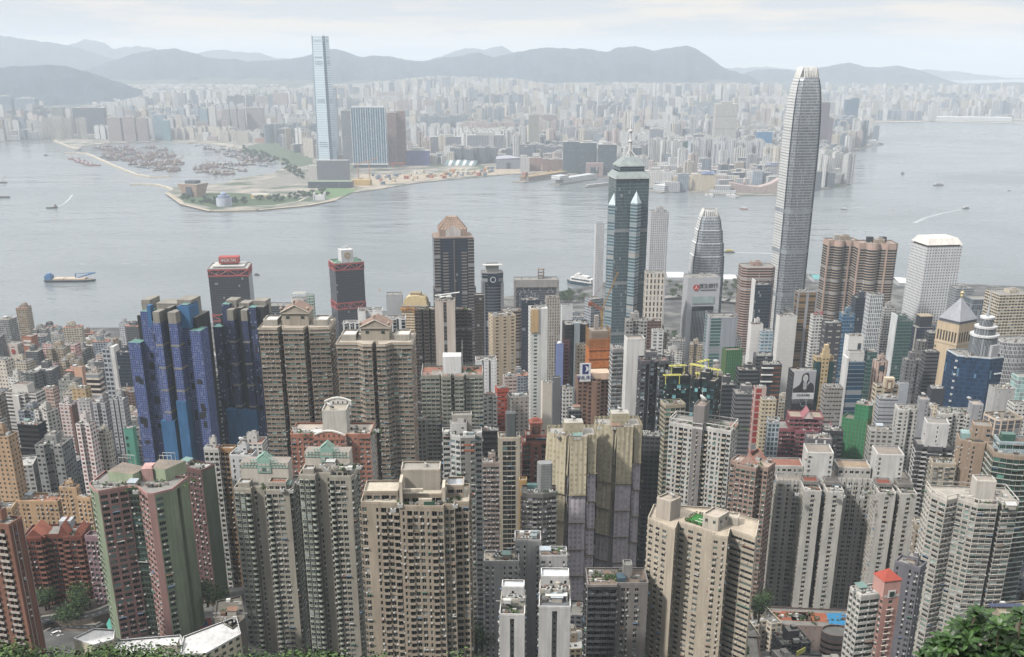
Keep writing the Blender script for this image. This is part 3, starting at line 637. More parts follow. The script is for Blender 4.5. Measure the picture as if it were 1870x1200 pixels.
hills([(-420, 60), (-200, 62), (-60, 60), (0, 64), (40, 71), (80, 76), (120, 82), (160, 92), (200, 106), (260, 125)], 15500, '33475c', 5.1)
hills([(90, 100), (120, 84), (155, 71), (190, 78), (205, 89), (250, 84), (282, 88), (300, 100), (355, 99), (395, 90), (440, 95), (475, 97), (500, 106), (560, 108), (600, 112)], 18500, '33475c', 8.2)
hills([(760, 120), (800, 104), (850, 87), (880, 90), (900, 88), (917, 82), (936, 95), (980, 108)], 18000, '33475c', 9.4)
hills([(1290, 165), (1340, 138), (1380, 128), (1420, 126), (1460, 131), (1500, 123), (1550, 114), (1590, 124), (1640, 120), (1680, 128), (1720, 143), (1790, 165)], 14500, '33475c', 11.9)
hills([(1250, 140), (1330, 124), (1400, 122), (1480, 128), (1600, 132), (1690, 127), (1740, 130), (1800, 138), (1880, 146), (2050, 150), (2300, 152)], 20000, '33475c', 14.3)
# ------------------------------------------------------------------ the hazy air
def haze():
    m = bpy.data.materials.new('hazy_air'); m.use_nodes = True; nt = m.node_tree; nt.nodes.remove(nt.nodes['Principled BSDF'])
    v = node(nt, 'ShaderNodeVolumePrincipled'); v.inputs['Color'].default_value = (.83, .915, 1.0, 1); v.inputs['Density'].default_value = HAZE; v.inputs['Anisotropy'].default_value = .0
    nt.links.new(v.outputs[0], nt.nodes['Material Output'].inputs['Volume'])
    mb = MB(); mb.box((0, 12000, 312), (52000, 25000, 636), 0); o = mb.build('haze', [m]); kind(o, 'stuff'); o.display_type = 'WIRE'
HAZE = .000072
haze()
# ------------------------------------------------------------------ trees
TREE_N = [0]
def tree(loc, h, r, label, group=None, n=240, R=rnd, s=.5, mats=None, name='tree', trunk=True):
    t = thing(name, label, 'tree', loc, R.uniform(0, 6), group); mb = MB()
    for _ in range(max(4, n // 40)):
        c = (R.uniform(-.55, .55) * r, R.uniform(-.55, .55) * r, h - r * R.uniform(.35, .95)); leafclump(mb, c, r * R.uniform(.38, .62), 40, R, s=s, mats=3)
    mb.build('crown', mats or GREEN(), t)
    if trunk:
        b = MB(); b.lathe([(r * .09, 0), (r * .06, h * .5), (r * .03, h * .85)], 0, 7)
        for _ in range(4): a = R.uniform(0, 6.28); b.bar((0, 0, h * .45), (math.cos(a) * r * .6, math.sin(a) * r * .6, h * .75), r * .03, 0)
        b.build('trunk', [mat('5a4a3a')], t)
    return t
# ------------------------------------------------------------------ the near rows of residential towers
APT = 'apartment_tower'; AC = 'apartment tower'
NEARG = 'residential towers on the slope below'
# pink and green tower, bottom left
st = sty('b98d86', walls=['93a284', '3b4a3c'], emat={0: 0, 1: 0, 3: 1, 6: 0, 7: 0, 8: 0, 9: 0}, bay=3.0, wf=.66, sill=.85, head=2.45, pat='WWw', glass=['1c2422', '2c3b38', '35504c', '5e7f7c'], frame='a9a39c', ac=.35)
P = [(-.5, -.2), (-.37, -.36), (-.30, -.40), (-.05, -.22), (.07, -.22), (.26, -.42), (.33, -.40), (.47, -.26), (.5, .12), (-.5, .2)]
T = tower('apartment_tower', 'pink and pale green concave-fronted tower above the hillside road', AC, 163, 343, 905, 478, P, .75, -6, st, '', short='pink and green tower', pats={0: 'W', 1: 'S', 2: 'WWW', 3: 'L', 4: 'WWW', 5: 'S', 6: 'WS', 7: 'SVSS'})
S = T.S; g_ = sty('a3b190', pat='S'); pk = sty('c59a92', pat='S')
mb = MB(); mb.prism([(-.34 * S, -.05 * S), (-.02 * S, -.12 * S), (.04 * S, .12 * S), (-.3 * S, .25 * S)], T.h, T.h + 5, 0, 1); mb.prism([(.12 * S, .05 * S), (.3 * S, 0), (.42 * S, .3 * S), (.1 * S, .32 * S)], T.h, T.h + 6, 0, 1)
mb.build('lift_housing', [mat('a3b190'), mat('8a7d70')], T.root)
fbox(T, (.07 * S, .1 * S, T.h + 3), (.12 * S, .2 * S, 6), 'c59a92', 'stair_housing', .2)
for (x, y) in ((-.15, .05), (.27, .17)):
    mb = MB()
    for i in range(4): mb.bar((x * S - 3 + i * 2, y * S - 2, T.h + 5), (x * S - 3 + i * 2, y * S - 2, T.h + 11), .1, 0); mb.bar((x * S - 3 + i * 2, y * S + 2, T.h + 5), (x * S - 3 + i * 2, y * S + 2, T.h + 11), .1, 0)
    mb.bar((x * S - 3, y * S - 2, T.h + 11), (x * S + 3, y * S - 2, T.h + 11), .1, 0); mb.bar((x * S - 3, y * S + 2, T.h + 11), (x * S + 3, y * S + 2, T.h + 11), .1, 0); mb.build('roof_frame', [mat('d8d6cf')], T.root)
T.roofoff = 0; roofkit(T, [(-.4 * S, -.28 * S), (-.05 * S, -.2 * S), (-.05 * S, -.05 * S), (-.4 * S, -.1 * S)], T.h, 'gk', 0); roofkit(T, [(.1 * S, -.2 * S), (.4 * S, -.2 * S), (.4 * S, -.05 * S), (.1 * S, -.05 * S)], T.h, 'gs', 0)
st2 = sty('785652', walls=['6f7a66'], emat={1: 0}, bay=3.0, wf=.7, glass=['1a2020', '222c2c', '3a4645'], pat='Ww', ac=.4)  # wall colour darkened to paint in the shade on this wing
T = tower('apartment_tower', 'pink wing with shade painted into its wall colour beside the pink and green tower', AC, 316, 392, 862, 530, 'R', .5, -28, st2, 'gks', group=None, pats={1: 'SS'})
# brick red tower, bottom left corner
st = sty('9a6a55', walls=['8a5b4a'], emat={1: 0}, bay=3.2, pat='BSWB', wf=.55, bal='c9bfb4', glass=['1d1f20', '33302e', '4a4644'], ac=.2)
T = tower('apartment_tower', 'brick red tower with white balcony rails cut by the photo edge', AC, -75, 40, 962, 418, 'R', .35, -14, st, 'ckt', short='brick red tower', pats={0: 'BBSWBBSWBBS', 1: 'SwSS'})
mb = MB()
for k in (.2, .5, .97): mb.bar((.5 * T.S + .2, (-.17 + .35 * k) * T.S, 0), (.5 * T.S + .2, (-.17 + .35 * k) * T.S, T.h), .22, 0)
mb.build('drain_pipe', [mat('b5aca4')], T.root)
# red brown gabled estate
st = sty('8f5342', walls=['7d4030'], emat={0: 0}, bay=3.3, pat='BWBWSBWB', wf=.6, bal='a7705c', glass=['232b2a', '30403c', '45504c'], ac=.15)
T = tower('apartment_block', 'red-brown gabled apartment block behind the hillside road', 'apartment block', 40, 166, 985, 520, 'F', .55, 4, st, '', base=None, short='red-brown gabled block')
S = T.S; mb = MB()
for x, w, d, h0 in ((-.3, .34, .4, 5), (.18, .2, .5, 7), (.42, .16, .4, 4)):
    x0, x1, y0, y1 = (x - w / 2) * S, (x + w / 2) * S, -.25 * S, .2 * S; z = T.h; xm = (x0 + x1) / 2
    mb.quads([(x0, y0, z), (xm, y0, z + h0), (xm, y1, z + h0), (x0, y1, z)], 0); mb.quads([(x1, y0, z), (xm, y0, z + h0), (xm, y1, z + h0), (x1, y1, z)], 0); mb.poly([(x0, y0 - .1, z - .5), (x1, y0 - .1, z - .5), (xm, y0 - .1, z + h0)], 1)
mb.build('gabled_roof', [mat('b5674c'), mat('8a4a38')], T.root); fbox(T, (.16 * S, .1 * S, T.h + 3), (.2 * S, .2 * S, 6), 'b5b8ba', 'lift_housing'); roofkit(T, [(.2 * S, -.1 * S), (.45 * S, -.1 * S), (.45 * S, .2 * S), (.2 * S, .2 * S)], T.h, 'g', 0)
# mauve block
T = tower('apartment_block', 'slim mauve block with white roof parapet beside the pink and green tower', 'apartment block', 155, 200, 985, 505, 'R', .6, -8, sty('a08088', bay=2.8, wf=.6, pat='W', ac=.5), '', par=1.6)
# peach estate
st = sty('d3ab7e', bay=3.0, fh=2.9, wf=.5, pat='WwWSwWw', glass=['3a3028', '5a4c40', '2a2a2a', '8c7c6c'], ac=.4)
for (a, b, v, Y, r, lab, cd) in ((-60, 32, 935, 600, 8, 'peach concrete block with rust stains at the photo edge', 'cst'), (28, 122, 918, 640, -3, 'long peach block with terracotta roof terrace', 'tsk'), (108, 146, 893, 632, -3, 'taller peach stair tower rising between peach blocks', 'c'), (140, 172, 912, 625, -12, 'peach block end wing touching the pink and green tower', 'k')):
    T = tower('apartment_block', lab, 'apartment block', a, b, v, Y, 'R', .5, r, st, cd, roofm='9a6a50' if 'terracotta' in lab else '8d8a84')
# white and ochre slab
st = sty('c9c6be', walls=['b58c58'], bay=3.2, wf=.62, pat='WW', ac=.5, span=0)
T = tower('apartment_tower', 'narrow white and ochre slab left of the grey-green twin towers', AC, 372, 405, 822, 560, 'R', .7, -5, st, 'ck', short='white and ochre slab', roofm='c7c4bd')
T = tower('apartment_tower', 'ochre-fronted slab tight against the narrow white slab', AC, 401, 432, 822, 562, 'R', .7, -5, sty('ad8456', bay=2.6, wf=.6, pat='W', ac=.4), '', roofm='c7c4bd')
# grey green twin towers with mint roof crests
st = sty('b3ac9c', bay=3.05, fh=2.85, pat='YYwOSwO', wf=.72, bal='b9bfae', bp=1.15, glass=['1b2122', '2b3634', '46524f', '808a86'], frame='c2c6be', ac=.3)
P2 = [(-.5, -.3), (-.2, -.34), (-.2, -.22), (.06, -.22), (.06, -.36), (.46, -.36), (.5, -.28), (.5, .3), (-.5, .3)]
for i, (a, b, v, Y, lab) in enumerate(((427, 548, 898, 492, 'grey-beige twin tower with rounded green balconies and mint crest, beside ochre slab'), (546, 656, 873, 478, 'grey-beige twin tower with rounded green balconies, beside the tan terrace tower'))):
    T = tower('apartment_tower', lab, AC, a, b, v, Y, P2, .6, -2, st, '', short='grey-beige twin towers' if i else None, pats={0: 'YYO', 1: 'S', 2: 'wSw', 3: 'S', 4: 'OWWS', 5: 'W'})
    S = T.S; z = T.h; cw = .82 * S; hh = 11 - i * 1.5
    mb = MB(); mb.box((-.02 * S, .12 * S, z + hh / 2), (cw, .3 * S, hh), 0, top=1); mb.build('lift_housing', [mat('c9c0b2'), mat('958d84')], T.root)
    y = -.03 * S - .12; mb = MB()
    for r_ in range(3):   # stepped mint lattice over pale panels
        w = cw * (1, .84, .55)[r_]; zz = z + hh - 2.4 + r_ * 1.3
        mb.box((-.02 * S, y, zz), (w, .3, .25), 0); n = int(w / 1.5)
        for q in range(n + 1): mb.box((-.02 * S - w / 2 + w * q / n, y, zz + .65), (.25, .3, 1.3), 0)
    mb.box((-.02 * S, y, z + hh + 1.5), (cw * .55, .3, .3), 0); mb.box((-.02 * S, y - .1, z + hh - 1.5), (cw * .28, .4, 7), 0); mb.box((-.02 * S, y - .35, z + hh - 3.2), (cw * .08, .3, 1.6), 1)
    for sx in (-.08, 0, .08): mb.box((-.02 * S + cw * sx, y - .32, z + hh - .9), (1.4, .2, 1.2), 2); 
    for sx in (-.08, .08): mb.box((-.02 * S + cw * sx, y - .32, z + hh - 3.4), (1.4, .2, 1.2), 2)
    xm = -.02 * S
    for q in range(4):
        yy = y + q * 1.3
        mb.bar((xm - cw * .16, yy, z + hh + 1.6), (xm, yy, z + hh + 4.6), .22, 0); mb.bar((xm + cw * .16, yy, z + hh + 1.6), (xm, yy, z + hh + 4.6), .22, 0)
    mb.poly([(xm - cw * .16, y, z + hh + 1.5), (xm + cw * .16, y, z + hh + 1.5), (xm, y, z + hh + 4.4)], 0)
    mb.build('roof_crest', [mat('8fb8a8'), mat('5f6f6a'), mat('c9c0b2')], T.root)
    sub(T, -.33 * S, -.18 * S, .2 * S, .2 * S, z, z + 2.6, g_ if 0 else sty('b9b1a2', pat='S'), 'roof_room', 0, 'c2c2c0')
    sub(T, .25 * S, -.2 * S, .3 * S, .22 * S, z, z + 3.4, sty('b9b1a2', pat='W', bay=3), 'roof_room', 0, '8f5a46')
    roofkit(T, [(.05 * S, -.34 * S), (.48 * S, -.34 * S), (.48 * S, -.1 * S), (.05 * S, -.1 * S)], z + (3.4 if i else 0), 'gks', 0)
T = tower('apartment_tower', 'white tower with plain side and square windows behind the mint crests', AC, 419, 470, 835, 540, 'R', .8, -6, sty('cfd0d0', bay=3.4, wf=.4, pat='wWS', ac=.2), 'cdst', short='white tower behind the mint crests')
# tan terrace tower (centre bottom)
st = sty('b7a791', bay=3.4, fh=3.15, pat='WBWB', wf=.62, sill=.85, head=2.55, bal='b9aa95', bp=1.0, glass=['1a1d1c', '27332f', '3d4c47', '858a86'], frame='cdc9c0', ac=.25, walls=['c0b09a'])
P3 = [(-.5, -.18), (-.14, -.22), (-.13, -.28), (.27, -.3), (.27, -.26), (.37, -.26), (.37, -.2), (.5, -.2), (.5, .25), (-.5, .25)]
T = tower('apartment_tower', 'large tan tower with stepped roof terraces at the bottom centre', AC, 659, 858, 928, 436, P3, .5, 1, st, '', short='tan terrace tower', pats={0: 'WSwBWB', 2: 'wBWWwBW', 4: 'WW', 6: 'BW'}, roofm='c8bda8')
S = T.S; z = T.h
sub(T, .06 * S, -.02 * S, .38 * S, .32 * S, z, z + 3.5, sty('b7a791', pat='WB', bay=4), 'terrace_room', 4, 'c8bda8'); sub(T, .05 * S, .07 * S, .36 * S, .22 * S, z + 3.5, z + 12, sty('c2b6a4', pat='S'), 'lift_housing', 0, 'a09a90')
sub(T, -.32 * S, .05 * S, .32 * S, .28 * S, z, z + 3.2, sty('b7a791', pat='BW', bay=4), 'terrace_room', 6, 'c8bda8'); sub(T, .37 * S, .06 * S, .16 * S, .22 * S, z, z + 5, sty('b7a791', pat='WW', bay=3), 'terrace_room', 4, 'b5b8ba')
fr = MB()
for x in (-.12, .27): fr.box((x * S, -.16 * S, z + 5.5), (1.2, .2 * S, 11 if x < 0 else 6), 0)
fr.box((-.02 * S, -.2 * S, z + 6.4), (.2 * S, 1.2, 1.2), 0); fr.box((.1 * S, -.25 * S, z + 1.7), (.12 * S, 1.2, 3.4), 0); fr.build('roof_frame', [mat('c9bda9')], T.root)
roofkit(T, [(-.1 * S, -.3 * S), (.3 * S, -.3 * S), (.3 * S, -.15 * S), (-.1 * S, -.15 * S)], z, 'gkg', 0); dish(T, .1 * S, .08 * S, z + 12, 1.2); mb = MB(); mb.box((.14 * S, -.285 * S, z + 1.7), (.1 * S, .4, 1.9), 0); mb.build('awning', [mat('2f5a48')], T.root)
# salmon and white tower with arched parapets
st = sty('b4775f', walls=['d6d2c8'], emat={1: 0, 3: 0, 5: 0, 7: 0}, bay=3.1, pat='WwW', wf=.6, glass=['2a2c2c', '47504f', '6b7472'], frame='dcd8d0', ac=.3)
T = tower('apartment_tower', 'salmon and white tower with an arched rooftop wall and dish', AC, 530, 684, 800, 600, 'T', .55, 0, st, '', short='salmon arched tower', roofm='b9aea0')
S = T.S; z = T.h; sub(T, .05 * S, .05 * S, .3 * S, .28 * S, z, z + 13, sty('d8d3c8', pat='S'), 'lift_housing', 0, 'b0a696')
for (x, y, w, zz, col) in ((.0, -.28, .36, z - 1, 'b4775f'), (.06, .19, .34, z + 12, 'e0dcd2')):
    mb = MB(); n = 12; w2 = w * S / 2; pts = [(x * S - w2 + 2 * w2 * i / n, zz + 3.5 + 2.2 * math.sin(math.pi * i / n)) for i in range(n + 1)]
    for a, b in zip(pts[:-1], pts[1:]):
        mb.quads([(a[0], y * S, zz), (b[0], y * S, zz), (b[0], y * S, b[1]), (a[0], y * S, a[1])], 0); mb.quads([(a[0], y * S - .3, a[1]), (b[0], y * S - .3, b[1]), (b[0], y * S + .8, b[1] + .05), (a[0], y * S + .8, a[1] + .05)], 1); mb.quads([(a[0], y * S - .3, a[1] - .8), (b[0], y * S - .3, b[1] - .8), (b[0], y * S - .3, b[1]), (a[0], y * S - .3, a[1])], 1)
    for i in range(5): mb.box((x * S - w2 * .7 + i * w2 * .35, y * S - .06, zz + 2.4), (.7, .1, 1.6), 2)
    mb.build('arched_parapet', [mat(col), mat('e2ded4'), mat('5a4a42')], T.root)
dish(T, .0, -.02 * S, z + 13, 2.6); roofkit(T, [(-.45 * S, -.15 * S), (-.2 * S, -.15 * S), (-.2 * S, .1 * S), (-.45 * S, .1 * S)], z, 'gsk', 0); roofkit(T, [(.25 * S, -.15 * S), (.48 * S, -.15 * S), (.48 * S, .1 * S), (.25 * S, .1 * S)], z, 'gk', 0)
# tan twin towers with pediments
st = sty('a99b89', bay=3.0, fh=3.0, pat='WWW', wf=.78, sill=1.05, head=2.3, glass=['2b3d3b', '1e2b2b', '4d6f6c', '7fa09c'], frame='8f9a96', slab=.14, bal='a5765c', ac=.12, ledge=0)
for i, (a, b, v, Y, lab) in enumerate(((472, 612, 602, 670, 'tan ribbed tower with a classical pediment, beside blue-netted tower'), (615, 758, 632, 655, 'tan ribbed tower with a classical pediment, in front of white slabs'))):
    P4 = [(-.5, -.3), (-.23, -.3), (-.19, -.16), (-.15, -.32), (.14, -.32), (.18, -.16), (.22, -.3), (.5, -.26), (.5, .32), (-.5, .32)]
    if i: P4 = [(-.5, -.28), (-.22, -.28), (-.14, -.38), (-.02, -.38), (-.01, -.2), (.03, -.2), (.04, -.38), (.16, -.38), (.24, -.28), (.5, -.28), (.5, .32), (-.5, .32)]
    T = tower('apartment_tower', lab, AC, a, b, v, Y, P4, .6, 0, st, '', short='tan pediment tower' + (' by the white slabs' if i else ''), roofm='cfc9bf', top=2.2)
    S = T.S; z = T.h
    mb = MB(); mb.prism([(p[0] * 1.03, p[1] * 1.03) for p in T.P], z - .4, z + .5, 0, 0); mb.prism([(p[0] * 1.02, p[1] * 1.02) for p in T.P], z - 2.6, z - 2.2, 0, 0); mb.build('cornice', [mat('b9ad9c')], T.root)
    w, d = .38 * S, .4 * S; y0 = -.12 * S; mb = MB(); mb.box((0, y0 + d / 2, z + 4), (w, d, 8), 0); mb.box((0, y0 + d / 2, z + 8.2), (w + 1.6, d + 1.6, .7), 1)
    for s in (-1, 1):
        mb.quads([(s * (w / 2 + .8), y0 - .8, z + 8.5), (0, y0 - .8, z + 13), (0, y0 + d, z + 13), (s * (w / 2 + .8), y0 + d, z + 8.5)], 2); mb.bar((s * (w / 2 + .8), y0 - .9, z + 8.7), (0, y0 - .9, z + 13.2), .35, 1)
        mb.box((s * w * .28, y0 - .05, z + 5.5), (2, .2, 1.6), 3)
    mb.poly([(-w / 2 - .8, y0 - .6, z + 8.5), (w / 2 + .8, y0 - .6, z + 8.5), (0, y0 - .6, z + 12.8)], 0)
    mb.build('pediment', [mat('b3a794'), mat('c4b9a8'), mat('8f7466'), mat('33403e')], T.root)
    for (x, zz) in ((0, z + 13.4), (-w / 2, z + 9), (w / 2, z + 9)): mb = MB(); mb.box((x, y0 - .4, zz + .6), (1, 1, 1.4), 0); mb.lathe([(.3, zz + 1.2), (1.0, zz + 2), (.9, zz + 2.8), (.1, zz + 3.4)], 0, 10, (x, y0 - .4)); mb.build('finial', [mat('b09a88')], T.root)
    for s in (-1, 1): sub(T, s * .36 * S, .02 * S, .2 * S, .3 * S, z + .4, z + 3.4, sty('c4bbac', pat='S'), 'roof_room', 0, 'd8d4cc')
# blue netted towers under refurbishment
NB = fac('7f92c4', '1f3f9a', 1.5, 1.7, (.16, .84), (.14, .86), curtain='7f8abc', pc=.12, gr=.7, vary=.4, wr=.8, k=.6); NC = mat('2f6a9a', .6, noise=.25, ns=.3); ND = mat('26292b', .8); NG = mat('8f8a80', .9)
NB2 = fac('5f6f9c', '182c6a', 1.5, 1.7, (.16, .84), (.14, .86), curtain='a9b4d0', pc=.1, gr=.7, vary=.5, wr=.8, k=.5)
def blue_tower(lab, a, b, v, Y, rot, parts, tops, NB=NB):
    T = tower('apartment_tower', lab, AC, a, b, v, Y, [(-.5, -.3), (.5, -.3), (.5, .3), (-.5, .3)], .6, rot, None, '', short='blue-netted tower')
    S = T.S; h = T.h; T.wall = NG
    mb = MB(); mb.prism([(-.42 * S, -.15 * S), (.42 * S, -.15 * S), (.42 * S, .28 * S), (-.42 * S, .28 * S)], 0, h - 6, 0, 1); mb.build('wall', [ND, mat('77736c')], T.root)
    for (x, w, y, d, zt, kind_) in parts:
        mb = MB(); P = [((x - w / 2) * S, y * S), ((x + w / 2) * S, y * S), ((x + w / 2) * S, (y + d) * S), ((x - w / 2) * S, (y + d) * S)]
        zt_ = h + zt
        if kind_ == 'n': mb.prism(P, 0, zt_, 0, 1, bw=1.5); mb.build('netting', [NB, mat('5f8f86')], T.root)
        elif kind_ == 'd': mb.prism(P, 0, zt_, 0, 1); mb.build('bare_wall', [ND, mat('77736c')], T.root)
        elif kind_ == 'k': # column: bare grey crown over net with grey bands
            mb.prism(P, 0, zt_ - 8, 0, 1, bw=1.5); mb.build('netting', [NB, NG], T.root)
            m2 = MB(); m2.prism(P, zt_ - 8, zt_, 0, 0)
            for q in range(1, 6): m2.prism([(p[0] + (.15 if p[0] > x * S else -.15), p[1] + (-.15 if p[1] < y * S + .1 else .15)) for p in P], zt_ - 8 - q * 17, zt_ - 6.6 - q * 17, 0, 0)
            m2.build('concrete_pier', [NG], T.root)
        elif kind_ == 'b':
            mb.prism(P, 0 if zt < -40 else zt_ - 16, zt_, 0, 0); mb.build('blue_sheet', [NC], T.root)
    R = random.Random(3)
    for x, w, y, d, zt, k in parts:   # dark gaps where netting is missing
        if k != 'n': continue
        for _ in range(6):
            z = h + zt - R.uniform(8, 90); q = R.uniform(.3, .6) * w * S; MB().box((x * S + R.uniform(-.2, .2) * w * S, y * S - .08, z), (q, .1, R.uniform(2, 6)), 0).build('net_opening', [ND], T.root)
    mb = MB()
    for x, w, zz in tops:
        mb.box((x * S, .05 * S, h - 3 + zz / 2), (w * S, .3 * S, 6 + zz), 0)
    mb.build('roof_room', [NG], T.root)
    mb = MB()
    for k in range(9): x = -.35 * S + k * .085 * S; mb.bar((x, -.1 * S, h), (x, -.1 * S, h + R.uniform(2, 5)), .12, 0); 
    mb.bar((-.36 * S, -.1 * S, h + 2), (.36 * S, -.1 * S, h + 2.6), .12, 0); mb.bar((-.36 * S, .1 * S, h + 2), (.36 * S, .1 * S, h + 3.2), .12, 0); mb.build('scaffold_pole', [mat('6f6a62')], T.root)
    return T
T = blue_tower('left and bluer of two netted towers under repair, with bare concrete pier tops', 228, 392, 570, 800, -9,
    [(-.42, .17, -.33, .2, -24, 'n'), (-.26, .14, -.22, .3, -2, 'n'), (-.39, .1, .02, .2, -6, 'n'), (-.1, .05, -.34, .2, -8, 'n'), (-.03, .09, -.38, .2, 0, 'k'), (.1, .06, -.3, .2, 2, 'd'), (.19, .11, -.38, .2, 0, 'k'), (.3, .1, -.22, .3, 4, 'n'), (.44, .15, -.28, .25, -14, 'n'), (-.185, .05, -.26, .1, 3, 'b'), (.29, .16, -.235, .3, 3, 'b'), (-.05, .2, -.385, .2, -82, 'b'), (.18, .14, -.395, .2, -66, 'b')], [(-.3, .12, 5), (0, .3, 3), (.25, .2, 6)])
T = blue_tower('right and darker of two blue-netted towers under repair, touching the tan pediment tower', 388, 500, 566, 830, -6,
    [(-.45, .16, -.3, .25, -14, 'n'), (-.27, .14, -.24, .3, 3, 'n'), (-.14, .12, -.38, .2, 0, 'k'), (.02, .1, -.3, .2, 1, 'd'), (.13, .12, -.38, .2, 0, 'k'), (.28, .13, -.34, .2, 2, 'n'), (.42, .14, -.28, .3, 2, 'd'), (-.1, .6, -.4, .2, -78, 'b')], [(-.2, .2, 5), (.05, .2, 3), (.35, .25, 5)], NB2)
T = tower('office_tower', 'slim curved glass tower with white floor bands between blue-netted towers', 'office tower', 388, 402, 690, 860, 'O', 1.0, 0, fac('cfd6d2', '2b3a38', 3, 3.6, (0, 1), (.25, 1)), 'g', par=.5)
# grey green tower with white roof box
st = sty('a3a294', bay=3.1, fh=3.0, pat='WW', wf=.74, sill=1.0, head=2.3, glass=['20302c', '2c4640', '4a6a62'], ac=.2, frame='a9b0a8')
P5 = [(-.5, -.28), (-.2, -.28), (-.2, -.2), (-.16, -.36), (-.02, -.36), (-.02, -.24), (.04, -.24), (.04, -.36), (.18, -.36), (.22, -.2), (.22, -.28), (.5, -.28), (.5, .3), (-.5, .3)]
T = tower('apartment_tower', 'grey-green tower with white railings and a blank white roof box', AC, 769, 882, 690, 740, P5, .6, 2, st, 'rghg', short='grey-green railed tower', roofm='9a6450')
S = T.S; fbox(T, (0, .02 * S, T.h + 6), (.3 * S, .25 * S, 12), 'e6e6e4', 'roof_screen'); mast(T, -.2 * S, 0, T.h, 20); mast(T, .17 * S, -.12 * S, T.h + 6, 18); mast(T, .05 * S, 0, T.h + 12, 14)
# white and orange-brown tower
st = sty('c9c8c4', walls=['8f8d86', 'b5673f'], emat={2: 0, 0: 0}, bay=3.2, fh=3.05, pat='WW', wf=.7, glass=['23292a', '3a4849', '6f8588'], frame='c9ccc8', ac=.3)
P6 = [(-.5, .0), (-.3, .0), (-.3, -.2), (-.05, -.36), (.32, -.36), (.32, -.1), (.5, -.1), (.5, .35), (-.5, .35)]
st['emat'] = {3: 0}
T = tower('apartment_tower', 'white tower with grey front and orange panels at its top floors', AC, 808, 880, 800, 545, P6, .75, 3, st, 'ckt', short='orange-panelled white tower', pats={3: 'WSW'}, roofm='d2cec4')
S = T.S; mb = MB(); e = Edge((-.05 * S, -.36 * S), (.32 * S, -.36 * S))
for q in range(2): e.bx(mb, .3, e.L - .3, 0, .12, T.h - 4.3 - q * 3.05, T.h - 3.4 - q * 3.05, 0)
for q in (9, 10, 16): e.bx(mb, .3 + (q % 2) * e.L * .5, e.L * .5 + (q % 2) * e.L * .45, 0, .12, T.h - 4.3 - q * 3.05, T.h - 3.4 - q * 3.05, 0)
mb.build('orange_panel', [mat('b5623a')], T.root); sub(T, 0, .2 * S, .5 * S, .25 * S, T.h, T.h + 9, sty('b9b4aa', pat='S'), 'lift_housing', 0)
T = tower('apartment_tower', 'old pinkish-grey block with stained balconies beside black glass tower', AC, 880, 912, 848, 600, 'R', .8, 2, sty('a8958a', bay=2.8, pat='LWL', wf=.7, ac=.5), 'ck', short='stained pinkish block')
# black glass tower with cream edges
st = sty('c9bda6', bay=3.0, fh=3.2, pat='LLLL', wf=.96, sill=.3, head=3.0, glass=['15191a', '1d2526', '29383a', '4c6a6c'], frame='6f7372', ac=0)
T = tower('apartment_tower', 'black glass tower framed by cream edges with a dark ribbed roof tank', AC, 909, 950, 802, 625, 'R', .8, 2, st, 'a', short='black glass tower', pats={0: 'SLLLS', 3: 'SSS'})
S = T.S; mb = MB(); mb.prism([(x + .08 * S, y) for x, y in rot2(shape('C', 1), 0, .48 * S)], T.h, T.h + 15, 0, 0); mb.build('lift_housing', [mat('5a5d5e')], T.root); mast(T, .1 * S, 0, T.h + 15, 8)
# red brown stepped tower
st = sty('a5634f', bay=3.4, fh=3.3, pat='LSL', wf=.9, sill=.9, head=2.7, glass=['20211f', '35312d', '8c8a84'], slab=.3, bal='b08678', ac=.1, walls=['b48a7c'])
T = tower('apartment_tower', 'red-brown stepped tower with a square pyramid-ribbed crown', AC, 952, 1003, 812, 640, 'T', .8, 3, st, '', short='red-brown crowned tower', pats={0: 'L', 2: 'SLS', 4: 'L'})
S = T.S; sub(T, 0, -.05 * S, .75 * S, .6 * S, T.h, T.h + 5, sty('a5634f', pat='L', bay=5), 'roof_room', 2); sub(T, 0, -.1 * S, .42 * S, .45 * S, T.h, T.h + 13, sty('b07a68', pat='S'), 'lift_housing', 0)
mb = MB()
for q in range(4): s = .5 - q * .11; mb.box((0, -.1 * S, T.h + 13 + q * .7), (s * S, s * S, .8), 0)
mb.build('roof_crown', [mat('9a4f3c')], T.root); mb = MB(); mb.box((0, -.335 * S, T.h + 9), (.28 * S, .2, 5), 0); [mb.box((x * S, -.34 * S, T.h + 9), (.02 * S, .2, 4.6), 1) for x in (-.08, -.03, .03, .08)]; mb.build('roof_louvre', [mat('3a2f2b'), mat('8a5a4a')], T.root)
# dark grey tower with louvred cooling stack
T = tower('apartment_tower', 'dark grey tower with a louvred round-cornered roof stack by yellow netting', AC, 953, 1016, 905, 560, [(-.5, -.3), (.1, -.36), (.5, -.2), (.5, .35), (-.5, .35)], .7, 0, sty('77746f', bay=3.1, pat='WLB', wf=.75, bal='a5a29c', glass=['1d2022', '3a3a3c', '8a8690', 'b0aab8'], ac=.4), 'kg', short='louvred dark grey tower')
S = T.S; mb = MB()
for q in range(22): z0 = T.h + q * .75; mb.prism([(x + .16 * S, y + .05 * S) for x, y in rot2(shape('C', .8), .2, .42 * S * (1 if q % 2 == 0 else .96))], z0, z0 + .75, 0, 0)
mb.build('cooling_stack', [mat('8f9190')], T.root); fbox(T, (-.2 * S, .15 * S, T.h + 1.5), (.3 * S, .2 * S, 3), '6f9a96', 'roof_shed'); 
T = tower('apartment_tower', 'slim ochre-yellow slab squeezed beside the louvred grey tower', AC, 948, 962, 880, 585, 'R', 1.2, 0, sty('c29a58', pat='S'), '')
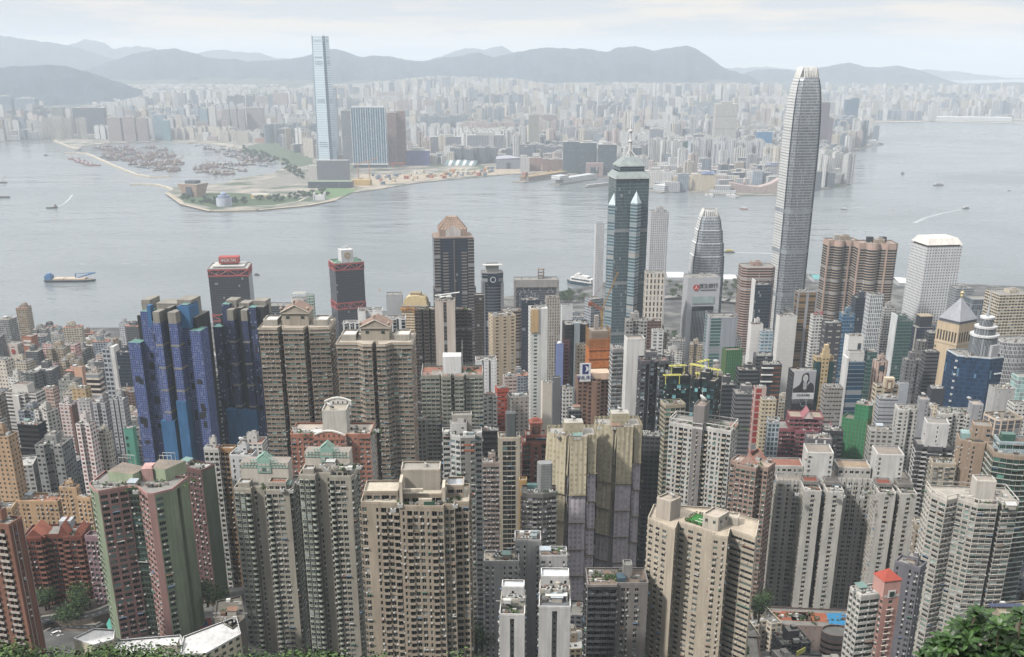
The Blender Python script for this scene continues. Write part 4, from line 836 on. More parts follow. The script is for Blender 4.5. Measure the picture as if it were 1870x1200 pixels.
# ------------------------------------------------------------------ near rows, right half
NY = net('b8ad90', 'a39877'); NP = net('b3abb2', '9a929c')
def netted(lab, a, b, v, Y, P, depth_frac, short, rot):
    T = tower('apartment_tower', lab, AC, a, b, v, Y, P, .8, rot, None, '', short=short); S = T.S; h = T.h; T.wall = mat('cdb684')
    mb = MB(); n = len(T.P)
    for i in range(n):
        A, B = T.P[i], T.P[(i + 1) % n]; e = Edge(A, B)
        yel = 22 if i % 3 else 34; L = max(1, round(e.L / 2.1)) * 2.1
        zc = [h + .8, h - yel] + [h - yel - 17 * k for k in range(1, 7)]
        nq = len(zc) - 1
        for q in range(nq):
            m = 0 if q == 0 or (i in depth_frac and q < 3) else 1; off = .0
            k = max(2, int(e.L / 1.2)); us = np.linspace(0, e.L, k + 1); ds = off + .22 * np.sin(us * 2.2 + q) 
            for j in range(k): mb.quads([e.P(us[j], ds[j] + 1.25, zc[q + 1]), e.P(us[j + 1], ds[j + 1] + 1.25, zc[q + 1]), e.P(us[j + 1], ds[j + 1] + .1, zc[q]), e.P(us[j], ds[j] + .1, zc[q])], m, [(us[j], zc[q + 1]), (us[j + 1], zc[q + 1]), (us[j + 1], zc[q]), (us[j], zc[q])])
            if q: e.bx(mb, -.6, e.L + .6, .9, 1.5, zc[q] - .25, zc[q] + .1, 2)
    mb.build('netting', [NY, NP, mat('a0946f')], T.root)
    mb = MB(); mb.prism([(x * .97, y * .97) for x, y in T.P], 0, h - 1, 0, 1); mb.build('wall', [mat('a89f90'), mat('a8a39a')], T.root)
    x0 = sum(p[0] for p in T.P) / n; y0 = .08 * S
    mb = MB(); mb.box((x0, y0, h + 2.5), (.4 * S, .3 * S, 7), 0, top=1); mb.build('lift_housing', [NY, mat('b5b0a6')], T.root)
    roofkit(T, [(-.4 * S, -.35 * S), (.1 * S, -.35 * S), (.1 * S, 0), (-.4 * S, 0)], h - 1, 'kks', 0); dish(T, x0, y0, h + 6, 1.8)
    mb = MB(); R = T.R
    for _ in range(26): i = R.randrange(n); e = Edge(T.P[i], T.P[(i + 1) % n]); u = R.uniform(0, e.L); mb.bar(e.P(u, .4, h - 2), e.P(u, .4, h + R.uniform(1, 3)), .07, 0)
    mb.build('scaffold_pole', [mat('a08c5c')], T.root); return T
PN = [(-.5, -.1), (-.15, -.34), (-.1, -.3), (-.08, -.4), (.28, -.4), (.3, -.28), (.5, -.28), (.5, .4), (-.5, .4)]
netted('tower wrapped in yellow and mauve scaffold net, left of the netted pair', 1000, 1090, 800, 590, PN, (0, 1, 8), 'yellow-netted tower', 2)
netted('tower wrapped in yellow and mauve scaffold net, right of the netted pair', 1086, 1173, 782, 610, PN, (0, 1, 2, 8), 'right netted tower', 2)
# dark grey windowed tower and its white blank neighbour
st = sty('64646a', bay=3.0, pat='WV', wf=.82, sill=.7, head=2.6, glass=['1a1e20', '3b4a50', '7d939b', 'a4b5ba'], frame='8a8c90', ac=.1)
T = tower('apartment_tower', 'tall dark grey tower with pale windows right of yellow netting', AC, 1165, 1222, 662, 700, 'F', .7, 4, st, 'ck', short='tall dark grey tower', roofm='8a6f66')
T = tower('apartment_tower', 'blank white-tiled lift tower face on the pale grey apartment slab', AC, 1140, 1178, 622, 735, 'R', .9, 6, fac('d9d8d4', 'a9a8a4', 4, 4, (0, .03), (0, .97)), '', short='blank white-tiled tower', roofm='9a8f84')
T = tower('apartment_tower', 'pale grey apartment slab with glazed balconies left of blank white tower', AC, 1114, 1146, 640, 745, 'R', .9, 6, sty('a8a8a8', bay=3, pat='LL', wf=.9, glass=['3f494d', '7f8f95', 'a9b8bc'], slab=.3, bal='c9c9c6', frame='b9bcbc'), 'kr')
# teal windowed beige tower and yellow framed dark tower
st = sty('b5a88f', bay=3.1, fh=3.1, pat='WW', wf=.78, sill=.8, head=2.6, glass=['1f3a36', '2f5a52', '5f9488', '18211f'], frame='a9a595', ac=.1)
T = tower('apartment_tower', 'beige tower with teal windows squeezed behind the grey-spined white slab', AC, 1206, 1252, 742, 668, 'R', .8, 12, st, 'g', short='teal-windowed beige tower')
st = sty('1f2a2c', bay=3.2, fh=3.3, pat='WW', wf=.8, sill=.5, head=2.9, glass=['1a2a2c', '2c4a4e', '6fb0b5'], frame='33403f', ac=0)
T = tower('apartment_tower', 'dark glass tower with yellow steel frames on its roof', AC, 1210, 1262, 690, 690, 'R', 1, 6, st, 'kc', short='yellow-framed dark tower', roofm='b5a898')
S = T.S
for (x, y, z, w, r) in ((-.3, -.5, 1.5, .75, 0), (-.05, -.35, 7, .7, .05), (.9, .1, 5, .7, -.75), (1.0, -.4, 1, .7, -.9), (1.3, .3, 7, .6, .6), (1.55, -.1, 3, .6, -.7)):
    mb = MB(); w *= S; c, s = math.cos(r), math.sin(r)
    for q in (0, 2.2): mb.box((x * S - s * q, y * S + c * q, T.h + z), (w, .5, .5), 0, r)
    for q in range(4): k = (q / 3 - .5) * w; mb.box((x * S + c * k - s * 1.1, y * S + s * k + c * 1.1, T.h + z), (.5, 2.6, .4), 0, r)
    for k in (-.4, .4): mb.box((x * S + c * k * w, y * S + s * k * w, T.h + z - 3), (.4, .4, 6), 0, r)
    mb.build('yellow_frame', [mat('d8d35a', .6)], T.root)
T = tower('apartment_tower', 'angled dark glass wing with two satellite dishes behind the white slab', AC, 1262, 1318, 700, 685, 'F', .9, -28, st, 'cddk', roofm='a59a8c')
T = tower('apartment_tower', 'pale grey rooftop block with long white boom behind yellow frames', AC, 1292, 1320, 684, 700, 'R', 1, 10, sty('b5aba2', pat='wS'), 'ckd')
# white slab with grey spine
st = sty('cfccc6', walls=['8e8886'], emat={2: 0, 3: 0, 1: 0}, bay=3.1, fh=3.0, pat='WwB', wf=.64, bal='c4b8a6', glass=['1e2626', '35504c', '5a8a80', '40322c'], ac=.5, acc='c4b79c')
PW = [(-.5, -.2), (-.1, -.24), (-.1, -.3), (.06, -.3), (.06, -.22), (.5, -.26), (.5, .2), (-.5, .2)]
T = tower('apartment_tower', 'white slab tower with a grey spine, roof frames and garden', AC, 1222, 1348, 790, 612, PW, .5, -24, st, 'gp', short='white slab with grey spine', pats={0: 'WwBWw', 2: 'SwS', 4: 'BwWwBW', 5: 'WWW'})
S = T.S; sub(T, -.02 * S, -.12 * S, .17 * S, .32 * S, T.h, T.h + 13, sty('8e8886', pat='S'), 'lift_housing', 0, 'a08f84'); dish(T, .0, -.1 * S, T.h + 13, 3.2); roofkit(T, [(.15 * S, -.2 * S), (.45 * S, -.2 * S), (.45 * S, .1 * S), (.15 * S, .1 * S)], T.h, 'gs', 0); mast(T, -.05 * S, 0, T.h + 13, 9)
# pink brown tower
st = sty('a58a7c', bay=3.1, fh=3.0, pat='WW', wf=.62, glass=['1f2826', '2f4a44', '4a6a62'], ac=.3, frame='a99a90', ledge=8, bal='6f564a')
T = tower('apartment_tower', 'pink-brown tower with gabled pink roof frame right of the white slab', AC, 1334, 1416, 858, 580, 'X', .9, -34, st, 'gdk', short='pink-brown gabled tower', roofm='b09a8a')
S = T.S; mb = MB()
for sx in (-1, 1):
    mb.quads([(-.27 * S, sx * .3 * S, T.h + .5), (0, sx * .3 * S, T.h + 7), (0, sx * .22 * S, T.h + 7), (-.27 * S, sx * .22 * S, T.h + .5)], 0); mb.quads([(.27 * S, sx * .3 * S, T.h + .5), (0, sx * .3 * S, T.h + 7), (0, sx * .22 * S, T.h + 7), (.27 * S, sx * .22 * S, T.h + .5)], 0)
    mb.poly([(-.27 * S, sx * .3 * S, T.h + .3), (.27 * S, sx * .3 * S, T.h + .3), (0, sx * .3 * S, T.h + 6.8)], 1)
mb.build('gabled_roof', [mat('b5705c'), mat('b08a7c')], T.root)
# big cream tower
st = sty('c6b8a2', bay=3.3, fh=2.95, pat='WwW', wf=.48, sill=1.0, head=2.2, glass=['191a1a', '2c3230', '6b7470', '33403c'], ac=.55, acc='cfc6b6')
PC = [(-.5, -.12), (-.22, -.3), (-.22, -.12), (.12, -.28), (.12, -.34), (.26, -.36), (.26, -.16), (.5, -.3), (.5, .1), (.1, .3), (-.5, .22)]
T = tower('apartment_tower', 'large cream tower with green artificial turf and white core on its roof', AC, 1183, 1386, 985, 462, PC, .6, -16, st, '', short='large cream tower', pats={0: 'WWWS', 1: 'ww', 2: 'WWWS', 4: 'Ww', 5: 'WWWW', 6: 'LL', 7: 'wSS'}, roofm='bdae98')
S = T.S; z = T.h; sub(T, -.33 * S, .0, .16 * S, .16 * S, z, z + 9, sty('c9bcaa', pat='S'), 'lift_housing', 0, 'b5a898', rz=-.5); dish(T, -.3 * S, .02 * S, z + 9, 1.6)
sub(T, .12 * S, -.1 * S, .16 * S, .2 * S, z, z + 6, sty('cfc4b2', pat='w', bay=5), 'lift_housing', 2, 'b5a898', rz=-.4); sub(T, .22 * S, .02 * S, .2 * S, .12 * S, z, z + 3, sty('cfc4b2', pat='S'), 'stair_housing', 0, 'c4b8a6')
mb = MB(); q = [(-.16 * S, -.06 * S), (.02 * S, -.15 * S), (.1 * S, .06 * S), (-.08 * S, .14 * S)]; mb.poly([(*p, z + .2) for p in q], 0); mb.build('artificial_turf', [mat('2f8a2c', .9, k=.8)], T.root)
mb = MB(); R = T.R
for (x, y) in q:
    for (x2, y2) in q[1:2]: pass
for i in range(4):
    A, B = q[i], q[(i + 1) % 4]
    for k in range(5): t = k / 5 + R.uniform(0, .1); leafclump(mb, (A[0] + (B[0] - A[0]) * t, A[1] + (B[1] - A[1]) * t, z + 1), .9, 26, R, s=.3)
mb.build('roof_garden', GREEN(), T.root)
MB().box((0, .0, z + .28), (.1 * S, .5, .04), 0, -.45).box((-.03 * S, -.05 * S, z + .28), (.1 * S, .4, .04), 0, -.45).build('court_line', [mat('e6e6e0')], T.root)
MB().bar((.265 * S, -.3 * S, 0), (.265 * S, -.3 * S, z), .3, 0).build('drain_pipe', [mat('8a7f72')], T.root); MB().bar((.27 * S, -.24 * S, 0), (.27 * S, -.24 * S, z), .25, 0).build('drain_pipe', [mat('8a7f72')], T.root)
# roof garden dark block, white cluster
st = sty('8d8681', walls=['37383a'], emat={0: 0}, bay=3.0, pat='WBW', wf=.8, bal='55565a', glass=['141516', '2a2b2d', '8f9496', '595c5e'], ac=.5, acc='c9c9c6')
T = tower('apartment_block', 'dark caged-balcony block with a planted roof terrace in front of the nets', 'apartment block', 1069, 1184, 1072, 452, [(-.5, -.3), (-.02, -.3), (-.02, -.22), (.5, -.22), (.5, .35), (-.5, .35)], .6, 0, st, 'g', short='planted dark block', pats={0: 'BBBB', 2: 'SWwSWSS'}, roofm='7a6a5c')
S = T.S; roofkit(T, [(-.45 * S, 0), (.0, 0), (.0, .3 * S), (-.45 * S, .3 * S)], T.h, 'gg', 0); sub(T, .18 * S, .12 * S, .14 * S, .2 * S, T.h, T.h + 6, sty('9a9692', pat='S'), 'lift_housing', 0); fbox(T, (.06 * S, -.05 * S, T.h + 1.2), (.13 * S, .2 * S, 2.4), '3f5a66', 'awning', .1)
st = sty('c2c1bf', bay=2.9, fh=2.9, pat='WwSw', wf=.5, sill=.9, head=2.1, glass=['202224', '3d3f40', '7a7c7d'], ac=.6)
for (a, b, v, Y, lab, cd, aa, rf) in ((884, 948, 1028, 462, 'white cluster block with cream roof terrace behind the narrow white pair', 'gks', .7, 'cdbfa8'), (940, 988, 990, 470, 'white cluster core block with rusty brown roof at the back of the pair', 'kt', .9, '7d6a60'), (985, 1036, 1018, 458, 'white cluster block with pale blue sheet roof beside purple netting', 'sg', .8, 'b9c4cc')):
    T = tower('apartment_block', lab, 'apartment block', a, b, v, Y, 'R', aa, 0, st, cd, short='white cluster' if a == 940 else None, roofm=rf)
st = sty('d6d4d0', walls=['5a5a5c'], bay=3.0, fh=2.9, pat='SVS', wf=.5, glass=['202224', '3d3f40'], ac=.3)
for (a, b, v, Y, lab, col, sc) in ((912, 960, 1126, 408, 'narrow white block with stepped roof and a planted terrace', '7a766e', 1), (984, 1042, 1112, 412, 'narrow white block with stepped roof and a grey decked terrace', '6f7174', 0)):
    T = tower('apartment_block', lab, 'apartment block', a, b, v, Y, 'R', 1.7, -2, st, 'g' if sc else 's', pats={0: 'SSVSS', 3: 'WwWwWwWW', 1: 'wSwSwSw'}, roofm=col, short='narrow white pair' if sc else None)
    S = T.S; y = .42 * S; sub(T, 0, .25 * S, S * .96, .7 * S, T.h, T.h + 3.2, sty('cfc8b8', pat='WS', bay=4), 'roof_room', 3, '7a6a62'); sub(T, 0, .48 * S, S * .9, .6 * S, T.h + 3.2, T.h + 7.5, sty('dcdad6', pat='Sw'), 'roof_room', 2, 'd0d6da')
    roofkit(T, [(-.4 * S, .0), (.4 * S, .0), (.4 * S, .3 * S), (-.4 * S, .3 * S)], T.h + 3.2, 'kkt', 0)
    if not sc: mb = MB(); mb.box((.05 * S, -.2 * S, T.h + 2.8), (.7 * S, .4 * S, .2), 0); [mb.box((x * S, -.35 * S, T.h + 1.4), (.25, .25, 2.8), 0) for x in (-.25, .38)]; mb.build('terrace_awning', [mat('dedcd4')], T.root)
# big white complex
st = sty('cdc9c1', bay=3.0, fh=2.9, pat='WSWw', wf=.6, sill=.8, head=2.3, glass=['1c1e1f', '3b4143', '6f7677', '2a3436'], frame='c9c6bf', ac=.7, acc='c4b8a2', slab=.12, bal='b9b3a6')
PB = [(-.5, -.1), (-.33, -.1), (-.33, -.3), (-.21, -.3), (-.21, -.14), (-.17, -.14), (-.17, -.3), (-.05, -.3), (-.05, -.02), (.2, -.02), (.2, -.3), (.32, -.3), (.32, -.14), (.355, -.14), (.355, -.3), (.47, -.3), (.47, -.02), (.5, -.02), (.5, .2), (-.5, .2)]
T = tower('apartment_tower', 'big white four-fingered tower with two blank roof blocks and small gardens', AC, 1410, 1675, 905, 605, PB, .5, -5, st, '', short='big white tower', pats={2: 'SWS', 6: 'SWS', 10: 'SWS', 14: 'SWS', 8: 'WwWWwW', 0: 'WwW', 4: 'V', 12: 'V'}, limit=100, roofm='a59a8c')
S = T.S; z = T.h
for x in (-.2, .31): sub(T, x * S, .03 * S, .19 * S, .2 * S, z, z + 17, sty('d9d7d1', pat='wSSSw', bay=3, wf=.7), 'lift_housing', 10, '8f8478')
for x in (-.42, .08): sub(T, x * S, .1 * S, .24 * S, .18 * S, z, z + 6, sty('cdc9c1', pat='WwW'), 'roof_room', 6, '96604c' if x < 0 else 'a08a70'); 
for i, x in enumerate((-.27, -.11, .26, .41)):
    sub(T, x * S, -.13 * S, .11 * S, .12 * S, z, z + 2.6, sty('8f8a84', pat='L', bay=5), 'roof_room', 2, '5f5a55' if i % 2 else '8a4a38')
    roofkit(T, [(x * S - .05 * S, -.29 * S), (x * S + .05 * S, -.29 * S), (x * S + .05 * S, -.2 * S), (x * S - .05 * S, -.2 * S)], z, 'g' if i in (2,) else 'k', 0)
mb = MB()
for x0, x1 in ((-.5, -.34), (-.04, .19)):
    for q in range(6): xx = x0 + (x1 - x0) * (q + .5) / 6; mb.bar((xx * S, (-.1 if x0 < -.3 else -.02) * S - .3, 20), (xx * S, (-.1 if x0 < -.3 else -.02) * S - .3, z + 4), .14, 0)
mb.build('drain_pipe', [mat('d2cec6')], T.root)
T = tower('podium', 'brown tiled podium with a blue pool below the big white tower', 'podium', 1392, 1580, 1150, 560, 'R', .4, -5, fac('8f7d74', '6f625c', 5, 4, (.3, .5), (.4, .7)), 'gh', foot=False, short='brown tiled podium')
S = T.S; mb = MB(); q = [(.15, -.12), (.32, -.13), (.4, .1), (.33, .14), (.16, .12)]; mb.poly([(x * S, y * S, T.h + .35) for x, y in q], 0); mb.build('pool_water', [mat('2f8fc4', .1, noise=.05)], T.root)
roofkit(T, [(-.4 * S, -.1 * S), (-.1 * S, -.1 * S), (-.1 * S, .1 * S), (-.4 * S, .1 * S)], T.h, 'ggh', 0)
T = tower('car_park', 'tiered pink-grey car park ramp under the pool podium', 'car park', 1500, 1556, 1165, 500, 'O', .8, 0, fac('a08a82', '2a2624', 40, 3.2, (0, 1), (.1, .5)), '', foot=False)
# white right hand tower
st = sty('cbc5ba', bay=3.1, fh=3.0, pat='WWB', wf=.66, bal='cfc9be', glass=['1f2625', '35504b', '6f8a84', '8f9a96'], ac=.3, slab=.35, frame='cfcac0')
PR = [(-.5, .0), (-.36, -.22), (-.2, -.12), (.0, -.3), (.24, -.3), (.24, -.2), (.3, -.2), (.3, -.3), (.5, -.26), (.5, .3), (-.5, .3)]
T = tower('apartment_tower', 'white tower with yellow-edged balconies and white roof frames, at the right edge', AC, 1690, 1860, 925, 540, PR, .6, -6, st, 'p', short='white tower at the right edge', pats={0: 'WW', 1: 'WWW', 2: 'WWW', 3: 'LLL', 5: 'V', 7: 'LL', 10: 'WwW'}, roofm='b0a89c')
S = T.S; sub(T, .12 * S, 0, .24 * S, .22 * S, T.h, T.h + 10, sty('d6cfc4', pat='S'), 'lift_housing', 0, 'a0968a'); roofkit(T, [(0, -.28 * S), (.4 * S, -.28 * S), (.4 * S, -.15 * S), (0, -.15 * S)], T.h, 'gs', 0)
# little pink tower with red pyramid roof
st = sty('d0ccc4', walls=['cf9a8c'], emat={2: 0, 1: 0}, bay=3.0, pat='WL', wf=.7, glass=['1f2b28', '2f4a44', '55645f'], ac=.5)
T = tower('apartment_tower', 'small pink and white tower with a red pyramid roof', AC, 1552, 1642, 1092, 432, [(-.5, -.25), (.05, -.25), (.05, -.4), (.5, -.4), (.5, .3), (-.5, .3)], .7, 14, st, '', short='red-roofed pink tower', pats={0: 'LL', 2: 'SWS', 5: 'WWW'})
S = T.S; z = T.h; mb = MB(); mb.prism([(.02 * S, -.4 * S), (.5 * S, -.4 * S), (.5 * S, .1 * S), (.02 * S, .1 * S)], z, z + 8, 0, 0); mb.box((.27 * S, -.405 * S, z + 1.5), (3.6, .3, 3.6), 1); mb.box((.27 * S, -.42 * S, z + 1.5), (2.2, .3, 2.2), 2); mb.build('pink_turret', [mat('d09c90'), mat('e6e0d8'), mat('26403a', .2)], T.root)
mb = MB(); c = (.26 * S, -.15 * S); a = .27 * S; ps = [(c[0] - a, c[1] - a, z + 8), (c[0] + a, c[1] - a, z + 8), (c[0] + a, c[1] + a, z + 8), (c[0] - a, c[1] + a, z + 8)]
for i in range(4): mb.poly([ps[i], ps[(i + 1) % 4], (c[0], c[1], z + 12)], 0)
mb.build('pyramid_roof', [mat('b0442e', .7)], T.root); roofkit(T, [(-.45 * S, -.2 * S), (0, -.2 * S), (0, .2 * S), (-.45 * S, .2 * S)], T.h, 'ks', 1)
mb = MB()
for k in range(9): mb.box((.275 * S, -.42 * S, z - 6 - k * 3), (3.4, .5, .35), 0)
mb.build('window_ledge', [mat('dccbbb')], T.root)
T = tower('apartment_tower', 'bluish grey slab with a blank side between pink tower and white tower', AC, 1634, 1692, 1040, 470, 'R', .7, -38, sty('77767e', bay=3.0, pat='wSwW', wf=.6, glass=['1d1f22', '33363a'], ac=.4), 'cs', short='bluish grey slab', pats={3: 'SSwS'})
T = tower('apartment_tower', 'dark louvred balcony tower with a plain white roof block', AC, 1668, 1740, 820, 660, 'T', .8, -10, sty('57565a', bay=3.2, fh=3.1, pat='LB', wf=.9, bal='d6d4d2', bp=.7, slab=.3, glass=['16181a', '242628', '3a3c3e'], ac=0), '', short='dark louvred tower', pats={2: 'LLL'})
S = T.S; sub(T, .0, .0, .62 * S, .55 * S, T.h, T.h + 15, sty('dcdad8', pat='SwS', bay=5, wf=.3), 'lift_housing', 4, '8f8a82'); mast(T, -.2 * S, 0, T.h + 15, 12)
T = tower('apartment_tower', 'slim beige tower with pale bay windows under the white roof block', AC, 1697, 1746, 850, 610, 'R', .8, -8, sty('bdb09a', bay=3, pat='YW', wf=.7, glass=['5a5c58', '8f8f88', '2f3330'], bal='c9bfae'), 'kg', short='slim beige tower')
T = tower('apartment_block', 'low beige block with blank side wall below the slim beige tower', 'apartment block', 1668, 1716, 965, 560, 'R', .9, -12, sty('b8a892', pat='WB', bay=4, fh=3.2), 'ks')
# white pair with grey cores, tan tower, teal glass tower
st = sty('d3d0c9', bay=3.0, fh=2.9, pat='WwBw', wf=.55, bal='d6d3cc', glass=['1f2426', '3a4a48', '5f6a68'], ac=.4)
for (a, b, v, lab, sc) in ((1634, 1702, 752, 'white balconied tower with grey blank core, beside green net', 1), (1706, 1790, 760, 'white and pale blue balconied tower with grey blank core', 0)):
    T = tower('apartment_tower', lab, AC, a, b, v, 770 + (0 if sc else 25), 'F', .6, -6, st, 'gk', short='white balconied pair' if sc else None); S = T.S
    sub(T, (.22 if sc else .38) * S, -.2 * S, .26 * S, .4 * S, 0, T.h + 9, sty('a9a9ad', pat='Sw', bay=4, wf=.4), 'lift_shaft', 10, 'a5988a'); dish(T, .25 * S, 0, T.h + 9, 2)
st = sty('b39a82', bay=3.2, pat='wSW', wf=.5, glass=['201f1e', '3b3733', '5a5a52'], ac=.3)
T = tower('apartment_tower', 'plain tan tower with stepped roofs left of the teal glass tower', AC, 1748, 1818, 812, 610, 'T', .8, -14, st, 'cg', short='plain tan tower')
S = T.S; sub(T, .1 * S, .1 * S, .5 * S, .5 * S, T.h, T.h + 9, st, 'roof_room', 4); fbox(T, (-.3 * S, .1 * S, T.h + 2), (.3 * S, .4 * S, 4), '8fb0ac', 'glass_room', 0, None, .2)
st = sty('a8947e', bay=3.2, fh=3.2, pat='LWL', wf=.9, sill=.7, head=2.7, glass=['16302a', '1f4a40', '3f7a6a'], slab=.6, bal='b5c4c2', frame='55706a', ac=0)
T = tower('apartment_tower', 'teal glass tower with pale curved balcony slabs at the right edge', AC, 1802, 1905, 835, 585, 'D', .7, -8, st, 'kg', short='teal glass tower', top=1.6)
S = T.S; sub(T, -.05 * S, .05 * S, .7 * S, .45 * S, T.h, T.h + 6, sty('a9bcc0', pat='L', bay=4, wf=.95, sill=.4, head=2.8, glass=['16302a', '1f4a40']), 'penthouse', 4, '6f6258'); fbox(T, (-.2 * S, .05 * S, T.h + 8), (.28 * S, .2 * S, 4), '3f6a5c', 'glass_room', 0, None, .2)
T = tower('office_tower', 'square stone-framed block with dark grille walls and white dish', 'office tower', 1796, 1868, 770, 720, 'C', .9, 12, fac('d0bca4', '5f6068', 6, 3.6, (.12, .88), (.05, .95)), 'd', short='stone-framed grille block', roofm='7d7468')
# green netted building, maroon tower, dish block
NGR = net('2f8a5a', '26784c', k=.75)
def green_net(lab, a, b, v, Y, rot, top=True):
    T = tower('netted_building', lab, 'building', a, b, v, Y, 'R', .7, rot, NGR, '', short='green-netted block', wall=NGR, roofm='7a6f66')
    S = T.S; 
    if top: MB().prism([(-.05 * S, -.3 * S), (.5 * S, -.3 * S), (.5 * S, .35 * S), (-.05 * S, .35 * S)], T.h, T.h + 12, 0, 1).build('netted_roof_room', [NGR, mat('8a7468')], T.root); roofkit(T, [(0, -.2 * S), (.4 * S, -.2 * S), (.4 * S, .2 * S), (0, .2 * S)], T.h + 12, 'kk', 0)
    mb = MB()
    for i in range(4):
        e = Edge(T.P[i], T.P[(i + 1) % 4]); uu = np.linspace(0, e.L, 9); e.bx(mb, uu - .08, uu + .08, .05, .25, 0, T.h + 1.5, 0)
    mb.build('scaffold_pole', [mat('8a8a52')], T.root)
green_net('green-netted building with a stepped top, behind the big white tower', 1538, 1592, 772, 740, -32)
green_net('green-netted building with flat bamboo top, behind the dark office roofs', 1319, 1356, 642, 950, 10, False)
st = sty('9a5660', bay=3.2, fh=3.1, pat='WB', wf=.75, bal='a5646c', glass=['1f2022', '3a4a48', '55605c'], ac=.2, walls=['8a7358'])
T = tower('apartment_tower', 'maroon tower with stepped terraces and a glazed roof gable', AC, 1416, 1524, 790, 740, 'T', .6, -6, st, 'gk', short='maroon tower', pats={2: 'WBSBW'})
S = T.S; sub(T, -.02 * S, 0, .6 * S, .4 * S, T.h, T.h + 9, st, 'roof_room', 8, '9a8a78'); mb = MB()
mb.quads([(-.1 * S, -.25 * S, T.h + 9), (0, -.25 * S, T.h + 15), (0, .1 * S, T.h + 15), (-.1 * S, .1 * S, T.h + 9)], 0); mb.quads([(.1 * S, -.25 * S, T.h + 9), (0, -.25 * S, T.h + 15), (0, .1 * S, T.h + 15), (.1 * S, .1 * S, T.h + 9)], 0); mb.poly([(-.1 * S, -.24 * S, T.h + 9), (.1 * S, -.24 * S, T.h + 9), (0, -.24 * S, T.h + 14.8)], 1); mb.build('gabled_roof', [mat('a5646c'), mat('d8c4c0')], T.root)
T = tower('apartment_block', 'grey block with two white columns and big white dish before the maroon tower', 'apartment block', 1470, 1520, 805, 690, 'R', .8, -6, sty('6f6d72', pat='S'), 'dk', short='white-dish block', roofm='a0968a'); fbox(T, (-.15 * T.S, -.42 * T.S, T.h / 2), (1.2, .6, T.h), 'd8d8d8', 'column'); fbox(T, (.2 * T.S, -.42 * T.S, T.h / 2), (1.2, .6, T.h), 'd8d8d8', 'column')
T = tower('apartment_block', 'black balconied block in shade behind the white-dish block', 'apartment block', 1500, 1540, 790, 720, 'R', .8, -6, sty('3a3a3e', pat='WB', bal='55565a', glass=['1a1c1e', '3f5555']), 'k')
# ------------------------------------------------------------------ white roofed school below, left
rp_ = [ground(u, v, 178) for u, v in ((132, 1165), (205, 1150), (290, 1160), (300, 1175), (200, 1205), (150, 1215))]
def flat_block(name, label, cat, px, zt, hgt, wallc, roofc, extra=None, fst=None):
    pts = [ground(u, v, zt) for u, v in px]; c = sum(pts, Vector()) / len(pts); t = thing(name, label, cat, (c.x, c.y, zt - hgt)); P = [(p.x - c.x, p.y - c.y) for p in pts]
    if sum(a[0] * b[1] - b[0] * a[1] for a, b in zip(P, P[1:] + P[:1])) < 0: P = P[::-1]
    MB().prism(P, 0, hgt, 0, 1, bw=4, v1=-.5).build('wall', [fst or mat(wallc), mat(roofc, .85, noise=.3, ns=.25)], t); T = Tw(); T.root = t; T.wall = mat(wallc); T.P = P; T.h = hgt; T.S = 10; T.a = 1; T.R = random.Random(5)
    parapet(T, P, hgt, .8, mat(roofc)); FOOT.append((c.x, c.y, 22)); return T
FS = fac('cfc7ab', '33403c', 4, 3.4, (.25, .75), (.35, .8))
Z1 = 186
T = flat_block('school_building', 'white-roofed school wing with cream walls above the tree line', 'school', [(335, 1165), (432, 1128), (440, 1160), (375, 1196), (330, 1196)], Z1, 18, 'cfc7ab', 'd6d5d3', fst=FS)
T2 = flat_block('school_building', 'long white-roofed school wing with a small raised roof room', 'school', [(205, 1172), (330, 1162), (345, 1195), (240, 1215), (205, 1200)], Z1 - 1, 18, 'cfc7ab', 'd2d1cf', fst=FS)
mb = MB(); mb.box((T2.P[0][0] * .1 + 12, 0, T2.h + 2.2), (8, 6, 4.4), 0, .1, 1); [mb.box((T2.P[0][0] * .1 + 9.5 + k * 2, -3.1, T2.h + 2.4), (.9, .2, 1.2), 2, .1) for k in range(3)]; mb.build('roof_room', [mat('cdc6b0'), mat('dddcda'), mat('3a3a38')], T2.root)
T = flat_block('school_hall', 'white folded-roof school hall at the left end of school', 'school', [(134, 1168), (172, 1150), (210, 1152), (208, 1170), (170, 1180)], Z1 + 2, 20, 'cfc7ab', 'd9d8d6')
T = flat_block('low_building', 'low grey block with a planted roof beside the grey-green twin tower', 'building', [(395, 1100), (440, 1090), (448, 1130), (425, 1150), (392, 1130)], 186, 20, '77706a', '6f6a60'); roofkit(T, T.P, T.h, 'gs', 0)
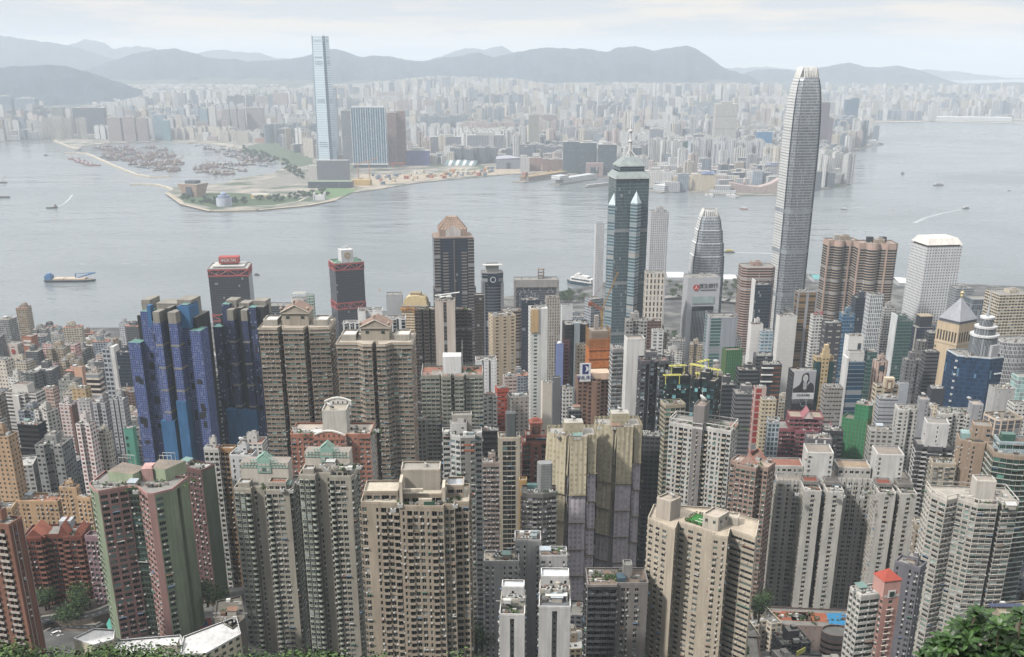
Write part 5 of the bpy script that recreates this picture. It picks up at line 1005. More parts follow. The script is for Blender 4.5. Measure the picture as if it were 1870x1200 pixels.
# road, flyover and cars, bottom left
def road(name, px, z, w, m, zf=None):
    mb = MB(); pts = [ground(u, v, z) for u, v in px]
    for i in range(len(pts) - 1):
        a, b = pts[i], pts[i + 1]; d0 = (pts[min(i + 1, len(pts) - 1)] - pts[max(i - 1, 0)]).normalized(); d1 = (pts[min(i + 2, len(pts) - 1)] - a).normalized()
        n0, n1 = Vector((-d0.y, d0.x, 0)), Vector((-d1.y, d1.x, 0))
        mb.quads([a - n0 * w / 2, b - n1 * w / 2, b + n1 * w / 2, a + n0 * w / 2], 0)
        for s in (-1, 1):
            mb.quads([a + n0 * s * w / 2, b + n1 * s * w / 2, b + n1 * s * (w / 2 + 1.5) + Vector((0, 0, .15)), a + n0 * s * (w / 2 + 1.5) + Vector((0, 0, .15))], 1)
            e0, e1 = a + n0 * s * (w / 2 + 1.5), b + n1 * s * (w / 2 + 1.5); up = Vector((0, 0, 1.1)); dn = Vector((0, 0, -14))
            mb.quads([e0 + dn, e1 + dn, e1 + up, e0 + up], 2); 
        if i % 1 == 0:
            c = (a + b) / 2 + Vector((0, 0, .02)); d = (b - a).normalized(); n = Vector((-d.y, d.x, 0))
            for k in (-.3, .2): q = c + d * k * (b - a).length; mb.quads([q - d * .9 - n * .08, q + d * .9 - n * .08, q + d * .9 + n * .08, q - d * .9 + n * .08], 3)
    return kind(mb.build(name, [m, mat('8a857c'), mat('8f7f72'), mat('d0d0cc')]), 'structure')
RM = mat('2d2d2f', .85, noise=.2, ns=.4)
road('road', [(60, 1140), (80, 1132), (110, 1128), (140, 1128), (165, 1124), (190, 1116), (215, 1105)], 166, 7.5, RM)
road('slip_road', [(74, 1175), (84, 1158), (100, 1148), (124, 1144), (150, 1146), (175, 1145), (190, 1138)], 164, 5, RM)
kind(MB().poly([tuple(ground(u, v, 163)) for u, v in ((64, 1110), (150, 1098), (200, 1085), (205, 1110), (140, 1122), (70, 1126))], 0).build('forecourt', [mat('5a534d')]), 'structure')
def car(lab, u, v, z, rz, col, van=False):
    p = ground(u, v, z); t = thing('parked_car' if not van else 'white_van', lab, 'car' if not van else 'van', p, rz); mb = MB(); L, w, h = (4.4, 1.8, .75) if not van else (5, 1.9, 1.2)
    mb.prism([(-L / 2, -w / 2 + .1), (-L / 2 + .2, -w / 2), (L / 2 - .4, -w / 2), (L / 2, -w / 2 + .3), (L / 2, w / 2 - .3), (L / 2 - .4, w / 2), (-L / 2 + .2, w / 2), (-L / 2, w / 2 - .1)], .25, .25 + h, 0, 0)
    a, b = ((-1.7, 1.0) if not van else (-2.4, 1.7)); mb.prism([(a, -w / 2 + .08), (b, -w / 2 + .08), (b, w / 2 - .08), (a, w / 2 - .08)], .25 + h, .9 + h, 1, 0, tops=[(a + .4, -w / 2 + .25), (b - .6, -w / 2 + .25), (b - .6, w / 2 - .25), (a + .4, w / 2 - .25)]); mb.build('body', [mat(col, .3, noise=.05), mat('1a1d20', .1, noise=0)], t)
    for x in (-1.35, 1.35):
        for y in (-w / 2 + .1, w / 2 - .1): wb = MB(); wb.lathe([(.0, -.1), (.33, -.1), (.33, .1), (.0, .1)], 0, 12); o = wb.build('wheel', [mat('18181a')], t, (x, y, .33)); o.rotation_euler = (math.pi / 2, 0, 0)
car('dark car driving along the hillside road at bottom left', 91, 1140, 166.1, .35, '1e2022'); car('white car parked on the forecourt of red-brown block', 133, 1118, 163.1, .6, 'd8d8d8'); car('white van on the lower slip road under the trees', 103, 1160, 164.1, .9, 'dcdcda', True); car('small silver car behind the white van on slip road', 109, 1165, 164.1, .9, 'b5b8ba')
kind(MB().poly([tuple(ground(u, v, 166)) for u, v in ((346, 1135), (385, 1128), (390, 1145), (350, 1152))], 0).build('sports_court', [mat('8a3f3a')]), 'structure'); kind(MB().poly([tuple(ground(u, v, 166.02)) for u, v in ((352, 1137), (378, 1133), (382, 1142), (356, 1147))], 0).build('sports_court', [mat('2f3f66')]), 'structure')
kind(MB().poly([tuple(ground(u, v, 167)) for u, v in ((194, 1140), (200, 1128), (206, 1150), (200, 1155))], 0).build('pool_water', [mat('58b8a8', .1)]), 'structure')
# ------------------------------------------------------------------ middle distance: towers of the shore district
OT, OC = 'office_tower', 'office tower'
def F1(w, g='2c3236', **k): return fac(w, g, **k)
WHT = F1('cfccc6', '33383a', bw=3, fh=3, wx=(.2, .8), wy=(.3, .75)); GRY = F1('a9a8a6', '2f3436', bw=3.1, fh=3, wx=(.15, .85), wy=(.3, .75)); TAN = F1('bba98f', '3a3630', bw=3, fh=3, wx=(.25, .75), wy=(.3, .75)); PNK = F1('cda6a0', '4a3a3c', bw=4, fh=3.2, wx=(.15, .85), wy=(.35, .7))
DRK = F1('55585c', '1c2126', bw=2.4, fh=3.4, wx=(.08, .92), wy=(.2, .9)); NAV = F1('3d4654', '1b2536', bw=2, fh=3.6, wx=(.06, .94), wy=(.15, .95), gr=.08); BLU = F1('5f7f95', '2f5a7a', bw=2.2, fh=3.6, wx=(.05, .95), wy=(.2, .95), gr=.08); TEA = F1('55706c', '2a4f4c', bw=2.2, fh=3.6, wx=(.05, .95), wy=(.2, .92), gr=.1)
BND = F1('bdaa98', '23262a', bw=30, fh=3.6, wx=(0, 1), wy=(.1, .66)); WBN = F1('d0cfcc', '2b3035', bw=30, fh=3.4, wx=(0, 1), wy=(.15, .7)); BLK = F1('2b2c30', '18191c', bw=30, fh=3.4, wx=(0, 1), wy=(.2, .7)); BRN = F1('8f6a55', '2a2522', bw=3.2, fh=3.1, wx=(.2, .8), wy=(.3, .75)); CRM = F1('cfc0a6', '4a4238', bw=2.8, fh=3, wx=(.3, .7), wy=(.3, .7)); LGR = F1('b9b9be', '3d4248', bw=2.7, fh=3, wx=(.2, .8), wy=(.3, .8), pc=.3)
SOL = lambda h: fac(h, h, 4, 3.5, (.02, .98), (.03, .97), curtain=h, gr=.8, vary=.05)
PWH = F1('d6cdca', 'a5716a', bw=3.4, fh=2.9, wx=(.2, .8), wy=(.25, .8), curtain='3a3230', pc=.3)
ROWS = [
 (OT, 'cream shoreline block with a red dot emblem near its roof, far left', 4, 44, 630, 1450, 'R', .7, -14, F1('d6c8bc', '5a5450', bw=9, fh=9, wx=(.1, .6), wy=(.4, .55)), 'k', 'red-dot cream block'),
 (OT, 'orange-brown tiled tower beside the cream red-dot block', 40, 68, 616, 1420, 'R', .9, -16, F1('a4613f', '3f4a44', bw=4, fh=3.2, wx=(.35, .8), wy=(.35, .7)), '', 'orange-brown shoreline tower'),
 (OT, 'dark navy slab with blank side between orange-brown and pink blocks', 65, 84, 642, 1380, 'R', 1, -18, SOL('424a63'), '', None),
 (OT, 'slim pink block with dark slots at the left end of the pink pair', 77, 104, 630, 1350, 'R', .7, -14, PNK, 'kt', 'pink shoreline blocks'),
 (OT, 'wide pink block with dark ribbon windows near the waterline', 100, 147, 632, 1370, 'R', .6, -10, F1('cf9f96', '4a3a3a', bw=7, fh=4, wx=(.12, .85), wy=(.35, .65)), 'kkt', None),
 (OT, 'lower deep pink block in front of the slim pink block', 85, 108, 666, 1250, 'R', .8, -14, F1('b98489', '3f3338', bw=6, fh=3.4, wx=(.3, .9), wy=(.3, .6)), 'g', None),
 (OT, 'peach shoreline block crowded with white roof machinery', 182, 216, 622, 1480, 'R', .8, -12, F1('cfae92', '4a4038', bw=8, fh=5, wx=(.3, .7), wy=(.2, .5)), 'kkkk', 'peach machinery block'),
 (OT, 'pale grey slab tower left of the blue-netted tower', 217, 238, 592, 1500, 'R', .9, -8, LGR, 'ck', 'pale grey slab'),
 (OT, 'white tower with grey maze pattern and blank side beside dark glass', 186, 217, 640, 1120, 'R', .9, -10, F1('b5b9bf', '40464c', bw=4, fh=5, wx=(.1, .85), wy=(.2, .8)), 'c', 'maze-patterned tower'),
 (OT, 'dark glass tower between the maze-patterned tower and blue netting', 212, 244, 645, 1090, 'R', .9, -6, NAV, 'c', None),
 (APT, 'cream block with blank tan side at the left photo edge', -14, 24, 660, 1100, 'R', .9, -16, F1('cbc1b2', '4a4a50', bw=4, fh=4, wx=(.25, .7), wy=(.3, .7)), 'tk', 'left edge cream block'),
 ('flat_block', 'low white stepped block below the cream red-dot block', 14, 46, 692, 1060, 'R', .8, -20, WHT, 'ck', None),
 (OT, 'dark grey block with green sheeted side wall', 38, 76, 684, 1080, 'R', .8, -20, F1('5f6262', '26282a', bw=5, fh=3.6, wx=(.2, .8), wy=(.3, .7)), 'kk', 'green-sided grey block'),
 (OT, 'wide white and dark-windowed block with a tall white stair column', 8, 82, 722, 900, 'T', .6, -12, F1('cdc8c2', '4a4a4c', bw=9, fh=3.2, wx=(.05, .95), wy=(.3, .8)), 'ck', 'white stair-column block'),
 (APT, 'pinkish tower with balconies beside the white stair-column block', 77, 106, 712, 930, 'R', .8, -14, F1('c0a497', '5a4a44', bw=3, fh=3.1, wx=(.1, .9), wy=(.4, .8)), 'kt', None),
 (OT, 'grey-green office block with a dark roof deck', 106, 150, 698, 1040, 'R', .9, -14, F1('8b8c85', '45484a', bw=3.4, fh=4, wx=(.3, .8), wy=(.3, .7)), 'ck', 'grey-green deck block'),
 ('flat_block', 'low tan-yellow block in front of the grey-green deck block', 131, 166, 712, 960, 'R', .7, -14, F1('b59a6c', '5f4f3c', bw=4, fh=3.4, wx=(.3, .7), wy=(.3, .7)), 'kt', None),
 (OT, 'black and white banded block with deep ribbon windows', 156, 188, 684, 1000, 'R', .8, -8, F1('cbbcb0', '2b2522', bw=30, fh=5, wx=(0, 1), wy=(.08, .68)), 'ck', 'banded black and white block'),
 ('flat_block', 'plain peach slab behind the banded black and white block', 134, 156, 672, 1120, 'R', .9, -10, SOL('cf9f80'), '', None),
 (APT, 'white point tower with a turquoise roof pool', 62, 106, 755, 800, 'F', .8, -30, F1('c9c5be', '55585a', bw=3.2, fh=3, wx=(.3, .8), wy=(.25, .8)), 'ct', 'turquoise-pool white tower'),
 (APT, 'white tower with red-brown blank side and pinkish windows', 108, 140, 740, 830, 'R', .8, -12, PWH, 'ck', 'brown-sided white tower'),
 (APT, 'pale mauve-grey slab with small square windows behind the pink-dotted tower', 136, 172, 735, 880, 'R', .7, -8, F1('bdb6b6', '63636a', bw=3.4, fh=3, wx=(.2, .7), wy=(.25, .75)), 'kk', None),
 (APT, 'grey-white tower with a dark light well beside mauve-grey slab', 169, 200, 738, 800, 'F', .9, -8, LGR, 'ct', 'grey-white light-well tower'),
 (APT, 'grey-white ribbed tower directly left of the blue netting', 199, 234, 732, 830, 'N2', .9, -8, LGR, 'ck', None),
 (APT, 'white tower dotted with pink window frames above the green podium', 138, 177, 778, 680, 'F', .9, -14, PWH, 'gc', 'pink-dotted white tower'),
 (APT, 'short cream tower with black windows right of pink-dotted tower', 176, 205, 795, 690, 'C', .8, -14, F1('cdc6b8', '2b2a2a', bw=2.6, fh=3, wx=(.25, .75), wy=(.3, .8)), 'c', None),
 (OT, 'stepped black block with dark curtain walls, lower left', 24, 96, 822, 720, 'R', .7, -12, BLK, '', 'stepped black block'),
 (APT, 'tan tower with teal windows at the left edge, above peach blocks', -20, 32, 800, 640, 'R', .8, -12, F1('b5936f', '3a4a44', bw=3.4, fh=3, wx=(.3, .7), wy=(.3, .75)), 'ck', 'left edge tan tower'),
 (APT, 'weathered grey tower at the left edge behind the tan tower', -34, 12, 772, 760, 'R', .8, -12, GRY, 'ck', None),
 (APT, 'grey-brown tower with glazed balconies at the left edge', -30, 10, 725, 860, 'R', .8, -12, F1('8a7f72', '33312f', bw=3.4, fh=3, wx=(.1, .9), wy=(.3, .8)), 'ck', None),
 ('podium', 'low turquoise-walled podium building with roof terrace', 70, 155, 880, 800, 'R', .6, 18, SOL('3f9a94'), 'gk', 'turquoise podium'),
 (OT, 'slim green tower with vertical white sign lettering', 226, 248, 785, 720, 'R', .9, -6, SOL('4f9a84'), 'h', 'green sign tower'),
 (OT, 'dark low office block on the waterfront right of the red-belted sign tower', 476, 533, 560, 1620, 'R', .6, 0, DRK, 'kk', None),
 (OT, 'white chamfered tower with a steel lattice on its roof', 532, 562, 548, 1480, 'C', .9, 0, F1('d4d2cc', '6a6c6a', bw=4, fh=4, wx=(.3, .6), wy=(.3, .6)), 'k', 'white lattice-topped tower'),
 (OT, 'green and white glass block beside the white lattice-topped tower', 558, 574, 540, 1510, 'R', .9, 0, F1('b5c4bc', '4f7a66', bw=4, fh=4, wx=(.1, .9), wy=(.2, .9)), '', None),
 ('ferry_terminal', 'low ferry terminal with a green helipad roof on the waterfront', 558, 607, 598, 1800, 'R', 1.0, 0, F1('8fa39b', '4a5a58', bw=5, fh=5), '', 'helipad terminal'),
 (APT, 'white and black finned tower left of the white slab tower', 626, 656, 592, 940, 'N2', .8, 4, F1('d6d6d6', '22262a', bw=6, fh=3, wx=(.4, .95), wy=(.1, .95)), 'k', None),
 (APT, 'bright white slab tower with a dark vertical slot above the tan pediment', 653, 699, 570, 960, 'F', .7, 4, F1('dededc', 'b8b8b8', bw=6, fh=3, wx=(.3, .4), wy=(.1, .2)), 'k', 'white slab tower'),
 (APT, 'white and black finned tower right of the white slab tower', 697, 741, 585, 945, 'N2', .8, 4, F1('d6d6d6', '22262a', bw=6, fh=3, wx=(.4, .95), wy=(.1, .95)), 'k', None),
 (OT, 'plain grey block attached left of the orange-lettered tower', 705, 735, 540, 1400, 'R', .9, 4, SOL('a9aaac'), 'k', None),
 (APT, 'dark brown ribbed tower wing left of the beige core', 757, 800, 568, 900, 'N2', .7, 2, F1('5a514b', '221f1e', bw=3.4, fh=3, wx=(.1, .9), wy=(.3, .85)), 'g', 'dark ribbed wings'),
 (APT, 'tall beige core tower with a white crane frame on its roof', 794, 831, 552, 890, 'R', .8, 2, F1('bdb0a4', '3f3b3a', bw=12, fh=3, wx=(.42, .58), wy=(.02, .98)), 'k', 'beige core tower'),
 (APT, 'dark brown ribbed tower wing right of the beige core', 828, 862, 568, 905, 'N2', .7, 2, F1('5a514b', '221f1e', bw=3.4, fh=3, wx=(.1, .9), wy=(.3, .85)), 'g', None),
 (OT, 'dark brown glass block tucked between two dark blue towers', 866, 884, 540, 1250, 'R', .9, 2, F1('4a3a30', '241d1a', bw=3, fh=3.4, wx=(.05, .95), wy=(.2, .9)), '', None),
 (APT, 'white wavy-balconied tower below the tan balconied tower', 868, 907, 660, 870, 'N2', .8, 4, F1('d9d9d8', 'a5a9ac', bw=3, fh=2.9, wx=(.3, .6), wy=(.3, .6)), 'k', 'white wavy tower'),
 (APT, 'tan tower with dark stacked balconies on its right edge', 892, 942, 580, 960, 'R', .8, 14, F1('c6b397', '5a4c3e', bw=8, fh=3, wx=(.4, .75), wy=(.3, .75)), 'kkt', 'tan balconied tower'),
 (OT, 'brown octagonal tower with stone bands and curved roof screen', 916, 952, 570, 1200, 'C', .9, 10, F1('8d7868', '23262c', bw=30, fh=3.5, wx=(0, 1), wy=(.1, .6)), 'kk', 'brown octagonal tower'),
 (OT, 'navy tower with a white open-frame roof', 949, 986, 550, 1260, 'R', .9, 8, NAV, 'p', 'white-framed navy tower'),
 (OT, 'wide dark office block with grey stone frame and roof pylon by the water', 938, 1020, 512, 1760, 'R', .35, 2, F1('85817e', '2a3040', bw=2, fh=3.6, wx=(.05, .95), wy=(.1, .95), band=(60, '9a9690')), 'kka', 'wide stone-framed block'),
 (OT, 'grey-tan tower with ribbed front right of the white-framed navy tower', 996, 1022, 545, 1180, 'R', .9, 6, F1('a39a90', '4a4642', bw=3, fh=3.2, wx=(.3, .7), wy=(.2, .8)), 'k', None),
 (APT, 'slender white slab with cream top and green windows', 965, 1000, 566, 880, 'R', .9, 10, F1('dcdcd8', '3f5a50', bw=7, fh=3, wx=(.35, .75), wy=(.25, .7)), 'k', 'slender white slab'),
 (OT, 'black glass tower with grey central spine left of the orange net', 1027, 1076, 595, 1040, 'F', .8, 6, F1('24282c', '16191d', bw=2.4, fh=3.4, wx=(.05, .95), wy=(.1, .95), gr=.1), 'kk', 'black spined tower'),
 (APT, 'small white block at the waterfront left of the central glass tower', 1024, 1046, 560, 1320, 'R', .9, 6, SOL('c9cbcc'), 'k', None),
 (APT, 'slim violet-blue slab with an arched white top', 1014, 1029, 630, 880, 'R', .9, 10, SOL('7f8fc4'), '', 'violet-blue slab'),
 (APT, 'slim maroon slab hugging the violet-blue slab', 1027, 1040, 624, 885, 'R', 1, 10, F1('74434a', '3a2a2e', bw=4, fh=3), '', None),
 (APT, 'narrow tan tower left of the orange net', 1051, 1070, 632, 900, 'R', .9, 8, TAN, 'k', None),
 (OT, 'pale grey office block with dark ribbon windows beside central glass tower', 1068, 1102, 548, 1480, 'R', .9, 26, F1('9aa0a6', '3a4048', bw=3, fh=3.6, wx=(.1, .9), wy=(.3, .75)), 'k', 'pale grey ribbon block'),
 (APT, 'rust red block of stacked balconies between white blocks', 904, 929, 712, 780, 'R', .9, 12, F1('b5492f', '6a2f22', bw=3, fh=3, wx=(.1, .9), wy=(.55, .95)), 'k', 'rust red block'),
 (APT, 'small pinkish block with stepped balconies behind the rust red block', 918, 944, 690, 840, 'R', .8, 8, F1('bda89f', '5a4a48', bw=3, fh=3, wx=(.1, .9), wy=(.3, .7)), 'kt', None),
 (APT, 'old white block with dark light well left of rust red block', 880, 908, 728, 740, 'F', .9, 6, WHT, 'ks', None),
 (APT, 'grey-tan block with blank left wall in front of slender white slab', 926, 966, 728, 760, 'R', .8, 10, F1('b0a69c', '4f4b48', bw=3.4, fh=3, wx=(.3, .7), wy=(.3, .7)), 'kt', 'blank-walled grey-tan block'),
 (APT, 'plain cream slab tower right of the slender white slab', 988, 1008, 702, 780, 'R', .9, 10, SOL('d2c9b9'), 'k', 'plain cream slab'),
 (APT, 'dark grey plain slab touching the plain cream slab', 1007, 1024, 692, 800, 'R', .9, 10, SOL('6f7074'), '', None),
 (APT, 'small white stepped block near the moon sign building', 1024, 1046, 712, 800, 'R', .9, 10, WHT, 'kt', None),
 (APT, 'dark low roof block behind the yellow-netted pair', 1036, 1062, 752, 700, 'R', .9, 4, DRK, 'ks', None),
 ('apartment_tower', 'brown apartment tower carrying a white sign with a blue moon emblem', 1050, 1114, 694, 800, 'T', .7, 6, BRN, '', 'moon sign building'),
 (OT, 'cream hotel tower with vertical dark slots right of the central glass tower', 1177, 1214, 500, 1360, 'R', .8, 10, F1('d2c8ba', '3d3a38', bw=4.5, fh=7, wx=(.3, .7), wy=(.15, .85)), 'kk', 'cream slotted hotel'),
 (OT, 'dark tower with rusty brown roof frame below the central glass tower', 1141, 1182, 588, 1000, 'F', .8, 10, F1('9a9894', '33383c', bw=3, fh=3.2, wx=(.15, .85), wy=(.2, .8)), 'ck', 'rusty-framed tower'),
 (APT, 'brown slab with ledges behind the rusty-framed tower', 1180, 1208, 588, 1080, 'R', .8, 10, F1('6a5248', '2a2422', bw=4, fh=3.2, wx=(.1, .9), wy=(.4, .8)), 'k', None),
 (APT, 'small white block with dark slots in front of the brown slab', 1190, 1212, 606, 960, 'R', .9, 10, F1('cfcfcc', '5a5c5e', bw=4, fh=3), 'k', None),
 (OT, 'tall pale grey twin-slotted slab behind the central glass tower, right', 1185, 1222, 388, 1700, 'R', .8, 14, F1('b9b9bc', '6a7078', bw=3, fh=3.4, wx=(.3, .7), wy=(.2, .8)), 'c', 'pale grey slab behind glass'),
 (OT, 'white sliver tower behind the central glass tower, left', 1086, 1104, 410, 1800, 'R', .8, 10, F1('cfd0d2', 'a0a4a8', bw=3, fh=3.4, wx=(.3, .7), wy=(.3, .7)), '', None),
 (OT, 'grey slab with teal glass wing and open steel roof below the red-logo tower', 1288, 1347, 582, 1120, 'R', .8, 14, F1('8f959e', '3f6a62', bw=26, fh=3.4, wx=(.04, .42), wy=(.15, .9)), 'p', 'teal-winged grey slab'),
 (OT, 'brown stone-banded octagonal hotel left of the tallest tower', 1349, 1416, 490, 1580, 'C', .8, 12, F1('b08f7f', '2b2c30', bw=30, fh=3.6, wx=(0, 1), wy=(.05, .6)), 'ck', 'brown banded hotel'),
 (OT, 'dark glass tower with white side frame and tall mast', 1373, 1410, 522, 1270, 'R', .8, 14, NAV, 'pak', 'white-framed mast tower'),
 (APT, 'white tower with a peaked roof box and pale blue glass wing', 1368, 1394, 594, 1080, 'R', .8, 14, SOL('d8d6d2'), 'c', 'white blue-winged tower'),
 (APT, 'pale blue glass wing of stacked bays on the white tower', 1386, 1412, 606, 1075, 'R', .8, 14, F1('b5c0c6', '5f8496', bw=4, fh=3.4, wx=(.1, .9), wy=(.3, .9)), 'k', None),
 (OT, 'blank white windowless tower left of the gold glass slab', 1418, 1456, 580, 1180, 'R', .7, 14, SOL('cfcdc9'), 'k', 'blank white tower'),
 (OT, 'grey slab with a gold mirrored glass front', 1452, 1493, 535, 1200, 'R', .7, 12, F1('8c8d92', '5a4526', bw=11, fh=3.4, wx=(.14, .86), wy=(.1, .98), gr=.1, curtain='8a6a35', pc=.25), 'k', 'gold glass slab'),
 (OT, 'narrow white office with square black windows and red sign', 1480, 1503, 578, 1120, 'R', .9, 14, F1('d2d0cc', '2a2c2e', bw=3.4, fh=3.2, wx=(.15, .85), wy=(.3, .75)), 'k', 'red-signed white office'),
 (OT, 'black tower with rows of pale balcony ledges', 1501, 1538, 592, 1080, 'R', .8, 14, F1('45444a', 'b5ada2', bw=9, fh=6, wx=(.4, .85), wy=(.5, .7)), 'kk', 'black ledged tower'),
 (OT, 'pale blue glass tower with a grey penthouse right of black ledged tower', 1533, 1562, 575, 1120, 'R', .9, 14, BLU, 'c', 'pale blue glass tower'),
 (OT, 'dark teal-blue glass tower with a roof crane behind the pale blue tower', 1556, 1588, 545, 1320, 'R', .9, 14, NAV, 'ca', None),
 (OT, 'white tower wrapped in a hexagon lattice', 1582, 1614, 540, 1260, 'R', .9, 14, F1('c9cacb', '55606a', bw=2.2, fh=4.4, wx=(.18, .82), wy=(.1, .9)), 'g', 'hexagon lattice tower'),
 (OT, 'grey ribbed tower with a plain grey side right of hexagon lattice', 1608, 1638, 565, 1290, 'R', .9, 14, GRY, 'c', None),
 (OT, 'dark teal glass tower with a white fin side', 1628, 1668, 588, 1180, 'R', .9, 14, TEA, 'cp', 'teal fin tower'),
 (OT, 'navy block with an open roof court below the round-windowed tower', 1660, 1708, 600, 1240, 'R', .9, 14, F1('2a3145', '1b2132', bw=3, fh=3.6), '', 'navy roof-court block'),
 (OT, 'stepped grey stone tower right of teal fin tower', 1672, 1694, 625, 1080, 'T', .9, 14, F1('7d7a78', '3a3a3c', bw=2.6, fh=3.4, wx=(.3, .7), wy=(.1, .9)), 'k', None),
 (OT, 'dark grey glass block left of the tan pyramid tower', 1688, 1722, 610, 1180, 'R', .9, 14, DRK, 'kk', 'dark block by the pyramid tower'),
 (OT, 'grey slab cluster stepping down in front of the teal fin tower', 1648, 1680, 660, 960, 'T', .9, 12, F1('77767a', '3a3c40', bw=2.6, fh=3.2, wx=(.3, .7), wy=(.2, .8)), 'ck', 'stepping grey slabs'),
 (OT, 'dark grey banded block in front of the tan pyramid tower', 1684, 1716, 645, 980, 'R', .9, 12, F1('57585c', '2a2b2f', bw=30, fh=3.4, wx=(0, 1), wy=(.2, .6)), 'k', None),
 (OT, 'black stone block with white roof units below the tan pyramid tower', 1694, 1726, 712, 860, 'R', .9, 12, SOL('3b3d44'), 'kk', None),
 (OT, 'glass-fronted grey tower behind the tan pyramid tower', 1734, 1780, 528, 1600, 'R', .9, 16, F1('9a9da0', '5a6068', bw=2.4, fh=3.6, wx=(.1, .9), wy=(.2, .8)), 'c', None),
 ('concert_hall', 'low glass hall with a flat white roof edge by the harbour', 1762, 1812, 548, 1560, 'R', .9, 16, F1('8f979c', '55606a', bw=3, fh=8, wx=(.05, .95), wy=(.05, .95)), '', None),
 (OT, 'beige hotel block with a grid of deep dark windows, right edge', 1800, 1885, 540, 1420, 'R', .8, 18, F1('cdbfa6', '2f2b28', bw=4.4, fh=3.8, wx=(.1, .9), wy=(.25, .8)), 'ckk', 'beige grid hotel'),
 (OT, 'curved dark tower in a white diagonal lattice, right edge', 1812, 1890, 628, 1040, 'D', .8, 14, F1('c4c5c6', '23242a', bw=1.6, fh=4, wx=(.18, .82), wy=(.08, .92)), 'k', 'dark lattice tower'),
 (OT, 'ochre stone tower with a stepped gable between teal glass wings', 1485, 1523, 655, 900, 'T', .8, 12, F1('c4ab7c', '4f4330', bw=2.6, fh=3.4, wx=(.25, .75), wy=(.3, .75)), '', 'gabled ochre tower'),
 (OT, 'tall white box with a cut-out slot above the blue glass tower', 1543, 1578, 616, 960, 'R', .8, 14, SOL('dcdbd8'), 'k', 'white cut-out box'),
 (OT, 'blue glass tower with a white fin on its left edge', 1537, 1580, 662, 890, 'R', .9, 12, F1('8f9ba2', '1f4560', bw=30, fh=3.6, wx=(0, 1), wy=(.06, .94), gr=.08), 'k', 'white-finned blue tower'),
 (OT, 'pinkish granite tower with a faceted roof window', 1594, 1622, 662, 900, 'C', .9, 14, F1('c2a596', '4a3a38', bw=5, fh=12, wx=(.35, .6), wy=(.05, .95)), 'c', 'faceted pink granite tower'),
 (OT, 'beige office with a brown square emblem at the top', 1594, 1642, 708, 850, 'T', .7, 10, F1('c9b89c', '2f3a38', bw=7, fh=3.6, wx=(.1, .8), wy=(.35, .75)), 'k', 'square-emblem beige office'),
 (OT, 'pale blue-grey slab right of the square-emblem office', 1638, 1660, 702, 880, 'R', .9, 12, SOL('a5abb4'), '', None),
 (OT, 'dark teal tower with a round white tank between hexagon lattice and pink granite', 1580, 1602, 645, 960, 'R', .9, 14, TEA, 't', None),
 (OT, 'grey office block with rows of small windows left of the blue tower', 1501, 1540, 710, 850, 'R', .8, 10, F1('9a958f', '3a3b3d', bw=2.4, fh=3.4, wx=(.1, .9), wy=(.35, .7)), 'kkk', 'small-windowed grey office'),
 ('billboard_building', 'dark building faced with a tall black and white portrait advertisement', 1440, 1492, 682, 900, 'R', .8, 12, F1('3a3b40', '24262a', bw=4, fh=3.4), 'k', 'portrait advertisement building'),
 (OT, 'black tower with white balcony bands and orange floor ledges', 1388, 1428, 668, 920, 'R', .8, 10, F1('2f3034', 'a0582f', bw=30, fh=4, wx=(.5, .96), wy=(.1, .3)), 'kkk', 'orange-ledged black tower'),
 (OT, 'dark office with rows of white roof chillers', 1376, 1412, 652, 960, 'R', .9, 10, DRK, 'kkk', 'white-chiller office'),
 (OT, 'charcoal office with an angled roof screen', 1344, 1384, 678, 930, 'R', .9, 10, F1('4a4c50', '26282c', bw=30, fh=3.6, wx=(0, 1), wy=(.2, .7)), 'c', 'charcoal screened office'),
 (OT, 'grey concrete office with plain parapet below the charcoal office', 1338, 1392, 722, 830, 'R', .8, 8, F1('6f6f72', '3a3b3f', bw=30, fh=3.6, wx=(0, 1), wy=(.25, .7)), 'ck', None),
 (OT, 'dark glass office squeezed in front of the flat-topped green net', 1306, 1344, 705, 860, 'R', .9, 10, F1('4a4d52', '22262c', bw=30, fh=3.6, wx=(0, 1), wy=(.2, .8)), 'ckk', None),
 (APT, 'slim red and white signboard tower left of maroon tower', 1376, 1400, 710, 800, 'R', .8, 10, F1('c4a8a0', 'a53a34', bw=6, fh=5, wx=(.1, .6), wy=(.1, .9)), 'k', 'red signboard tower'),
 (APT, 'beige tower with black windows beside the red signboard tower', 1388, 1418, 732, 780, 'R', .8, 10, F1('c2b294', '3a352e', bw=2.8, fh=3, wx=(.2, .8), wy=(.3, .7)), 'k', None),
 (APT, 'blue-grey tower in white exoskeleton frame left of maroon tower', 1400, 1424, 775, 720, 'R', .9, 8, F1('a9b4ba', '4a5a66', bw=2.4, fh=3.4, wx=(.15, .85), wy=(.1, .8)), 'p', None),
 (APT, 'grey louvred apartment slab right of the green net', 1600, 1640, 730, 800, 'R', .8, 8, F1('a5a6ac', '4a4c52', bw=30, fh=3, wx=(0, 1), wy=(.3, .6)), 'k', 'grey louvred slab'),
 ('flat_block', 'small weathered white block in front of the grey louvred slab', 1584, 1632, 790, 720, 'R', .8, 4, F1('b0ada6', '55534f', bw=4, fh=3.2), 'ks', None),
 (APT, 'plain grey concrete block with roof tanks by the right edge', 1806, 1854, 712, 800, 'R', .8, 10, F1('a8a7a5', '8a8988', bw=8, fh=6, wx=(.45, .55), wy=(.4, .6)), 'tk', 'plain concrete tank block'),
 (OT, 'pale turquoise glass block at the right photo edge', 1848, 1895, 690, 860, 'R', .8, 12, F1('b5cdc8', '8fb5b0', bw=3, fh=3.4, wx=(.05, .95), wy=(.1, .9)), '', 'pale turquoise block'),
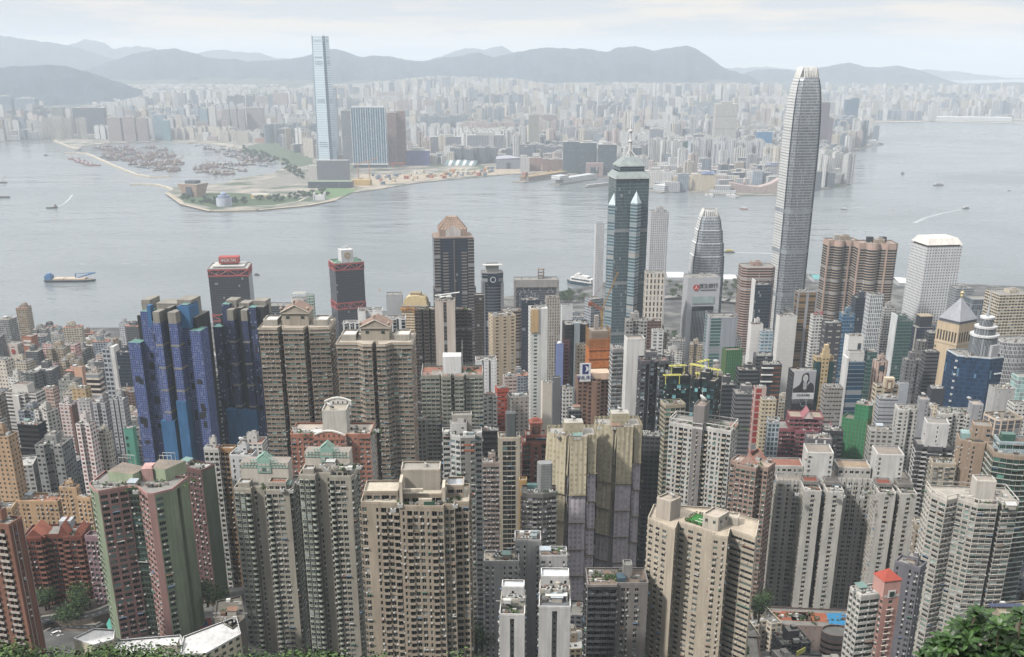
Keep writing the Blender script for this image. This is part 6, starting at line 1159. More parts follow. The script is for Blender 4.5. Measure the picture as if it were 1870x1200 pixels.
 (APT, 'white block with roof pergola at right edge below turquoise block', 1840, 1892, 742, 760, 'R', .8, 10, WHT, 'kgs', None),
 (APT, 'beige tower with awnings between white complex and dark louvred tower', 1690, 1712, 742, 800, 'R', .8, 8, CRM, 'k', None),
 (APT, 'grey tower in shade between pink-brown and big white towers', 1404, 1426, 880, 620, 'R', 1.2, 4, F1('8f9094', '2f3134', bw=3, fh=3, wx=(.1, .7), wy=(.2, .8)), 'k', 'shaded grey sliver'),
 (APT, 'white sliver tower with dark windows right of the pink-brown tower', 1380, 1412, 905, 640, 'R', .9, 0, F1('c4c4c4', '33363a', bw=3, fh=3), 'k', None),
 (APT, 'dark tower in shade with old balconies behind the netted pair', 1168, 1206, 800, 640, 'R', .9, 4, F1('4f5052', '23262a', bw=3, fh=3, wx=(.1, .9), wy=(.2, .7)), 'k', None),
 (APT, 'weathered mixed block with stained wall right of grey-green railed tower', 762, 778, 770, 690, 'R', 1, 2, F1('8a8880', '45443f', bw=3, fh=3), 'k', None),
 (APT, 'dark grey low block with white striped roof left of black glass tower', 880, 912, 790, 640, 'R', .9, 4, BLK, 'k', None),
]
REG = {}
for r in ROWS:
    nm, lab, a, b, v, Y, sh, asp, rot, stl, rf, short = r
    rot = rot - 11 if a > 1100 else (rot + 3 if a < 250 else rot)
    REG[short or lab] = tower(nm, lab, nm.replace('_', ' ') if nm != APT else AC, a, b, v, Y, sh, asp, rot, stl, rf, short=short, par=.9)
# extras on those
def wall_sign(T, s, size, col, x, z, front=None, sx=1.0, rz=0.0, name='lettering'):
    y = (min(p[1] for p in T.P) if front is None else front) - .3; return lettering(s, size, col, T.root, (x, y, z), rz, sx, name)
T = REG['red-dot cream block']; MB().lathe([(0, -.2), (3, -.2), (3, .2), (0, .2)], 0, 18).build('emblem', [mat('c0392b', .6)], T.root, (T.S * .18, min(p[1] for p in T.P) - .3, T.h - 9)).rotation_euler = (math.pi / 2, 0, 0)
T = REG['orange-brown shoreline tower']; fbox(T, (0, -.45 * T.S - .2, T.h - 8), (T.S * .8, .4, 8), 'cfc4b8', 'sign_panel'); wall_sign(T, '皇后大廈', T.S * .19, '5a4038', 0, T.h - 8, -.45 * T.S - .2)
T = REG['stepped black block']; sub(T, .06 * T.S, .05 * T.S, .72 * T.S, .5 * T.S, T.h, T.h + 16, BLK, 'upper_wall'); roofkit(T, [(-.25 * T.S, -.15 * T.S), (.35 * T.S, -.15 * T.S), (.35 * T.S, .25 * T.S), (-.25 * T.S, .25 * T.S)], T.h + 16, 'kkhs', 0)
T = REG['white stair-column block']; fbox(T, (-.05 * T.S, -.32 * T.S, T.h / 2), (.2 * T.S, .1 * T.S, T.h), 'd6d2cc', 'stair_column'); sub(T, 0, .02 * T.S, .5 * T.S, .35 * T.S, T.h, T.h + 7, SOL('d2cec8'), 'roof_room', top='7a6a60')
T = REG['maze-patterned tower']; fbox(T, (.4 * T.S, -.05 * T.S, T.h / 2 + 2), (.3 * T.S, T.S * .92, T.h + 4), 'd4d2ce', 'lift_shaft')
T = REG['brown-sided white tower']; fbox(T, (.42 * T.S, -.02 * T.S, T.h / 2), (.2 * T.S, .8 * T.S, T.h - 2), '7f5f55', 'brown_wall')
T = REG['green sign tower']; 
for i, ch in enumerate('PEICHTSER'): wall_sign(T, ch, 3.2, '22443c', -.28 * T.S, T.h - 6 - i * 5)
T = REG['helipad terminal']; mb = MB(); mb.poly([(x * .98, y * .98, T.h + .2) for x, y in T.P], 0); mb.lathe([(5, T.h + .3), (6.5, T.h + .3)], 1, 20, (6, 0), cap=False); mb.build('green_roof', [mat('6f9a7a'), mat('d0d5a0')], T.root)
T = REG['white lattice-topped tower']; mb = MB(); w = .4 * T.S
for i in range(6): k = -w + 2 * w * i / 5; mb.bar((k, -w, T.h), (k, -w, T.h + 8), .3, 0); mb.bar((k, w, T.h), (k, w, T.h + 8), .3, 0); mb.bar((k, -w, T.h + 8), (k, w, T.h + 8), .3, 0); mb.bar((-w, k, T.h + 8), (w, k, T.h + 8), .3, 0)
mb.build('roof_lattice', [mat('d8d6d0')], T.root)
T = REG['white slab tower']; fbox(T, (0, min(p[1] for p in T.P) + .18 * T.S, T.h - 35), (.2 * T.S, .12 * T.S, 60), '2c3136', 'dark_glazing')
T = REG['beige core tower']; mb = MB(); z = T.h
mb.bar((-8, 0, z + 4), (12, -2, z + 7), .5, 0); mb.bar((-6, 4, z + 3), (6, -6, z + 4), .4, 0); mb.bar((0, 0, z), (0, 0, z + 5), .8, 0); mb.bar((-4, -3, z + 3), (5, 3, z + 3.6), .8, 0); mb.build('roof_crane', [mat('d9d9d6')], T.root)
T = REG['slender white slab']; fbox(T, (-.28 * T.S, -.36 * T.S, T.h - 9), (.44 * T.S, .3 * T.S, 19), 'cdaa74', 'cream_panel'); fbox(T, (.32 * T.S, -.3 * T.S, T.h / 2), (.38 * T.S, .4 * T.S, T.h + 2), 'dfdfdc', 'white_fin')
T = REG['black spined tower']; fbox(T, (0, -.3 * T.S, T.h / 2 + 1), (.22 * T.S, .3 * T.S, T.h + 3), '8f999e', 'grey_spine')
T = REG['violet-blue slab']; MB().lathe([(2.2, T.h - .1), (2, T.h + 1.5), (.2, T.h + 2.6)], 0, 12).build('roof_dome', [mat('d6d6d4')], T.root)
T = REG['wide stone-framed block']; S = T.S
for x in (-.485, .485): fbox(T, (x * S, -.18 * S, T.h / 2), (.05 * S, .06 * S, T.h + .5), '8d8884', 'stone_pier')
fbox(T, (0, -.18 * S, T.h - 5), (S * .92, .05 * S, 12), '9a9590', 'stone_band'); mb = MB()
for q in range(3):
    for x in (-4, 4):
        for y in (-3, 3): mb.box((8 + x, y, T.h + 3 + q * 5), (1, 1, 6), 0)
    mb.box((8, 0, T.h + 5 + q * 5), (11, 8, 1), 0)
mb.build('roof_pylon', [mat('8a7468')], T.root)
# orange netted tower with crane, moon sign
OG = net('c9711c', 'b0621a'); T = tower('netted_tower', 'tower under construction in orange netting with bamboo top', 'building', 1070, 1114, 622, 840, 'R', .85, 8, OG, '', short='orange net', wall=OG, roofm='8a7a64'); S = T.S; R = T.R
mb = MB()
for i in range(4):
    e = Edge(T.P[i], T.P[(i + 1) % 4]); uu = np.linspace(0, e.L, 10); e.bx(mb, uu - .1, uu + .1, .1, .3, T.h - 6, T.h + 9, 0); 
    for q in range(5): e.bx(mb, 0, e.L, .1, .3, T.h + q * 2, T.h + .25 + q * 2, 0)
mb.build('bamboo_scaffold', [mat('b58a5a')], T.root)
mb = MB(); mb.prism([(x * .8, y * .8) for x, y in T.P], T.h, T.h + 7, 0, 0); mb.box((-.1 * S, 0, T.h + 12), (.2 * S, .2 * S, 12), 0); mb.build('concrete_core', [mat('a39a92')], T.root)
mb = MB()
for q in range(8): z = T.h - 8 - q * 7; [Edge(T.P[i], T.P[(i + 1) % 4]).bx(mb, -.3, Edge(T.P[i], T.P[(i + 1) % 4]).L + .3, .1, .5, z, z + .35, 0) for i in (0, 1, 3)]
mb.build('net_seam', [mat('a0560f')], T.root)
c = thing('tower_crane', 'yellow luffing tower crane on top of the orange-netted tower', 'crane', (T.x + .15 * S, T.y, T.z + 6)); mb = MB()
def truss(mb, a, b, w, n, m=0):
    a, b = Vector(a), Vector(b); d = (b - a).normalized(); x = d.orthogonal().normalized(); y = d.cross(x)
    C4 = [x * w + y * w, x * w - y * w, -x * w - y * w, -x * w + y * w]
    for q in C4: mb.bar(a + q, b + q, w * .22, m)
    for i in range(n):
        p, r = a + (b - a) * i / n, a + (b - a) * (i + 1) / n
        for j in range(4): mb.bar(p + C4[j], r + C4[(j + 1) % 4], w * .16, m)
truss(mb, (0, 0, 0), (0, 0, 16), .6, 6); mb.build('mast', [mat('d0a23a', .6)], c)
mb = MB(); truss(mb, (0, 0, 16), (11, -4, 46), .4, 12); mb.build('jib', [mat('a8803a', .7)], c)
mb = MB(); truss(mb, (0, 0, 16), (-10, 3, 22), .8, 4); mb.box((-9, 3, 20), (3, 3, 3), 0); mb.bar((-8, 3, 24), (11, -4, 50), .12, 0); mb.build('counter_jib', [mat('9a5a3a', .7)], c)
T = REG['moon sign building']; S = T.S; y = min(p[1] for p in T.P) - .4
fbox(T, (-.3 * S, y, T.h + 6), (.34 * S, .6, 14), 'e2e2e4', 'sign_board'); fbox(T, (-.3 * S, y - .35, T.h + 8.6), (.19 * S, .2, 7.4), '27357a', 'sign_emblem'); mb = MB(); pts = [(2.2 * math.sin(t), 2.2 * math.cos(t)) for t in [math.pi * i / 10 for i in range(11)]] + [(.9 * math.sin(t) - .3, 1.9 * math.cos(t)) for t in [math.pi * (10 - i) / 10 for i in range(11)]]
mb.poly([(-.3 * S + x, y - .5, T.h + 8.8 + z) for x, z in pts], 0); mb.build('moon_emblem', [mat('e8e8ea')], T.root); lettering('東北 月光', 3.0, '27357a', T.root, (-.3 * S, y - .4, T.h + 2), 0)
fbox(T, (.18 * S, -.1 * S, T.h + 2.5), (.6 * S, .5 * S, 5), 'd9b89c', 'roof_room'); fbox(T, (-.05 * S, y - 4, T.h / 2), (.12 * S, 1, T.h), '9a7560', 'pier')
# red belted twin towers
RB = F1('3a3b42', '20232b', bw=2.6, fh=3.5, wx=(.06, .94), wy=(.1, .9), gr=.12)
for i, (a, b, v, Y, rot, lab) in enumerate(((379, 459, 492, 1650, 6, 'dark red-belted tower carrying a red name sign on its roof'), (600, 664, 482, 1680, 24, 'dark red-belted tower with green roof and white roof cube'))):
    T = tower(OT, lab, OC, a, b, v, Y, 'R', .8, rot, RB, '', short='red-belted sign tower' if i == 0 else 'red-belted cube tower', par=0, roofm='c9c6c0' if i == 0 else '5a9a78', wall=mat('b0443f')); S = T.S
    for nm, z0 in (('red_belt', T.h - 11), ('red_belt', T.h - (78 if i == 0 else 70))):
        mb = MB()
        for j in range(4):
            e = Edge(T.P[j], T.P[(j + 1) % 4])
            for q in (0, 9): e.bx(mb, -.4, e.L + .4, 0, .7, z0 + q, z0 + q + 1.8, 0)
            n = 4
            for k in range(n):
                u0, u1 = e.L * k / n, e.L * (k + 1) / n; mb.bar(e.P(u0, .4, z0 + (1 if k % 2 else 9)), e.P(u1, .4, z0 + (9 if k % 2 else 1)), .55, 0); e.bx(mb, u0 - .4, u0 + .4, 0, .6, z0, z0 + 10, 0)
        mb.build(nm, [mat('b84440', .6)], T.root)
    parapet(T, T.P, T.h, 1.4, mat('c4c2bd'))
    if i == 0:
        fbox(T, (0, .05 * S, T.h + 9.5), (.5 * S, .3 * S, 9), 'b8473c', 'roof_sign'); lettering('SHUN TAK', 6.4, 'ece8e2', T.root, (0, -.1 * S - .3, T.h + 9.5), 0, .74); mb = MB()
        for x in (-.22, .22): mb.box((x * S, .05 * S, T.h + 2.5), (1.5, 1.5, 5), 0)
        mb.box((0, .05 * S, T.h + 2), (.8 * S, .6 * S, 1.6), 0); mb.build('sign_base', [mat('cac7c0')], T.root)
    else:
        fbox(T, (0, 0, T.h + 9), (.42 * S, .42 * S, 18), 'd6d6d6', 'roof_cube'); o = lettering('◎', 12, 'c49a4a', T.root, (0, -.21 * S - .3, T.h + 9), 0, 1, 'emblem'); roofkit(T, [(-.45 * S, -.35 * S), (.45 * S, -.35 * S), (.45 * S, .35 * S), (-.45 * S, .35 * S)], T.h, 'gk', 0)
        mb = MB(); truss(mb, (-.15 * S, .1 * S, T.h + 18), (.15 * S, .1 * S, T.h + 21), 1.5, 4); mb.build('roof_truss', [mat('d6d6d6')], T.root)
# wing on
T = tower(OT, 'cream tower with a curved roof hood and large orange letters', OC, 733, 786, 560, 1380, 'R', .8, -4, F1('cdb894', '6a5238', bw=30, fh=3.4, wx=(0, 1), wy=(.2, .6)), '', short='orange-lettered tower', par=.5); S = T.S
mb = MB(); n = 10
for i in range(n):
    a, b = math.pi * i / n, math.pi * (i + 1) / n; p0, p1 = (-.45 * S * math.cos(a), T.h + 12 * math.sin(a) ** .6), (-.45 * S * math.cos(b), T.h + 12 * math.sin(b) ** .6)
    mb.quads([(p0[0], -.2 * S, p0[1]), (p1[0], -.2 * S, p1[1]), (p1[0], .35 * S, p1[1]), (p0[0], .35 * S, p0[1])], 0)
mb.poly([(-.45 * S * math.cos(math.pi * i / n), -.2 * S, T.h + 12 * math.sin(math.pi * i / n) ** .6) for i in range(n + 1)], 0); mb.build('curved_hood', [mat('d6bd86')], T.root); fbox(T, (0, .1 * S, T.h + 10), (.4 * S, .3 * S, 9), 'a8926a', 'lift_housing')
lettering('wing on', 11.5, 'cf8a1e', T.root, (0, -.4 * S - .8, T.h - 3), 0, 1, depth=.6)
# pyramid topped dark tower (stepped)
CO = F1('8f8a86', '1c2433', bw=9, fh=3.7, wx=(.12, .88), wy=(.2, .95), gr=.08); CO2 = F1('7d7570', '171d29', bw=30, fh=3.7, wx=(0, 1), wy=(.12, .68), gr=.1); CG = F1('2f3b4f', '1a2436', bw=2.2, fh=3.7, wx=(.05, .95), wy=(.1, .96), gr=.06)
T = tower(OT, 'dark blue stepped tower with a pink ribbed pyramid roof', OC, 789, 864, 436, 1400, 'R', .85, 8, CG, '', short='pyramid-roofed dark tower', par=0); S = T.S; h = T.h
for x in (-.44, .44): sub(T, x * S, -.33 * S, .16 * S, .25 * S, 0, h - 2, CO2, 'corner_wall'); sub(T, x * S * 1.08, -.3 * S, .16 * S, .3 * S, 0, h - 62, CO2, 'corner_wall')
for x in (-.22, .26): sub(T, x * S, -.41 * S, .14 * S, .06 * S, 0, h - 18, CO2, 'bay_wall')
fbox(T, (0, -.44 * S, h / 2), (.03 * S, 1, h * .98), '6a5f58', 'mullion'); fbox(T, (0, 0, h + .6), (S * 1.02, S * .87, 1.6), '9a8478', 'cornice')
mb = MB(); w, d = .36 * S, .3 * S; zt = h + 24; z1 = h + 10
mb.prism([(-w, -d), (w, -d), (w, d), (-w, d)], h + 1.4, z1, 0, 0); P_ = [(-w, -d, z1), (w, -d, z1), (w, d, z1), (-w, d, z1)]; Tp = [(-.12 * S, -.1 * S, zt), (.12 * S, -.1 * S, zt), (.12 * S, .1 * S, zt), (-.12 * S, .1 * S, zt)]
for i in range(4): mb.quads([P_[i], P_[(i + 1) % 4], Tp[(i + 1) % 4], Tp[i]], 0)
mb.quads([Tp], 0); mb.build('pyramid_roof', [mat('ab917f')], T.root); mb = MB()
for i in range(4):
    A, B, C_, D_ = Vector(P_[i]), Vector(P_[(i + 1) % 4]), Vector(Tp[(i + 1) % 4]), Vector(Tp[i])
    for k in range(9): t = k / 8; a, b = A.lerp(B, t), D_.lerp(C_, t); mb.bar(a, b, .45, 0)
    for k in range(1, 5): t = k / 5; mb.bar(A.lerp(D_, t), B.lerp(C_, t), .3, 0)
mb.build('roof_rib', [mat('957a68')], T.root); mb = MB(); mb.poly([(-.2 * S, -d - .5, h + 1.5), (.2 * S, -d - .5, h + 1.5), (.2 * S, -d - .5, h + 9), (0, -d - .5, h + 15), (-.2 * S, -d - .5, h + 9)], 0); mb.build('roof_gable', [mat('c9c0ba')], T.root)
# dark blue rounded tower with clock-like emblem
T = tower(OT, 'dark blue bow-fronted tower with a white ring emblem and roof antennas', OC, 878, 919, 500, 1350, 'D', .85, 6, F1('7f858c', '1c2a3a', bw=30, fh=3.7, wx=(0, 1), wy=(.12, .92), gr=.08), 'aa', short='ring-emblem tower', par=.5); S = T.S; h = T.h
for x in (-.44, .44): fbox(T, (x * S, -.3 * S, h / 2 - 6), (.14 * S, .3 * S, h - 10), '7a7c80', 'corner_wall')
sub(T, 0, .05 * S, .6 * S, .5 * S, h, h + 9, SOL('b5b3ae'), 'roof_room'); fbox(T, (0, -.46 * S, h - 7), (.5 * S, .1 * S, 12), '1f2c40', 'emblem_panel', rough=.2); mb = MB(); mb.lathe([(2.7, 0), (3.6, 0)], 0, 20, cap=False); o = mb.build('ring_emblem', [mat('d0d6da')], T.root, (0, -.52 * S, h - 7)); o.rotation_euler = (math.pi / 2, 0, 0); fbox(T, (0, -.2 * S, h + 9.5), (S * .9, .3 * S, 1), 'cfcdc8', 'roof_frame')
# the tallest glass tower of the middle: star plan with corner shafts and a mast
GC = F1('66777c', '40565f', bw=1.8, fh=3.8, wx=(.06, .94), wy=(.15, .95), gr=.07, band=(17, '8a8f90')); GL = F1('8fa2a8', '46606b', bw=30, fh=3.8, wx=(0, 1), wy=(.0, .55), gr=.08, band=(17, 'a39f9a'))
T = tower(OT, 'tall blue-grey glass tower with pointed corner shafts, skirted roof and white mast', OC, 1112, 1186, 327, 1400, 'R', 1, 8, GC, '', short='central glass tower', par=0); S = T.S; h = T.h
for (x, y, zt) in ((-.5, -.28, h - 17), (.1, -.6, h - 14), (.5, .1, h - 25), (-.1, .55, h - 20)):
    q = .17 * S; P_ = [(x * S + q * math.cos(a), y * S + q * math.sin(a)) for a in [-math.pi / 2 + i * math.pi / 2 for i in range(4)]]
    mb = MB(); mb.prism(P_, 0, zt - 14, 0, 1, cap=False); mb.build('corner_shaft', [GL, mat('9fb2b8')], T.root); mb = MB()
    for i in range(4): mb.poly([(*P_[i], zt - 14), (*P_[(i + 1) % 4], zt - 14), (x * S, y * S, zt)], 0)
    mb.build('shaft_cap', [mat('c6d6dc', .25)], T.root)
mb = MB(); sq = lambda k, z: [(-k * S, -k * S, z), (k * S, -k * S, z), (k * S, k * S, z), (-k * S, k * S, z)]
def frus(mb, k0, z0, k1, z1, m):
    a, b = sq(k0, z0), sq(k1, z1)
    for i in range(4): mb.quads([a[i], a[(i + 1) % 4], b[(i + 1) % 4], b[i]], m, [(0, z0), (2 * k0 * S, z0), (2 * k1 * S, z1), (0, z1)])
frus(mb, .54, h, .54, h + 2, 1); frus(mb, .54, h + 2, .42, h + 8, 0); frus(mb, .37, h + 8, .37, h + 14, 2); frus(mb, .42, h + 14, .42, h + 15, 1); frus(mb, .4, h + 15, .2, h + 24, 0); mb.quads([sq(.2, h + 24)], 0); mb.quads([sq(.54, h)], 0)
mb.build('stepped_roof', [mat('8f9a98', .4), mat('c9cecd'), GC], T.root); mb = MB()
for a in range(4): x, y = (.16 * S * c for c in ((1, 1), (1, -1), (-1, 1), (-1, -1))[a]); mb.bar((x, y, h + 24), (0, 0, h + 33), .5, 0)
mb.lathe([(1.8, h + 24), (2.0, h + 42), (1.2, h + 46), (1.0, h + 62), (.4, h + 65), (.3, h + 88), (.05, h + 89)], 0, 8)
for z in (h + 40, h + 52): mb.lathe([(1, z), (3, z + 1), (3, z + 2.5), (1, z + 3.5)], 0, 8)
mb.build('mast', [mat('d9d9d6')], T.root)
# red logo bank tower
T = tower(OT, 'grey bank tower with dark fluted glass front and a red round logo', OC, 1248, 1316, 508, 1400, 'R', .6, 6, SOL('b4b6ba'), 'kkkt', short='red-logo bank tower', par=.5); S = T.S; h = T.h; y = -.3 * S
fbox(T, (0, y - .1, h / 2 - 18), (.66 * S, 1.2, h - 36), '1c2328', 'dark_glazing', rough=.1); mb = MB()
for i in range(15): mb.box((-.32 * S + i * .64 * S / 14, y - .9, h / 2 - 20), (.7, .9, h - 44), 0)
for k in range(int((h - 50) / 12)): mb.box((0, y - .75, 20 + k * 12), (.66 * S, .5, .8), 1)
mb.build('glass_fin', [mat('8f989c', .4), mat('5a6266')], T.root); MB().lathe([(0, -.2), (4, -.2), (4, .2), (0, .2)], 0, 20).build('round_logo', [mat('c4302b', .5)], T.root, (-.24 * S, y - .5, h - 12)).rotation_euler = (math.pi / 2, 0, 0)
lettering('人', 5.5, 'f0ece8', T.root, (-.24 * S, y - .8, h - 12), 0, 1, 'logo_mark'); lettering('恒生銀行', 6.2, '3a3a3e', T.root, (.14 * S, y - .3, h - 10.5)); lettering('HANG SENG BANK', 2.4, '3a3a3e', T.root, (.14 * S, y - .3, h - 15.5))
fbox(T, (0, y - .6, h - 28), (.66 * S, .6, 9), '9fb2b0', 'pale_glazing', rough=.2); fbox(T, (0, 0, 14), (S * 1.02, .62 * S, 3), 'cfd0d0', 'base_band')
# finance centre towers
IG = F1('92969a', '3a444f', bw=1.5, fh=4.0, wx=(.2, .8), wy=(.22, .85), gr=.1, wmetal=.25, wr=.35, k=1.25); IW = F1('c6c6c4', '8d9092', bw=30, fh=4.0, wx=(0, 1), wy=(.3, .7), gr=.3, wr=.4, k=1.2)  # IW: paler left face, its grazing reflection painted into the colour
def finance(name, lab, a, b, v, Y, rot, prof, fins, short, tall):
    P0 = shape('R', 1); T = tower(name, lab, OC, a, b, v, Y, P0, 1, rot, None, '', short=short); S = T.S; h = T.h
    def plan(k): c = .17; n = .05; return [(x * k * S, y * k * S) for x, y in [(-.5 + c, -.5), (.5 - c, -.5), (.5 - c, -.5 + n), (.5 - n, -.5 + c), (.5, -.5 + c), (.5, .5 - c), (.5 - n, .5 - c), (.5 - c, .5 - n), (.5 - c, .5), (-.5 + c, .5), (-.5 + c, .5 - n), (-.5 + n, .5 - c), (-.5, .5 - c), (-.5, -.5 + c), (-.5 + n, -.5 + c), (-.5 + c, -.5 + n)]]
    mb = MB(); z0 = h
    for (f0, k0), (f1, k1) in zip(prof[:-1], prof[1:]):
        A, B = plan(k0), plan(k1)
        for i in range(16):
            j = (i + 1) % 16; L = max(1, round(math.hypot(A[i][0] - A[j][0], A[i][1] - A[j][1]) / 1.5)) * 1.5; m = 1 if i in (12,) else (2 if i in (1, 3, 5, 7, 9, 11, 13, 15) else 0)
            mb.quads([(*A[i], f0 * h), (*A[j], f0 * h), (*B[j], f1 * h), (*B[i], f1 * h)], m, [(0, f0 * h - h), (L, f0 * h - h), (L, f1 * h - h), (0, f1 * h - h)])
    mb.poly([(*p, h * prof[-1][0]) for p in plan(prof[-1][1])], 3); mb.build('wall', [IG, IW, mat('4f5a64', .25), mat('9a9c9e')], T.root)
    kT = prof[-1][1]; mb = MB()
    for s in range(4):
        for i in range(fins):
            t = (i / (fins - 1) - .5) * .66 * kT * S; r = .5 * kT * S; pts = [(0, 0), (.06, .33), (.16, .66), (.3, 1.0)]; H = fins * 1.9
            for (q0, w0), (q1, w1) in zip(pts[:-1], pts[1:]):
                def W_(q, w): x, y = t * (1 - q * .5), -r * (1 - q); c, s_ = ((1, 0), (0, 1), (-1, 0), (0, -1))[s]; return (x * c - y * s_, x * s_ + y * c, h * prof[-1][0] - 3 + w * H)
                mb.bar(W_(q0, w0), W_(q1, w1), .75, 0)
    mb.build('crown_fin', [mat('dedcd6', .4)], T.root); fbox(T, (0, 0, h * prof[-1][0] + fins * .5), (.5 * kT * S, .5 * kT * S, fins), 'b5b8ba', 'crown_core', rough=.4)
    for f in (.28, .52, .74): mb = MB(); A = plan(float(np.interp(f, [p[0] for p in prof], [p[1] for p in prof])) * 1.004); mb.prism(A, f * h, f * h + 6, 0, 0, cap=False); mb.build('service_band', [mat('8f979e', .4)], T.root)
    return T
finance('office_tower', 'tallest silver tower with tapering crown of curved fins beside the harbour', 1420, 1497, 300, 1720, 10, [(0, 1.0), (.9, 1.0), (1.0, 1.0), (1.11, .985), (1.19, .96), (1.26, .93), (1.33, .87), (1.385, .79), (1.42, .7), (1.435, .64)], 9, 'tallest silver tower', 0)
finance('office_tower', 'shorter silver tower with a finned crown behind the red-logo bank tower', 1258, 1325, 470, 1760, 2, [(0, 1.02), (.8, 1.02), (1.0, 1.0), (1.01, .95), (1.15, .92), (1.16, .86), (1.3, .8), (1.31, .74), (1.41, .66), (1.46, .58)], 7, 'shorter silver tower', 0)
# exchange pair: rounded brown towers
EX = F1('a8937f', '1f262e', bw=30, fh=3.7, wx=(0, 1), wy=(.0, .62), gr=.1)
for i, (a, b, v, Y, rot) in enumerate(((1504, 1568, 442, 1640, 6), (1560, 1640, 448, 1600, 0))):
    P0 = [(-.5, -.22)] + [(-.32 + .34 * (.5 - .5 * math.cos(t)), -.22 - .2 * math.sin(t)) for t in [math.pi * k / 8 for k in range(9)]] + [(.08, -.3), (.2, -.34), (.42, -.34), (.5, -.26), (.5, .3), (-.5, .3)]
    T = tower(OT, ('left' if not i else 'right') + ' rounded brown granite tower of the banded pair beside the tallest tower', OC, a, b, v, Y, P0, .7, rot, EX, 'ckk', short='rounded brown pair' if i else None, par=1.5, top=5, roofm='a58f84'); S = T.S
    mb = MB(); mb.prism([(x * 1.01, y * 1.01) for x, y in T.P], T.h - 7, T.h + .6, 0, 0, cap=False); mb.build('stone_parapet', [mat('c0a090')], T.root)
    for k in (0, 9, 11): x, y = T.P[k]; fbox(T, (x, y, T.h / 2), (2.2, 2.2, T.h), 'bf9f8c', 'stone_pier')
    for k in (-.15, .2): fbox(T, (k * S, .1 * S, T.h + 4), (.16 * S, .14 * S, 7), '2a2c30' if i else 'b5b0aa', 'plant_room')
# round windowed white tower
T = tower(OT, 'white tower with a grid of round windows and a sloping white roof', OC, 1664, 1758, 452, 1700, 'R', .9, 8, F1('cbcccd', '3f474f', bw=4.3, fh=4.3, wx=(1.0, 0), rnd_=True, pc=.05), '', short='round-windowed tower', par=0, top=2, wall=mat('d6d6d6')); S = T.S
fbox(T, (0, 0, T.h + 1.5), (S * .9, S * .8, 3), '5a5550', 'roof_gap'); mb = MB(); a, b = [(-.5, -.45), (.5, -.45), (.5, .45), (-.5, .45)], [(-.4, -.33), (.4, -.33), (.4, .33), (-.4, .33)]
for i in range(4): j = (i + 1) % 4; mb.quads([(a[i][0] * S, a[i][1] * S, T.h + 3), (a[j][0] * S, a[j][1] * S, T.h + 3), (b[j][0] * S, b[j][1] * S, T.h + 12), (b[i][0] * S, b[i][1] * S, T.h + 12)], 0)
mb.poly([(x * S, y * S, T.h + 12) for x, y in b], 0); mb.build('sloping_roof', [mat('dcd6cc')], T.root)
# tan tower with pyramid roof, blue tower with round tiers
T = tower(OT, 'tan stone tower with arched louvres and a grey pyramid roof', OC, 1712, 1786, 596, 1080, 'R', .9, 32, F1('c4ae8d', '4a3f33', bw=4, fh=3.4, wx=(.02, .04), wy=(.4, .6)), '', short='tan pyramid tower', par=1.2); S = T.S; h = T.h
mb = MB()
for i in (0, 3):
    e = Edge(T.P[i], T.P[(i + 1) % 4]); n = 7
    for k in range(n): u = e.L * (k + .8) / (n + .6); e.bx(mb, u - .9, u + .9, 0, .15, h - 17, h - 7, 0)
    for k in range(int(h / 5)): 
        for u in ((1.5,) if i == 3 else ()): e.bx(mb, u - .8, u + .8, 0, .15, h - 26 - k * 5, h - 23.5 - k * 5, 0)
mb.build('louvre_slot', [mat('3d3833')], T.root); mb = MB(); mb.prism([(x * 1.03, y * 1.03) for x, y in T.P], h - 20, h - 18.6, 0, 0); mb.build('string_course', [mat('c9b596')], T.root)
mb = MB(); k = .45; mb.prism([(x * .92, y * .92) for x, y in T.P], h, h + 4, 1, 1)
for i in range(4): A, B = T.P[i], T.P[(i + 1) % 4]; mb.poly([(A[0] * .97, A[1] * .97, h + 4), (B[0] * .97, B[1] * .97, h + 4), (0, 0, h + 25)], 0)
mb.build('pyramid_roof', [mat('9a9ca4', .5), mat('5a6068')], T.root); mb = MB(); mb.lathe([(.4, h + 24), (1.5, h + 26), (1.2, h + 28), (2.0, h + 29.5), (.2, h + 31)], 0, 10); mb.build('finial', [mat('d6c48a', .4)], T.root); mast(T, .02 * S, 0, h + 30, 8)
BG = F1('2f5070', '1b3a5a', bw=1.6, fh=3.8, wx=(.03, .97), wy=(.04, .96), gr=.05, vary=.5, curtain='5f87a5', pc=.1); T = tower(OT, 'blue mirrored tower with stacked round silver tiers and a needle', OC, 1729, 1833, 656, 930, [(-.5, -.15), (.15, -.45), (.5, -.35), (.5, .4), (-.5, .4)], .85, 4, BG, 'kk', short='blue mirrored tower', par=1.2, wall=mat('c9d2d6')); S = T.S; h = T.h
for r_, z0, z1 in ((.3, h, h + 16), (.23, h + 16, h + 23), (.15, h + 23, h + 31)):
    MB().lathe([(r_ * S, z0), (r_ * S, z1)], 0, 28, (.18 * S, .08 * S)).build('round_tier', [F1('8f959a', '50565c', bw=1.2, fh=20, wx=(.2, .8), wy=(0, 1))], T.root); MB().lathe([(r_ * S * 1.08, z1), (r_ * S * 1.08, z1 + 1.6), (r_ * S * .8, z1 + 1.6)], 0, 28, (.18 * S, .08 * S)).build('tier_rim', [mat('d6d8d8', .5)], T.root)
MB().lathe([(1.6, h + 31), (.9, h + 38), (.2, h + 58)], 0, 8, (.18 * S, .08 * S)).build('needle', [mat('b5babd', .4)], T.root); fbox(T, (.3 * S, -.2 * S, h + 5), (.2 * S, .12 * S, 10), 'b5b5ba', 'roof_wall', .3)
mb = MB(); e = Edge(T.P[1], T.P[2])
